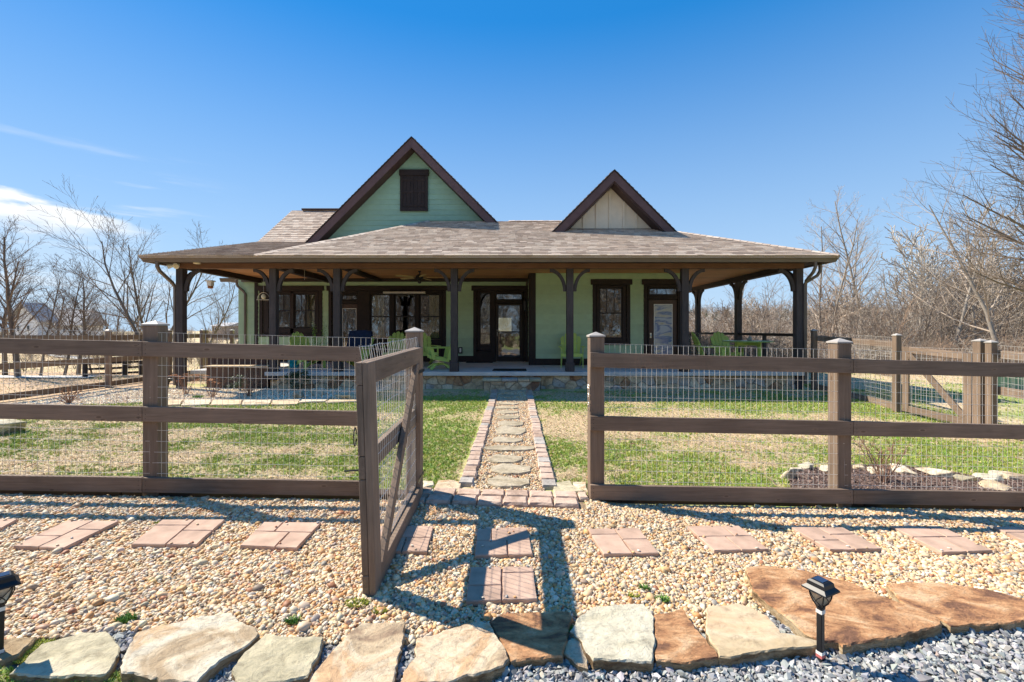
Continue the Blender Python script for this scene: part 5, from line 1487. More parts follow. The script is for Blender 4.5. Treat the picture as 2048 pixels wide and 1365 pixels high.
# gables
def gable(xc, d, dw, apex, zend, fv, so, back, nm):
    """xc centre, d fascia plane, dw wall plane, apex height of the outer line, slope 1:1"""
    hw = apex - zend
    out = [(xc - hw, zend), (xc, apex), (xc + hw, zend)]
    top = deck('roof', [(xc - hw - .03, d - .03, zend + .0), (xc, d - .03, apex + .03), (xc, back, apex + .03), (xc - hw - .03, back, zend + .0)], .04, M_trim)
    deck('roof', [(xc, d - .03, apex + .03), (xc + hw + .03, d - .03, zend), (xc + hw + .03, back, zend), (xc, back, apex + .03)], .04, M_trim)
    for s in (-1, 1):
        sh = shingles(top, (xc + s * (hw + .03), 0, zend + .003), (0, 1, 0), (-s, 0, 1), [(d, 0), (back, 0), (back, hw * 1.414), (d, hw * 1.414)], 7 + s)
    for s in (-1, 1):
        e = .002 * (s > 0)
        mb = MB(); mb.prism([(xc + s * hw - s * 0, d - e * 0, zend - .02), (xc + s * .001, d, apex - .02), (xc + s * .001, d, apex - fv - .02), (xc + s * (hw - fv), d, zend - .02)], (0, .035, 0))
        build('fascia_board', mb, M_fascia, house)
        mb = MB(); mb.prism([(xc + s * (hw - so + .02), d + .036, zend), (xc, d + .036, apex - so + .02), (xc, dw + .02, apex - so + .02), (xc + s * (hw - so + .02), dw + .02, zend)], (0, 0, so - fv + .01))
        build('soffit', mb, M_soffit, house)
    return hw
gx_, gd_, gw_, ga = -3.66, 16.0, 16.5, 8.43
gable(gx_, gd_, gw_, ga, 4.70, .34, .37, 22.0, 'big')
so = .37
mb = MB(); mb.prism([(gx_ - 3.3, gw_ + .002, 4.3), (gx_ + 3.3, gw_ + .002, 4.3), (gx_ + 3.35, gw_ + .002, 4.79), (gx_, gw_ + .002, ga - so + .035), (gx_ - 3.35, gw_ + .002, 4.79)], (0, .1, 0))
gwall = build('gable_wall', mb, M_sidingb, house)
SHX0, SHX1, SHZ0, SHZ1 = wx(801, 16.45), wx(855.5, 16.45), wz(422, 16.45), wz(352, 16.45)
z = 4.66; k = 0
while z < ga - so - .05:
    zt = z + .19
    l0, l1 = min(3.38, ga - so - z), max(.02, min(3.38, ga - so - min(zt, ga - so - .02)))
    segs = [(-1, 1)]
    def emit(a0, b0, a1, b1):
        mb = MB(); y = gw_
        mb.hexa([(a0, y - .024, z), (b0, y - .024, z), (b0, y, z), (a0, y, z), (a1, y - .007, zt + .01), (b1, y - .007, zt + .01), (b1, y, zt + .01), (a1, y, zt + .01)]); build('siding_board', mb, M_sidingb, gwall)
    emit(gx_ - l0, gx_ + l0, gx_ - l1, gx_ + l1)
    z += .19; k += 1
# the shuttered vent in the big gable
sv = wbox('gable_shutter', SHX0, SHX1, gw_ - .06, gw_ - .02, SHZ0, SHZ1, M_trim, house)
wbox('shutter_header', SHX0 - .04, SHX1 + .04, gw_ - .10, gw_ - .015, SHZ1 + .001, SHZ1 + .22, M_trim, sv)
wbox('shutter_side', SHX0 - .01, SHX0 + .09, gw_ - .085, gw_ - .061, SHZ0 + .1, SHZ1, M_trim, sv); wbox('shutter_side', SHX1 - .09, SHX1 + .01, gw_ - .085, gw_ - .061, SHZ0 + .1, SHZ1, M_trim, sv)
wbox('shutter_sill', SHX0 - .01, SHX1 + .01, gw_ - .10, gw_ - .061, SHZ0 - .02, SHZ0 + .098, M_trim, sv)
n = 6; W_ = (SHX1 - SHX0 - .2) / n
for k in range(n):
    a = SHX0 + .10 + k * W_; wbox('shutter_plank', a + .004, a + W_ - .004 - (.006 if k == 2 else 0), gw_ - .075, gw_ - .061, SHZ0 + .10, SHZ1 - .002, M_trim, sv, .003)
for zz in (SHZ0 + .2, (SHZ0 + SHZ1) / 2 + .05, SHZ1 - .15):
    wbox('shutter_batten', SHX0 + .10, (SHX0 + SHX1) / 2 - .01, gw_ - .09, gw_ - .0755, zz - .04, zz + .04, M_trim, sv, .003); wbox('shutter_batten', (SHX0 + SHX1) / 2 + .01, SHX1 - .10, gw_ - .09, gw_ - .0755, zz - .04, zz + .04, M_trim, sv, .003)
# small cream dormer gable
dx_, dd_, dw_, da = wx(1229, 14.3), 14.3, 14.84, 6.66
gable(dx_, dd_, dw_, da, 4.68, .31, .41, 17.4, 'small')
so2 = .41
mb = MB(); mb.prism([(dx_ - 1.79, dw_ + .012, 4.5), (dx_ + 1.79, dw_ + .012, 4.5), (dx_, dw_ + .012, da - so2 + .036)], (0, .1, 0)); dwall = build('dormer_wall', mb, M_cream, house)
bx_ = [-9] + [wx(p, dw_) for p in (1167, 1193, 1219.5, 1247, 1272)] + [9]
hz = lambda x: da - so2 - abs(x - dx_)
for k in range(len(bx_) - 1):
    a, b = max(bx_[k] + .002, dx_ - 1.6), min(bx_[k + 1] - .002, dx_ + 1.6)
    pts = [(a, 4.62), (b, 4.62), (b, max(4.63, hz(b)))] + ([(dx_, hz(dx_))] if a < dx_ < b else []) + [(a, max(4.63, hz(a)))]
    mb = MB(); mb.prism([(x, dw_, z) for x, z in pts], (0, .012, 0)); build('cream_panel', mb, M_cream, dwall)
for p in bx_[1:-1]:
    mb = MB(); mb.box(p - .032, p + .032, dw_ - .045, dw_ - .0005, 4.66, hz(p) - .02); build('batten', mb, M_cream, dwall, bevel=.003)
wbox('flashing', dx_ - 1.42, dx_ + 1.42, dw_ - .06, dw_ - .026, 4.88, 4.925, M_trim, house)
# gutters
def gutter(a, b, outn):
    a, b, o = Vector(a), Vector(b), Vector(outn); mb = MB()
    prof = [(0, 0), (.07, 0), (.085, .05), (.12, .10), (.12, .135), (.105, .135), (.105, .11), (.07, .06), (.06, .012), (.012, .012), (.012, .135), (0, .135)]
    n = len(prof); vs = []
    for q, ex in ((a, -1), (b, 1)):
        for dx, dz in prof: vs.append(tuple(q + o * dx + Vector((0, 0, dz)) + (b - a).normalized() * ex * dx * MIT))
    fs = [(i, (i + 1) % n, n + (i + 1) % n, n + i) for i in range(n)] + [tuple(range(n)), tuple(range(2 * n - 1, n - 1, -1))]
    mb.add(vs, fs); return build('gutter', mb, M_gutter, house)
MIT = 1.0
gutter((-9.33, 11.50, 3.335), (8.04, 11.50, 3.335), (0, -1, 0))
gutter((8.045, 11.50, 3.335), (8.045, 21.0, 3.335), (1, 0, 0))
gutter((-9.335, 11.50, 3.335), (-9.335, 15.8, 3.335), (-1, 0, 0))
MIT = 0.0
o = gutter((-9.75, 16.5, 3.36), (-10.7, 16.5, 3.36), (0, -1, 0)); wbox('side_eave', -10.75, -9.76, 16.5, 18.0, 3.42, 3.50, M_soffit, house)
def downspout(pts, r=.04):
    mb = MB(); n = 5
    mb.tube(pts, r, 4); return build('downspout', mb, M_gutter, house, bevel=.006)
downspout([(-9.05, 11.45, 3.34), (-9.05, 11.45, 3.22), (-9.05, 11.52, 3.12), (-9.03, 11.92, 2.86), (-9.01, 12.0, 2.74), (-9.01, 12.0, .15)], .05)
downspout([(7.60, 11.45, 3.34), (7.60, 11.45, 3.20), (7.60, 11.53, 3.09), (7.63, 11.86, 2.90), (7.64, 11.9, 2.78), (7.64, 11.9, .2)], .045)
downspout([(8.09, 12.0, 3.34), (8.09, 12.0, 3.18), (8.02, 12.0, 3.06), (7.74, 12.03, 2.88), (7.68, 12.04, 2.78), (7.68, 12.04, .2)], .045)
downspout([(-9.75, 15.8, 3.36), (-9.72, 15.85, 3.15), (-9.55, 15.9, 2.98), (-9.48, 15.9, 2.88), (-9.48, 15.9, .2)], .045)
# ---------------------------------------------------------------- things on the porch
def mk_chair(name, label, swivel=False):
    t = thing(name, label, 'chair', (0, 0, 0), 0, 'green porch chairs')
    # faces -y; seat slopes back, fan back of five slats
    zs = .40
    for k in range(6):                                 # seat slats
        y = -.27 + k * .088; z = zs - k * .018
        mb = MB(); mb.bar((-.26, y, z), (.26, y, z), .078, .02, (0, .2, 1)); build('seat_slat', mb, M_chair, t, bevel=.004)
    base = Vector((0, .20, .30)); lean = Vector((0, .42, 1)).normalized()
    hs = [.66, .75, .79, .75, .66]
    for k in range(5):
        s = (k - 2); b0 = base + Vector((s * .100, 0, 0)); L = hs[k]
        side = Vector((s * .030, 0, 0)); wv = .052
        tip = b0 + lean * L + side
        mb = MB(); n = lean.cross(Vector((1, 0, 0))).normalized() * .011
        topc = tip + lean * (.03 if k in (1, 2, 3) else .0)
        pts = [b0 + Vector((-wv * .85, 0, 0)), b0 + Vector((wv * .85, 0, 0)), tip + Vector((wv * 1.1, 0, 0)) - lean * (.04 if s >= 1 else 0) * abs(s), topc, tip + Vector((-wv * 1.1, 0, 0)) - lean * (.04 if s <= -1 else 0) * abs(s)]
        mb.prism([p - n for p in pts], n * 2); build('back_slat', mb, M_chair, t)
    mb = MB(); mb.bar(base + lean * .12 + Vector((-.25, .02, 0)), base + lean * .12 + Vector((.25, .02, 0)), .07, .022, lean); build('back_rail', mb, M_chair, t)
    mb = MB(); mb.bar(base + lean * .42 + Vector((-.31, .025, 0)), base + lean * .42 + Vector((.31, .025, 0)), .07, .022, lean); build('back_rail', mb, M_chair, t)
    for s in (-1, 1):
        mb = MB(); mb.prism([(s * .33 - .06, -.38, .60), (s * .33 + .06, -.38, .60), (s * .33 + .055, .0, .60), (s * .33 + .03, .36, .60), (s * .33 - .03, .36, .60), (s * .33 - .05, .0, .60)], (0, 0, .022)); build('armrest', mb, M_chair, t, bevel=.004)
        mb = MB(); mb.bar((s * .285, .22, .12 if not swivel else .26), (s * .285, -.30, .37 if not swivel else .36), .022, .10, (0, 0, 1)); build('seat_rail', mb, M_chair, t)
        if not swivel:
            mb = MB(); mb.bar((s * .315, -.27, 0), (s * .315, -.27, .60), .10, .022, (1, 0, 0)); build('leg', mb, M_chair, t, bevel=.003)
            mb = MB(); mb.bar((s * .285, .50, .02), (s * .285, .10, .20), .022, .09, (0, 0, 1)); build('leg', mb, M_chair, t)
        else:
            mb = MB(); mb.bar((s * .33, -.20, .30), (s * .33, -.27, .60), .09, .022, (1, 0, 0)); build('arm_support', mb, M_chair, t)
            mb = MB(); mb.bar((s * .33, .20, .28), (s * .33, .26, .60), .09, .022, (1, 0, 0)); build('arm_support', mb, M_chair, t)
    mb = MB(); mb.bar((-.31, -.30, .37), (.31, -.30, .37), .022, .10, (0, 0, 1)); build('front_apron', mb, M_chair, t, bevel=.003)
    if swivel:
        mb = MB(); mb.lathe((0, 0, .20), [(.20, 0), (.20, .02), (.12, .03), (.12, .06), (.20, .065), (.20, .08)], 14); build('swivel_plate', mb, M_metal, t)
        for a in range(4):
            a_ = R(45 + 90 * a); d = Vector((math.cos(a_), math.sin(a_), 0)); mb = MB()
            mb.bar(d * .04 + Vector((0, 0, .17)), d * .24 + Vector((0, 0, .13)), .09, .04); mb.bar(d * .22 + Vector((0, 0, .135)), d * .40 + Vector((0, 0, .025)), .09, .04)
            build('foot', mb, M_chair, t, bevel=.004)
        mb = MB(); mb.lathe((0, 0, .12), [(.10, 0), (.10, .08)], 10); build('hub', mb, M_chair, t)
    return t
ch0 = mk_chair('adirondack_chair', 'lime green wooden-slat armchair standing alone beside the right wall')
ch0.location = (wx(1143, 13.45), 13.45, FZ); ch0.rotation_euler.z = R(-4)
def place(src, x, y, rz, lab):
    c = copy_tree(src); c.location = (x, y, FZ); c.rotation_euler.z = R(rz); c['label'] = lab; return c
place(ch0, -3.72, 14.1, 5, 'green slatted chair behind gate post, left one of the pair by big window')
place(ch0, -2.78, 14.0, 28, 'green slatted chair partly hidden behind the gate post, right of pair')
place(ch0, -5.93, 13.0, 62, 'green chair seen from the side in front of the double window')
place(ch0, -4.55, 13.0, -10, 'green chair low behind fence, draped with the navy cover')
place(ch0, wx(1418, 13.3), 13.2, 82, 'green high-back chair left of the round table, side view')
place(ch0, wx(1452, 14.2), 14.1, 8, 'green fan-back chair behind the round green table')
sw = mk_chair('swivel_chair', 'lime green swivel chair on a four-foot base beside the centre post', True)
sw.location = (wx(878, 12.62), 12.75, FZ); sw.rotation_euler.z = R(-72)
mb = MB()
t = thing('round_table', 'round green patio table at the right end of the porch', 'table', (wx(1499, 12.85), 12.95, FZ), 0)
tx, ty = t.location.x, t.location.y
mb = MB(); mb.lathe((tx, ty, 1.27), [(.655, 0), (.665, .012), (.665, .028), (.65, .035)], 28); build('tabletop', mb, M_tabletop, t)
for a in range(4):
    a_ = R(20 + 90 * a); d = Vector((math.cos(a_), math.sin(a_), 0)); mb = MB(); c = Vector((tx, ty, 0))
    mb.bar(c + d * .44 + Vector((0, 0, FZ)), c + d * .40 + Vector((0, 0, 1.27)), .10, .04, (1, 0, 0)); build('leg', mb, M_chair, t, bevel=.004)
for a in (20, 110):
    d = Vector((math.cos(R(a)), math.sin(R(a)), 0)); mb = MB(); mb.bar(Vector((tx, ty, 1.22)) - d * .45, Vector((tx, ty, 1.22)) + d * .45, .03, .09); mb.bar(Vector((tx, ty, .80 + a * .0002)) - d * .42, Vector((tx, ty, .80 + a * .0002)) + d * .42, .03, .08); build('stretcher', mb, M_chair, t)
boulder((tx, ty - .1, 1.355), (.075, .065), .09, M_blockg, 'grey round stone lying on the green patio table', 5, 0, 'table_stone', None)
# navy cover draped over a chair back
mb = MB(); vs = []; nx2, nz2 = 14, 10; c = Vector((-4.55, 13.28, FZ))
for j in range(nz2 + 1):
    for i in range(nx2 + 1):
        u = i / nx2 - .5; s = j / nz2
        x = c.x + u * (.66 + .06 * s); z = 1.61 - s * .52 - abs(u) ** 2 * .12
        y = c.y - .02 - .30 * s * .6 + .025 * math.sin(u * 22 + s * 2) * s + .06
        vs.append((x, y, z))
for i in range(nx2 + 1):
    u = i / nx2 - .5; vs.append((c.x + u * .66, c.y + .14, 1.60 - abs(u) ** 2 * .12))
for i in range(nx2 + 1):
    u = i / nx2 - .5; vs.append((c.x + u * .68, c.y + .17, 1.2))
W1 = nx2 + 1
fs = [(j * W1 + i, j * W1 + i + 1, (j + 1) * W1 + i + 1, (j + 1) * W1 + i) for j in range(nz2) for i in range(nx2)]
b0 = (nz2 + 1) * W1
fs += [(i, b0 + i, b0 + i + 1, i + 1) for i in range(nx2)] + [(b0 + i, b0 + W1 + i, b0 + W1 + i + 1, b0 + i + 1) for i in range(nx2)]
mb.add(vs, fs); o = build('chair_cover', mb, M_navy, None, smooth=True); tag(o, 'dark navy cover draped over a porch chair behind left fence', 'cover')
# teal pot, doormat, outlet, wall light
c = ((wx(588, 12.9)), 12.9, FZ); mb = MB(); mb.lathe(c, [(.10, 0), (.14, .12), (.155, .21), (.165, .21), (.165, .24), (.14, .24), (.12, .16)], 16); tag(build('plant_pot', mb, M_teal, None, smooth=True), 'bright teal glazed pot on the porch behind the small evergreen', 'pot')
mb = MB(); mb.prism([(wx(985, 12.3), 12.15, FZ + .002), (wx(1053, 12.3), 12.15, FZ + .002), (wx(1053, 12.3), 12.72, FZ + .002), (wx(986, 12.3), 12.72, FZ + .002)], (0, 0, .018)); tag(build('doormat', mb, M_mat, None, bevel=.005), 'dark doormat at top of the porch step', 'doormat')
mb = MB(); mb.prism([(wx(932, 15.2), 15.15, FZ + .002), (wx(985, 15.2), 15.15, FZ + .002), (wx(985, 15.2), 15.5, FZ + .002), (wx(932, 15.2), 15.5, FZ + .002)], (0, 0, .018)); tag(build('doormat', mb, M_mat, None, bevel=.005), 'narrow dark mat against the wall left of the front door', 'doormat')
t = thing('outdoor_outlet', 'small outlet box on wall low beside the centre post', 'outlet', (wx(921, DL), DL - .03, .95))
wbox('cover', wx(917, DL), wx(925, DL), DL - .07, DL - .023, .80, 1.02, M_black, t); wbox('socket_plate', wx(919.5, DL), wx(923, DL), DL - .075, DL - .0705, .84, .98, M_white, t)
t = thing('wall_lantern', 'small black wall lantern on the corner right of the front door', 'lantern', (XC - .1, DR + .25, 2.4))
mb = MB(); c = (XC - .14, DR + .22, 2.22); mb.lathe(c, [(.03, 0), (.055, .03), (.075, .30), (.09, .31), (.03, .38), (.012, .42)], 8); build('lamp_body', mb, M_black, t); mb = MB(); mb.bar((XC - .14, DR + .22, 2.62), (XC - .02, DR + .22, 2.55), .02, .02); mb.box(XC - .035, XC - .022, DR + .16, DR + .28, 2.46, 2.66); build('bracket', mb, M_black, t)
# ceiling fan
fc = Vector((wx(839, 13.7), 13.7, 0)); t = thing('ceiling_fan', 'ceiling fan with pale wood blades over the porch', 'fan', (fc.x, fc.y, CEIL))
mb = MB(); mb.lathe((fc.x, fc.y, 0), [(.06, CEIL - .002), (.02, CEIL - .05), (.015, 3.30), (.07, 3.29), (.11, 3.24), (.11, 3.18), (.05, 3.13), (.05, 3.10)][::-1], 14); build('motor', mb, M_black, t, smooth=False)
mb = MB(); mb.lathe((fc.x, fc.y, 0), [(.01, 3.02), (.05, 3.04), (.07, 3.095)], 12); build('light_bowl', mb, M_black, t)
for k in range(5):
    a = R(4 + 72 * k); d = Vector((math.cos(a), math.sin(a), 0)); s = Vector((-d.y, d.x, .16)).normalized(); mb = MB()
    p = lambda r_, w_: fc + d * r_ + s * w_ + Vector((0, 0, 3.20))
    mb.prism([p(.18, -.04), p(.30, -.065), p(.70, -.075), p(.78, -.03), p(.78, .03), p(.70, .075), p(.30, .065), p(.18, .04)], (0, 0, .01)); b_ = build('fan_blade', mb, M_blade, t)
    mb = MB(); mb.bar(fc + d * .09 + Vector((0, 0, 3.19)), fc + d * .22 + Vector((0, 0, 3.195)), .03, .012); build('blade_iron', mb, M_black, b_)
# heater strip above the big window
t = thing('heater', 'long metallic strip heater hung above the triple porch window', 'heater', (wx(809, 15.3), 15.3, wz(586, 15.3)))
x0, x1, zc = wx(767, 15.3), wx(851, 15.3), wz(585.5, 15.3)
wbox('housing', x0, x1, 15.22, 15.34, zc - .045, zc + .035, M_metal, t, .015)
for x in (x0 + .15, x1 - .15): wbox('mounting_bracket', x - .02, x + .02, 15.3, DL - .07, zc + .036, zc + .06, M_black, t)
# wall fixtures on the eave
t = thing('flood_light', 'twin-head flood light under left corner of the eave', 'light', (wx(351, 11.85), 11.85, 3.3))
for dx, aim in ((.06, Vector((.35, -1, -.35))), (-.10, Vector((-1, -.5, -.3)))):
    c = Vector((wx(351, 11.85) + dx, 11.82, 3.29)); a = aim.normalized(); mb = MB(); mb.tube([c + a * -.07, c, c + a * .07], [.03, .055, .072], 12); o = build('lamp_head', mb, M_white, t)
    mb = MB(); mb.tube([c + a * .071, c + a * .078], [.064, .05], 12); build('lens', mb, M_fresh, o)
mb = MB(); mb.box(wx(351, 11.85) - .05, wx(351, 11.85) + .05, 11.84, 11.925, 3.31, 3.36); build('mounting_plate', mb, M_white, t)
mb = MB(); mb.lathe((wx(394, 11.75), 11.75, 3.325), [(.05, 0), (.085, .015), (.085, .04)], 14); tag(build('soffit_light', mb, M_fresh, None), 'round lens light in the soffit right of the flood light', 'light')
# hanging bird feeder ring and bird house
t = thing('hanging_lantern', 'arched hanging wire feeder with round glass near the second post', 'feeder', (wx(527, 12.4), 12.4, 2.7))
c = Vector((wx(527, 12.4), 12.4, wz(600, 12.4))); mb = MB()
mb.tube([c + Vector((.17 * math.cos(a), 0, .20 * math.sin(a) if math.sin(a) > 0 else 0)) for a in np.linspace(math.pi, 0, 14)], .007, 5); mb.tube([c + Vector((-.19, 0, 0)), c + Vector((.19, 0, 0))], .008, 5); mb.tube([c + Vector((0, 0, .20)), Vector((c.x, c.y, CEIL))], .003, 4); build('wire_frame', mb, M_metal, t)
mb = MB(); mb.lathe((c.x, c.y, c.z + .02), [(.02, 0), (.055, .03), (.06, .07), (.04, .12), (.015, .14)], 12); build('glass_globe', mb, M_fresh, t)
t = thing('bird_house', 'small white and copper bird house hanging in the left porch bay', 'bird house', (wx(421, 14), 14.0, 2.9))
c = Vector((wx(421, 14), 14.0, wz(575, 14))); mb = MB(); mb.box(c.x - .07, c.x + .07, c.y - .07, c.y + .07, c.z + .04, c.z + .17); build('box', mb, M_white, t, bevel=.005)
mb = MB(); mb.prism([(c.x - .10, c.y - .1, c.z + .171), (c.x + .10, c.y - .1, c.z + .171), (c.x + .09, c.y - .1, c.z + .21), (c.x - .09, c.y - .1, c.z + .21)], (0, .2, 0)); build('roof', mb, M_white, t)
mb = MB(); mb.lathe((c.x, c.y, c.z - .04), [(.05, 0), (.08, .02), (.075, .078)], 8); build('base_tray', mb, M_sedum, t); mb = MB(); mb.tube([(c.x, c.y, c.z + .21), (c.x, c.y, CEIL)], .003, 4); build('hanger', mb, M_metal, t)
mb = MB(); mb.tube([(wx(609, 12.5), 12.5, CEIL), (wx(609, 12.5), 12.5, wz(560, 12.5))], .006, 6); tag(build('hanging_hook', mb, M_metal, None), 'thin metal rod hanging from ceiling between left porch posts', 'hook')
# plank box planter and dark cabinet at the left end
t = thing('wooden_planter', 'brown plank box with pale top ledge left of the porch slab', 'planter box', (-7.5, 12.25, .05))
x0, x1, zt = wx(413, 12.15), -6.62, .62
k = 0; x = x0
while x < x1 - .02:
    xe = min(x1, x + .14); wbox('plank', x + .002, xe - .002, 12.14, 12.17, .02, zt, M_box if 'M_box' in globals() else M_doorw, t, .003); x = xe; k += 1
wbox('core', x0 + .005, x1 - .005, 12.171, 12.38, .0, zt - .002, M_doorw, t)
mb = MB(); mb.box(x0 - .04, x1 + .02, 12.08, 12.42, zt + .001, zt + .035); build('top_ledge', mb, M_rksand, t, bevel=.004)
t = thing('storage_cabinet', 'dark brown low cabinet behind the plank planter box', 'cabinet', (-7.6, 13.1, FZ))
x0, x1 = wx(415, 12.9), wx(532, 12.9)
wbox('body', x0, x1, 12.9, 13.7, FZ, .98, M_soffit, t); wbox('lid', x0 - .03, x1 + .03, 12.86, 13.74, .981, 1.02, M_trim, t)
for k in range(8):
    a = lerp(x0, x1, k / 8); wbox('panel', a + .008, lerp(x0, x1, (k + 1) / 8) - .008, 12.885, 12.899, FZ + .04, .95, M_soffit, t, .003)
# black coil at the far left of the bed
mb = MB(); c = P(338, 778); r0 = .2
for k in range(6):
    mb.tube([(c.x + (r0 - k * .005) * math.cos(a), c.y + k * .035 + .02, c.z + .06 + (r0 - k * .004) * max(-.3, math.sin(a))) for a in np.linspace(-.3, math.pi + .3, 14)], .022, 6)
tag(build('drain_hose', mb, M_black, None, smooth=True), 'black ribbed drain hose arching beside the left fence post', 'hose')

# ---- path lamps
def path_lamp(px, py, h, lab, tilt, d=None, yaw=.35):
    c = P(px, py) if d is None else None
    if d is not None: c = Vector(((px - CX) / F * d, d, 0)); c.z = ground(c.x, c.y)
    t = thing('path_lamp', lab, 'lamp', c, yaw, 'solar lamps along the flagstones')
    t.rotation_euler = (tilt[0], tilt[1], yaw)
    o0 = Vector((0, 0, 0)); m = wmat(t)
    def B(name, mb, mat, par=t, **k):
        mb.v = [tuple(m @ Vector(v)) for v in mb.v]; return build(name, mb, mat, par, **k)
    zs = h - .135
    mb = MB(); w = .0135; mb.box(-w, w, -w, w, -.06, zs); B('stake', mb, M_black, bevel=.003)
    for z0, z1, mt in ((zs - .030, zs - .012, M_white), (.045, .060, M_white), (.030, .044, M_red)):
        mb = MB(); e = w + .0012; mb.box(-e, e, -e, e, z0, z1); B('sticker', mb, mt)
    # roof: stepped square cap
    mb = MB()
    prof = [(.060, h - .048), (.058, h - .041), (.043, h - .027), (.040, h - .009), (.031, h - .001), (.029, h)]
    vs = []
    for r_, z in prof: vs += [(-r_, -r_, z), (r_, -r_, z), (r_, r_, z), (-r_, r_, z)]
    mb.add(vs, [(3, 2, 1, 0)] + [(4 * i + j, 4 * i + (j + 1) % 4, 4 * i + 4 + (j + 1) % 4, 4 * i + 4 + j) for i in range(len(prof) - 1) for j in range(4)] + [tuple(4 * len(prof) - 4 + j for j in range(4))])
    cap = B('lamp_roof', mb, M_black)
    mb = MB(); mb.box(-.024, .024, -.024, .024, h + .0005, h + .0025); B('solar_panel', mb, M_solar, cap)
    # clear bowl and crossed ribs
    zt = h - .049; zb = zs + .002
    bp = [(.047, zt), (.048, zt - .012), (.043, zt - .035), (.032, zt - .06), (.018, zb + .004), (.016, zb)]
    mb = MB(); mb.lathe((0, 0, 0), [(r_ * .93, z) for r_, z in bp][::-1], 16); B('lens', mb, M_lamp_glass, smooth=True)
    def rad(z):
        for (r1, z1), (r2, z2) in zip(bp, bp[1:]):
            if z2 <= z <= z1: return lerp(r2, r1, (z - z2) / (z1 - z2))
        return .016
    mb = MB()
    for k in range(4):
        a0 = R(45 + 90 * k)
        mb.tube([(rad(z) * math.cos(a0) * 1.02, rad(z) * math.sin(a0) * 1.02, z) for z in np.linspace(zt, zb, 9)], .0032, 5)
        for sg_ in (1, -1):
            pts = []
            for q in np.linspace(0, 1, 10):
                z = lerp(zt - .004, zb + .006, math.sin(q * math.pi / 2)); a = a0 + sg_ * R(90) * (1 - (1 - q) ** 1.5); pts.append((rad(z) * math.cos(a) * 1.03, rad(z) * math.sin(a) * 1.03, z))
            mb.tube(pts, .0024, 5)
    mb.lathe((0, 0, 0), [(.0155, zb - .008), (.021, zb - .004), (.021, zb + .006), (.016, zb + .01)], 12)
    B('rib_cage', mb, M_black)
    return t
path_lamp(1641, 1300, .415, 'black solar stake lamp in front of the largest rust slab', (0, 0), 2.255, .45)
path_lamp(-2, 1350, .405, 'black solar stake lamp cut off at the left picture edge', (0, .02), 2.12, .9)
# utility box
t = thing('utility_box', 'green metal utility box on the side lawn beyond fence', 'utility box', (wx(2030, 11.5), 11.5, 0))
x0 = wx(1992, 11.5); z0 = ground(x0 + .5, 11.5)
wbox('cabinet', x0, x0 + 1.0, 11.5, 12.2, z0, z0 + .50, M_util, t, .02); wbox('lid', x0 - .015, x0 + 1.015, 11.48, 12.22, z0 + .501, z0 + .55, M_util, t, .015); wbox('base_pad', x0 - .1, x0 + 1.1, 11.4, 12.3, z0 - .05, z0 + .04, M_conc, t)
# ---------------------------------------------------------------- bare trees and shrubs
def grow(rr, p, d, L, r, lev, maxlev, segs, out, cfg):
    n = max(3, int(6 - lev * .8)); pts = [p.copy()]; rad = [r]; q = p.copy(); dd = d.copy()
    wob = cfg['wob'] * (1 + .25 * lev)
    tip = r * (cfg['tip0'] if lev == 0 else cfg['tip'])
    for i in range(n):
        dd = (dd + Vector((rr.gauss(0, wob), rr.gauss(0, wob), rr.gauss(0, wob) + cfg['up'] * (1 if lev else .3)))).normalized()
        q = q + dd * (L / n); pts.append(q.copy()); rad.append(max(cfg['rmin'], lerp(r, tip, (i + 1) / n)))
    out.append((lev, pts, rad))
    if lev >= maxlev: return
    k = cfg['kids'][min(lev, len(cfg['kids']) - 1)]; k = max(1, int(k * rr.uniform(.8, 1.2)))
    t0 = cfg['start'][min(lev, len(cfg['start']) - 1)]
    az0 = rr.uniform(0, 6.28)
    for i in range(k):
        t = t0 + (1 - t0) * (i + rr.random() * .8) / k; t = min(.98, t)
        f = t * n; j = min(n - 1, int(f)); b = pts[j].lerp(pts[j + 1], f - j); bd = (pts[j + 1] - pts[j]).normalized()
        ang = R(rr.uniform(*cfg['ang'][min(lev, len(cfg['ang']) - 1)])); az = az0 + i * 2.4 + rr.uniform(-.5, .5)
        x = bd.orthogonal().normalized(); y = bd.cross(x); nd = bd * math.cos(ang) + (x * math.cos(az) + y * math.sin(az)) * math.sin(ang)
        ll = L * cfg['ratio'][min(lev, len(cfg['ratio']) - 1)] * rr.uniform(.7, 1.15) * (1 - cfg['taper'] * t)
        rb = lerp(r, tip, t)
        grow(rr, b, nd.normalized(), ll, max(cfg['rmin'], rb * cfg['rk']), lev + 1, maxlev, segs, out, cfg)
BASE = dict(wob=.07, up=.05, kids=[9, 7, 5, 3], start=[.3, .2, .2, .2], ang=[(35, 60), (30, 55), (25, 55), (20, 50)], ratio=[.55, .55, .5, .5], taper=.45, rk=.52, rmin=.0032, tip=.3, tip0=.2)
def tree_parts(seed, H, r0, maxlev, cfg, lean=(0, 0), stems=1):
    rr = random.Random(seed); c = dict(BASE); c.update(cfg); out = []
    for s in range(stems):
        a = s * 6.28 / max(1, stems) + rr.uniform(-.4, .4); sp_ = cfg.get('stemspread', .25) if stems > 1 else 0
        d = Vector((lean[0] + sp_ * math.cos(a), lean[1] + sp_ * math.sin(a), 1)).normalized()
        grow(rr, Vector((.05 * math.cos(a) * (stems > 1), .05 * math.sin(a) * (stems > 1), -.1)), d, H * rr.uniform(.85, 1) if s else H, r0, 0, maxlev, None, out, c)
    T, C = MB(), MB()
    for lev, pts, rad in out:
        (T if lev <= 0 else C).tube(pts, rad, 7 if lev == 0 else (5 if lev == 1 else 3), False)
    return T, C
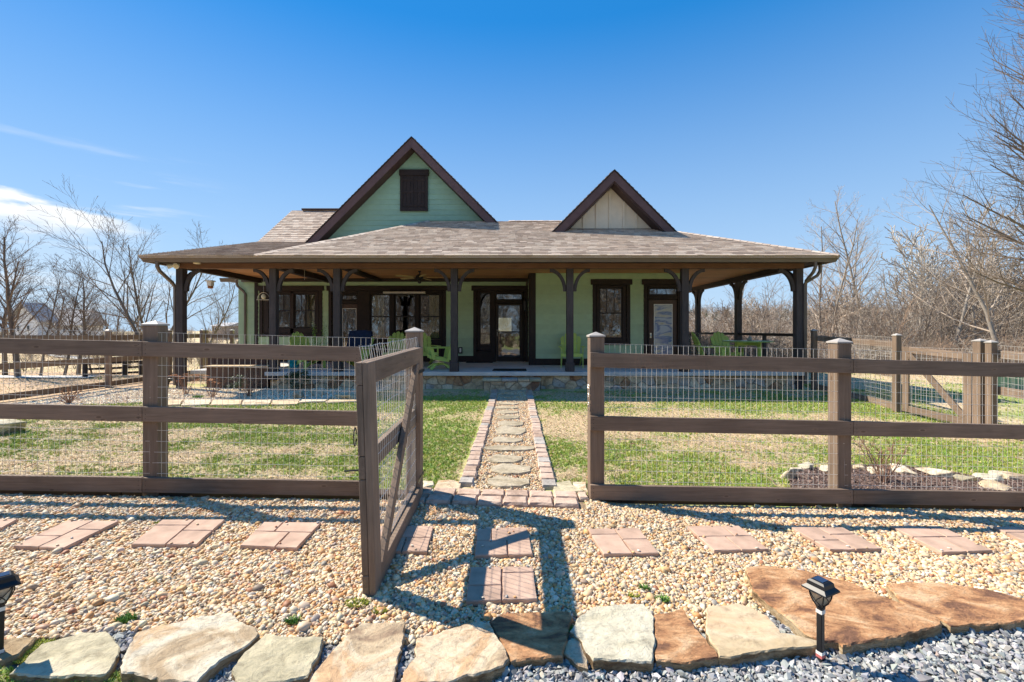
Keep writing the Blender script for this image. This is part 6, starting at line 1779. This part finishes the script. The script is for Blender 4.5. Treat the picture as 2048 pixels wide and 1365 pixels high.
def tree(name, label, group, x, y, parts, mt, mc, scale=1.0, rz=0.0, cat='tree'):
    t = thing(name, label, cat, (0, 0, 0), 0, group)
    build('trunk', parts[0], mt, t, smooth=True); build('crown', parts[1], mc, t)
    t.location = (x, y, ground(x, y)); t.scale = (scale,) * 3; t.rotation_euler.z = rz
    return t
def tcopy(src, label, x, y, scale, rz, group=None):
    c = copy_tree(src); c.location = (x, y, ground(x, y)); c.scale = (scale,) * 3; c.rotation_euler.z = rz; c['label'] = label
    if group: c['group'] = group
    return c
gl1 = 'bare trees on the left beyond the yard fence'
TA = tree_parts(3, 4.7, .09, 3, dict(rk=.42, kids=[24, 9, 6], up=.07, start=[.22, .15, .2], ratio=[.42, .5, .5], ang=[(30, 50), (25, 50), (25, 50)]))
d = 14.9
ta = tree('bare_tree', 'thickest grey-trunked bare tree near the left picture edge', gl1, wx(36, d), d, TA, M_bark, M_twig)
tcopy(ta, 'slim bare tree at the very left edge of the picture', wx(10, 15.5), 15.5, .86, 2.0)
TB = tree_parts(8, 3.5, .045, 3, dict(kids=[15, 8, 5], up=.08, start=[.3, .2, .2], ratio=[.45, .5, .5], wob=.1), (.12, 0))
tb = tree('bare_tree', 'leaning thin-trunked bare tree right of the thick grey one', gl1, wx(80, 15.2), 15.2, TB, M_bark, M_twig)
tcopy(tb, 'dark-stemmed bare tree in front of the white house roof end', wx(128, 15.6), 15.6, 1.08, 1.2)
tcopy(ta, 'bare tree with tall straight crown just right of the white house', wx(156, 15.8), 15.8, .74, 3.5)
tcopy(tb, 'thinnest bare sapling left of the dark fence post', wx(184, 16.4), 16.4, .72, 4.2)
tcopy(tb, 'small bare sapling at the end of the lower driveway strip', wx(212, 17.5), 17.5, .7, 5.1)
TCp = tree_parts(21, 5.1, .075, 3, dict(rk=.48, kids=[15, 9, 6], up=.045, start=[.22, .12, .15], ratio=[.55, .50, .45], ang=[(25, 55), (25, 50), (20, 45)], wob=.055, taper=.35), (-.36, .05))
tc_ = tree('bare_tree', 'large bare tree leaning left with long sweeping branches', gl1, wx(312, 15.5), 15.5, TCp, M_bark, M_twig)
TD = tree_parts(33, 5.0, .065, 3, dict(kids=[14, 8, 6], up=.07, start=[.25, .2, .2], ratio=[.5, .5, .45], ang=[(20, 45), (25, 45), (20, 45)]), (.10, 0), 2)
td = tree('bare_tree', 'forked bare tree rising just left of the porch corner', gl1, wx(312, 16.6), 16.6, TD, M_bark, M_twig)
tcopy(tc_, 'bare tree with drooping twigs seen through the left porch bay', wx(400, 21), 21, .80, 3.3)
tcopy(td, 'bare bushy tree behind the short fence at the house corner', wx(462, 24), 24, .62, 1.0)
tcopy(tb, 'bare bushy tree low between leaning tree and fence post', wx(258, 20), 20, .9, .6)
tcopy(td, 'distant bare tree behind the left end of the rail fence', wx(225, 27), 27, .75, 2.6)
tcopy(ta, 'distant bare tree left of the small rail fence', wx(120, 27), 27, .8, 1.6)
gr1 = 'bare trees on the right beyond the side gate'
pale = dict(kids=[26, 8, 5], up=.06, start=[.25, .2, .2], ratio=[.34, .5, .5], ang=[(35, 60), (30, 50), (25, 50)], taper=.55)
TE = tree_parts(41, 9.6, .10, 3, pale)
d = 24
te = tree('pale_bare_tree', 'tallest pale-trunked bare tree between porch corner and side gate', gr1, wx(1727, d), d, TE, M_bark2, M_twigp)
tcopy(te, 'slender pale bare tree directly beside the right porch corner', wx(1643, 26), 26, .92, 1.3)
tcopy(te, 'slender pale bare tree second right of the porch corner', wx(1664, 23), 23, .82, 2.7)
tcopy(te, 'slim pale bare tree just left of the tallest pale one', wx(1698, 25), 25, .86, 4.0)
TF = tree_parts(52, 7.0, .09, 3, dict(kids=[17, 9, 5], up=.05, start=[.2, .2, .2], ratio=[.5, .5, .45], ang=[(30, 55), (25, 55), (20, 50)]), (.08, 0))
tf = tree('pale_bare_tree', 'spreading bare tree behind the capped gate post', gr1, wx(1900, 21), 21, TF, M_bark2, M_twigp)
tcopy(tf, 'spreading bare tree near right picture edge behind mesh fence', wx(2010, 19), 19, 1.12, 2.2)
tcopy(te, 'straight pale bare tree above the closed side gate', wx(1952, 22), 22, .74, .8)
tcopy(tf, 'low bare tree above the middle of the side gate', wx(1838, 24), 24, .85, 4.4)
tcopy(te, 'small pale bare tree between gate and tallest pale tree', wx(1790, 26), 26, .70, 5.0)
tcopy(te, 'bare tree seen between the last two right porch posts', wx(1457, 30), 30, .80, 3.0)
tcopy(tf, 'bare tree seen left of the right porch corner post', wx(1556, 30), 30, .85, 1.0)
tcopy(tf, 'bare tree seen between house wall and rear porch post', wx(1430, 34), 34, .9, 5.5)
# the big tree whose branches reach in from the right
rr = random.Random(66); out = []
BT_ = Vector((wx(2240, 11.6), 11.6, 0)); BT_.z = ground(BT_.x, BT_.y)
cfgb = dict(BASE); cfgb.update(kids=[0, 11, 8, 4], start=[.3, .18, .12, .15], ratio=[.5, .50, .45, .4], ang=[(40, 60), (22, 42), (20, 45), (20, 45)], wob=.045, up=.055, taper=.3, rmin=.0035, rk=.5, tip=.25)
tp = [BT_ + Vector((rr.gauss(0, .04), rr.gauss(0, .04), z)) for z in np.linspace(-.1, 9.4, 12)]
out.append((0, tp, [lerp(.20, .05, k / 11) for k in range(12)]))
for k in range(50):
    z = 1.4 + 7.4 * (k / 50); az = R(180 + rr.uniform(-75, 75)) if k % 5 else R(rr.uniform(0, 360))
    f = z / 9.4; base = BT_ + Vector((0, 0, z)); el_ = R(lerp(8, 60, f) + rr.uniform(-6, 6))
    L = lerp(4.0, 3.0, f) * rr.uniform(.8, 1.08)
    dv = Vector((math.cos(az) * math.cos(el_), math.sin(az) * math.cos(el_), math.sin(el_)))
    grow(rr, base, dv, L, lerp(.06, .03, f), 1, 3, None, out, cfgb)
T_, C_ = MB(), MB()
for lev, pts, rad in out: (T_ if lev <= 0 else C_).tube(pts, rad, 7 if lev == 0 else (5 if lev == 1 else 3), False)
t = thing('big_bare_tree', 'big bare tree reaching its upswept branches in from the right edge', 'tree', BT_)
build('trunk', T_, M_bark, t, smooth=True); build('crown', C_, M_twig, t)

# woods: one mass of saplings beyond the yard
def wproto(name, seed, H, r, lev, cfg, m, stems=1):
    T, C = tree_parts(seed, H, r, lev, cfg, (0, 0), stems); mb = MB(); mb.add(T.v, T.f); mb.add(C.v, C.f); return proto(name, mb, m)
M_woodp = attr_mat('wood_stems', 'icol', .9, .2, 3, 'INSTANCER')
wpf = [wproto('wood_sapling', 100 + k, 5.0, .04, 2, dict(kids=[14, 6], ratio=[.4, .5], start=[.15, .15], rmin=.007, up=.06), M_woodp, 1 + k % 3) for k in range(4)]
wpb = [wproto('wood_brush', 120 + k, 1.9, .022, 2, dict(kids=[9, 5], ratio=[.6, .5], start=[.05, .1], rmin=.005, up=.02, wob=.16), M_woodp, 4) for k in range(3)]
wpt = [wproto('wood_tree', 140 + k, 9.0, .10, 2, dict(kids=[26, 9], ratio=[.33, .45], start=[.2, .1], rmin=.02, up=.05), M_woodp) for k in range(3)]
protos = wpf + wpb + wpt
wr = np.random.RandomState(77)
wp_, wi_, ws_, wc_ = [], [], [], []
WC = np.array([(.35, .285, .225), (.46, .395, .325), (.19, .145, .11), (.36, .255, .18), (.28, .225, .18), (.58, .52, .44)])
def wadd(x, y, i, s, dark=1.0, z=None):
    wp_.append((x, y, ground(x, y) if z is None else z)); wi_.append(i); ws_.append(s); wc_.append(WC[wr.randint(6)] * wr.uniform(.75, 1.15) * dark)
def belt(n, d0, d1, px0, px1, kinds, s0, s1, pw=1.0, dark=1.0):
    for _ in range(n):
        d = d0 + (d1 - d0) * wr.rand() ** pw; px = wr.uniform(px0, px1)
        wadd(wx(px, d), d, kinds[wr.randint(len(kinds))], wr.uniform(s0, s1), dark)
belt(260, 17.5, 24, 1560, 2250, [4, 5, 6], .4, .8)
belt(150, 19.5, 32, 1380, 2300, [0, 1, 2, 3], .5, .85)
belt(170, 23, 44, 1830, 2400, [7, 8, 9, 0, 1], .60, 1.05, 1, .9)
belt(110, 28, 48, 1380, 1850, [7, 8, 9], .40, .66, 1, .9)
belt(260, 40, 90, 1360, 2500, [7, 8, 9], .6, 1.0, 1, .85)
belt(130, 32, 60, 1860, 2500, [7, 8, 9], .9, 1.35, 1, .85)
belt(60, 45, 80, 1640, 1900, [7, 8, 9], .8, 1.15, 1, .85)
belt(300, 22, 46, 1380, 2400, [4, 5, 6], .8, 1.3)
belt(220, 32, 60, 1360, 2400, [0, 1, 2, 3], .9, 1.35)
belt(420, 50, 100, 1350, 2500, [7, 8, 9], .55, .85)
belt(1100, 95, 190, 1330, 2600, [7, 8, 9], .45, .8, 1, 1.15)
belt(1400, 180, 330, 1300, 2700, [7, 8, 9], .6, .95, 1, 1.15)
belt(60, 17, 22, 1380, 1600, [4, 5, 6], .6, .9)
o = scatter('woods', wp_, np.stack([np.zeros(len(wp_)), np.zeros(len(wp_)), wr.uniform(0, 6.28, len(wp_))], 1), np.stack([ws_] * 3, 1), wc_, wi_, protos)
# evergreens on the far hill
pine = MB(); rp = random.Random(4)
for k in range(260):
    z = rp.uniform(2.5, 9.5); r_ = (10 - z) * .26 * rp.uniform(.3, 1) + .2; a = rp.uniform(0, 6.28); c = Vector((r_ * math.cos(a), r_ * math.sin(a), z)); s = .4
    pine.add([tuple(c + Vector((rp.gauss(0, s), rp.gauss(0, s), rp.gauss(0, s * .5)))) for _ in range(3)] , [(0, 1, 2)])
pine.tube([(0, 0, 0), (0, 0, 9)], [.15, .04], 5)
pn = proto('pine', pine, M_leafd, False)
pp = []
for _ in range(300):
    d = wr.uniform(230, 330); px = wr.uniform(1420, 2300) if wr.rand() < .8 else wr.uniform(1380, 1620); x = wx(px, d); pp.append((x, d, ground(x, d)))
scatter('pine_woods', pp, np.stack([np.zeros(len(pp)), np.zeros(len(pp)), wr.uniform(0, 6, len(pp))], 1), np.ones((len(pp), 3)) * wr.uniform(.35, .75, (len(pp), 1)), np.ones((len(pp), 3)) * .1, np.zeros(len(pp), int), [pn])
# left horizon: low distant trees; and the wood behind the photographer that the windows mirror
wp_, wi_, ws_, wc_ = [], [], [], []
belt(500, 110, 220, -400, 620, [7, 8, 9], .25, .45)
belt(90, 45, 100, -200, 560, [4, 5, 6], 1.0, 1.8, 1, .8)
belt(70, 17, 30, 40, 480, [4, 5, 6], .35, .65, 1, .85)
scatter('distant_trees', wp_, np.stack([np.zeros(len(wp_)), np.zeros(len(wp_)), wr.uniform(0, 6.28, len(wp_))], 1), np.stack([ws_] * 3, 1), wc_, wi_, protos)
wp_, wi_, ws_, wc_ = [], [], [], []
for _ in range(260):
    x, y = wr.uniform(-45, 45), wr.uniform(-45, -16); wadd(x, y, wr.choice([7, 8, 9, 7, 0, 1]), wr.uniform(.8, 1.4), .6)
for _ in range(160): wadd(wr.uniform(-30, 30), wr.uniform(-22, -13), 4 + wr.randint(3), wr.uniform(.8, 1.5))
scatter('woods_behind_viewer', wp_, np.stack([np.zeros(len(wp_)), np.zeros(len(wp_)), wr.uniform(0, 6.28, len(wp_))], 1), np.stack([ws_] * 3, 1), wc_, wi_, protos)

# ---- garden shrubs
def shrub(name, label, px, py, h, w, n, mat, seed, kids=4, r=.004, up=.02, cat='shrub', lev=2, wob=.12):
    c = P(px, py); rr = random.Random(seed); out = []
    cfg = dict(BASE); cfg.update(kids=[kids, 3], start=[.25, .2], ratio=[.45, .5], ang=[(25, 60), (20, 55)], wob=wob, up=up, rmin=r * .35, tip0=.5, tip=.4)
    for k in range(n):
        a = rr.uniform(0, 6.28); s = rr.uniform(0, w); d = Vector((math.cos(a) * s, math.sin(a) * s, h)).normalized()
        grow(rr, c + Vector((math.cos(a), math.sin(a), 0)) * .04 * rr.random(), d, h * rr.uniform(.7, 1.1), r, 0, lev, None, out, cfg)
    mb = MB()
    for l_, pts, rad in out: mb.tube(pts, rad, 4, False)
    o = build(name, mb, mat, None); return tag(o, label, cat)
shrub('bare_shrub', 'bare thorny shrub growing in the right mulch bed', 1768, 968, .52, .34, 8, M_twigr, 5, 6, .007, .03)
shrub('bare_shrub', 'cut-back bare stick bush near the left end of the fence', 137, 808, .36, .26, 14, M_twigr, 6, 2, .012, .02)
shrub('bare_shrub', 'reddish bare shrub in left bed before the plank box', 498, 794, .50, .28, 16, M_twigr, 7, 6, .007, .02)
shrub('tangled_shrub', 'pale tangled leafless shrub behind the left fence post', 385, 762, .42, .75, 34, M_twigp, 8, 7, .008, -.03, 'shrub', 2, .25)
shrub('tangled_shrub', 'low dry brown stems right behind the left fence post', 315, 770, .3, .3, 12, M_twigp, 12, 5, .006, 0)
def leafy(name, label, px, py, h, w, n, mat, seed):
    c = P(px, py); rr = random.Random(seed); t = thing(name, label, 'shrub', c); mb = MB()
    stem = MB()
    for k in range(9):
        a = rr.uniform(0, 6.28); stem.tube([c, c + Vector((math.cos(a) * w * .5, math.sin(a) * w * .5, h * .5)), c + Vector((math.cos(a) * w * .8, math.sin(a) * w * .8, h * rr.uniform(.7, .95)))], [.008, .006, .003], 4, False)
    build('stems', stem, M_twig, t)
    cl = [Vector((rr.gauss(0, w * .45), rr.gauss(0, w * .4), h * rr.uniform(.2, .95))) for _ in range(16)]
    for k in range(n):
        q = c + rr.choice(cl) + Vector((rr.gauss(0, w * .16), rr.gauss(0, w * .16), rr.gauss(0, h * .07))); s = rr.uniform(.012, .026)
        a = Vector((rr.gauss(0, 1), rr.gauss(0, 1), rr.gauss(0, 1))).normalized(); b = a.orthogonal().normalized()
        mb.add([tuple(q - a * s), tuple(q + b * s * .45), tuple(q + a * s), tuple(q - b * s * .45)], [(0, 1, 2, 3)])
    build('leaves', mb, mat, t)
leafy('evergreen_shrub', 'small dark evergreen shrub in front of the teal pot', 597, 783, .52, .27, 1500, M_leafd, 3)
leafy('evergreen_shrub', 'sparse dark green shrub behind the reddish bare one', 480, 782, .42, .26, 700, M_leafd, 4)
# dry stonecrop with flat orange heads
def sedum(px, py, n, seed, lab):
    c = P(px, py); rr = random.Random(seed); t = thing('stonecrop_plant', lab, 'plant', c, 0, 'dry orange-headed plants'); st = MB(); hd = MB()
    for k in range(n):
        a = rr.uniform(0, 6.28); s = rr.uniform(.05, .36); h = rr.uniform(.30, .50); tip = c + Vector((math.cos(a) * s, math.sin(a) * s * .6, h))
        st.tube([c + Vector((math.cos(a) * .03, 0, 0)), c.lerp(tip, .5) + Vector((0, 0, .03)), tip], [.005, .004, .003], 4, False)
        for j in range(12):
            q = tip + Vector((rr.gauss(0, .03), rr.gauss(0, .03), rr.uniform(-.006, .008))); w = .014; hd.add([tuple(q + Vector((-w, -w, 0))), tuple(q + Vector((w, -w, .004))), tuple(q + Vector((w, w, 0))), tuple(q + Vector((-w, w, .004))), tuple(q + Vector((0, 0, .014)))], [(0, 1, 4), (1, 2, 4), (2, 3, 4), (3, 0, 4), (3, 2, 1, 0)])
    build('stems', st, M_twigr, t); build('flower_heads', hd, M_sedum, t)
sedum(372, 790, 15, 1, 'dry plant with orange flat heads, left one beside black hose')
sedum(425, 796, 18, 2, 'dry plant with orange flat heads, right one before plank box')
weed(396, 797, .12, 300, M_weed, 'low green sprouts at foot of the dry orange-headed plant', .05)
# potted grass on porch window
t = thing('potted_plant', 'spindly green plant on the porch beside the double window', 'plant', (wx(640, 14.8), 14.8, FZ))
mb = MB(); rr = random.Random(2); c = Vector((wx(637, 14.8), 14.8, FZ))
for k in range(12):
    a = rr.uniform(0, 6.28); tip = c + Vector((math.cos(a) * .22, math.sin(a) * .15, rr.uniform(.8, 1.45))); mb.tube([c + Vector((0, 0, .3)), c.lerp(tip, .6) + Vector((0, 0, .1)), tip], [.006, .005, .002], 4, False)
    for j in range(9):
        q = c.lerp(tip, .5 + .5 * j / 9) + Vector((rr.gauss(0, .03), rr.gauss(0, .03), rr.gauss(0, .03))); s = .03; mb.add([tuple(q), tuple(q + Vector((s, 0, s * .6))), tuple(q + Vector((s * 1.6, 0, s * 1.4))), tuple(q + Vector((s * .4, 0, s)))], [(0, 1, 2, 3)])
build('leaves', mb, M_weed, t); mb = MB(); mb.lathe((c.x, c.y, FZ), [(.13, 0), (.18, .30), (.19, .32)], 14); build('pot', mb, M_black, t)

# ---------------------------------------------------------------- houses far away
def far_house(label, px0, px1, pyb, pyw, pyr, d, matw, matr, wins, depth=9, gable_front=False, extra=None):
    x0, x1 = wx(px0, d), wx(px1, d); zb, zw, zr = wz(pyb, d) - 1.0, wz(pyw, d), wz(pyr, d)
    t = thing('far_house', label, 'house', ((x0 + x1) / 2, d, zb), 0, None)
    mb = MB(); mb.box(x0, x1, d, d + depth, zb, zw)
    if gable_front: mb.prism([(x0, d, zw), (x1, d, zw), ((x0 + x1) / 2, d, zr)], (0, depth, 0))
    wl2 = build('wall', mb, matw, t)
    mb = MB(); o = .5
    if gable_front:
        c = (x0 + x1) / 2
        mb.prism([(x0 - o, d - o, zw - .2), (c, d - o, zr + .2), (c, d + depth + o, zr + .2), (x0 - o, d + depth + o, zw - .2)], (0, 0, .25)); mb.prism([(c, d - o, zr + .2), (x1 + o, d - o, zw - .2), (x1 + o, d + depth + o, zw - .2), (c, d + depth + o, zr + .2)], (0, 0, .25))
    else:
        mb.prism([(x0 - o, d - o, zw - .1), (x0 - o, d + depth / 2, zr), (x0 - o, d + depth + o, zw - .1)], (x1 - x0 + 2 * o, 0, 0))
    build('roof', mb, matr, t)
    for (a, b, c, e) in wins:
        mb = MB(); mb.box(wx(a, d) - .1, wx(b, d) + .1, d - .08, d - .001, wz(e, d) - .1, wz(c, d) + .1); w = build('window', mb, M_houseW, t); mb = MB(); mb.box(wx(a, d), wx(b, d), d - .12, d - .081, wz(e, d), wz(c, d)); build('pane', mb, M_houseG, w)
    return t
far_house('white far house with low grey roof, its long side to us', 70, 158, 674, 650, 618, 60, M_houseW, M_houseR, [(80, 84, 655, 664), (100, 104, 655, 664), (128, 132, 655, 664), (142, 146, 656, 665), (149, 153, 656, 665)], 3.5)
far_house('white gabled wing of the far house behind the slim tree', 22, 76, 674, 642, 612, 58, M_houseW, M_houseR, [(36, 40, 652, 662), (56, 60, 652, 662)], 2.0, True)
far_house('tan distant house seen through the left porch bay, nearer post', 424, 452, 672, 652, 645, 110, M_houseB, M_houseR, [(430, 432, 656, 660), (440, 442, 656, 660)])
far_house('grey distant house seen next to the left house wall', 458, 488, 672, 656, 649, 120, M_houseB, M_houseR, [(466, 468, 659, 663), (478, 480, 659, 663)])
far_house('white distant shed low behind the mesh at the right porch corner', 1560, 1584, 706, 694, 690, 60, M_houseW, M_houseR, [(1566, 1569, 697, 701)])
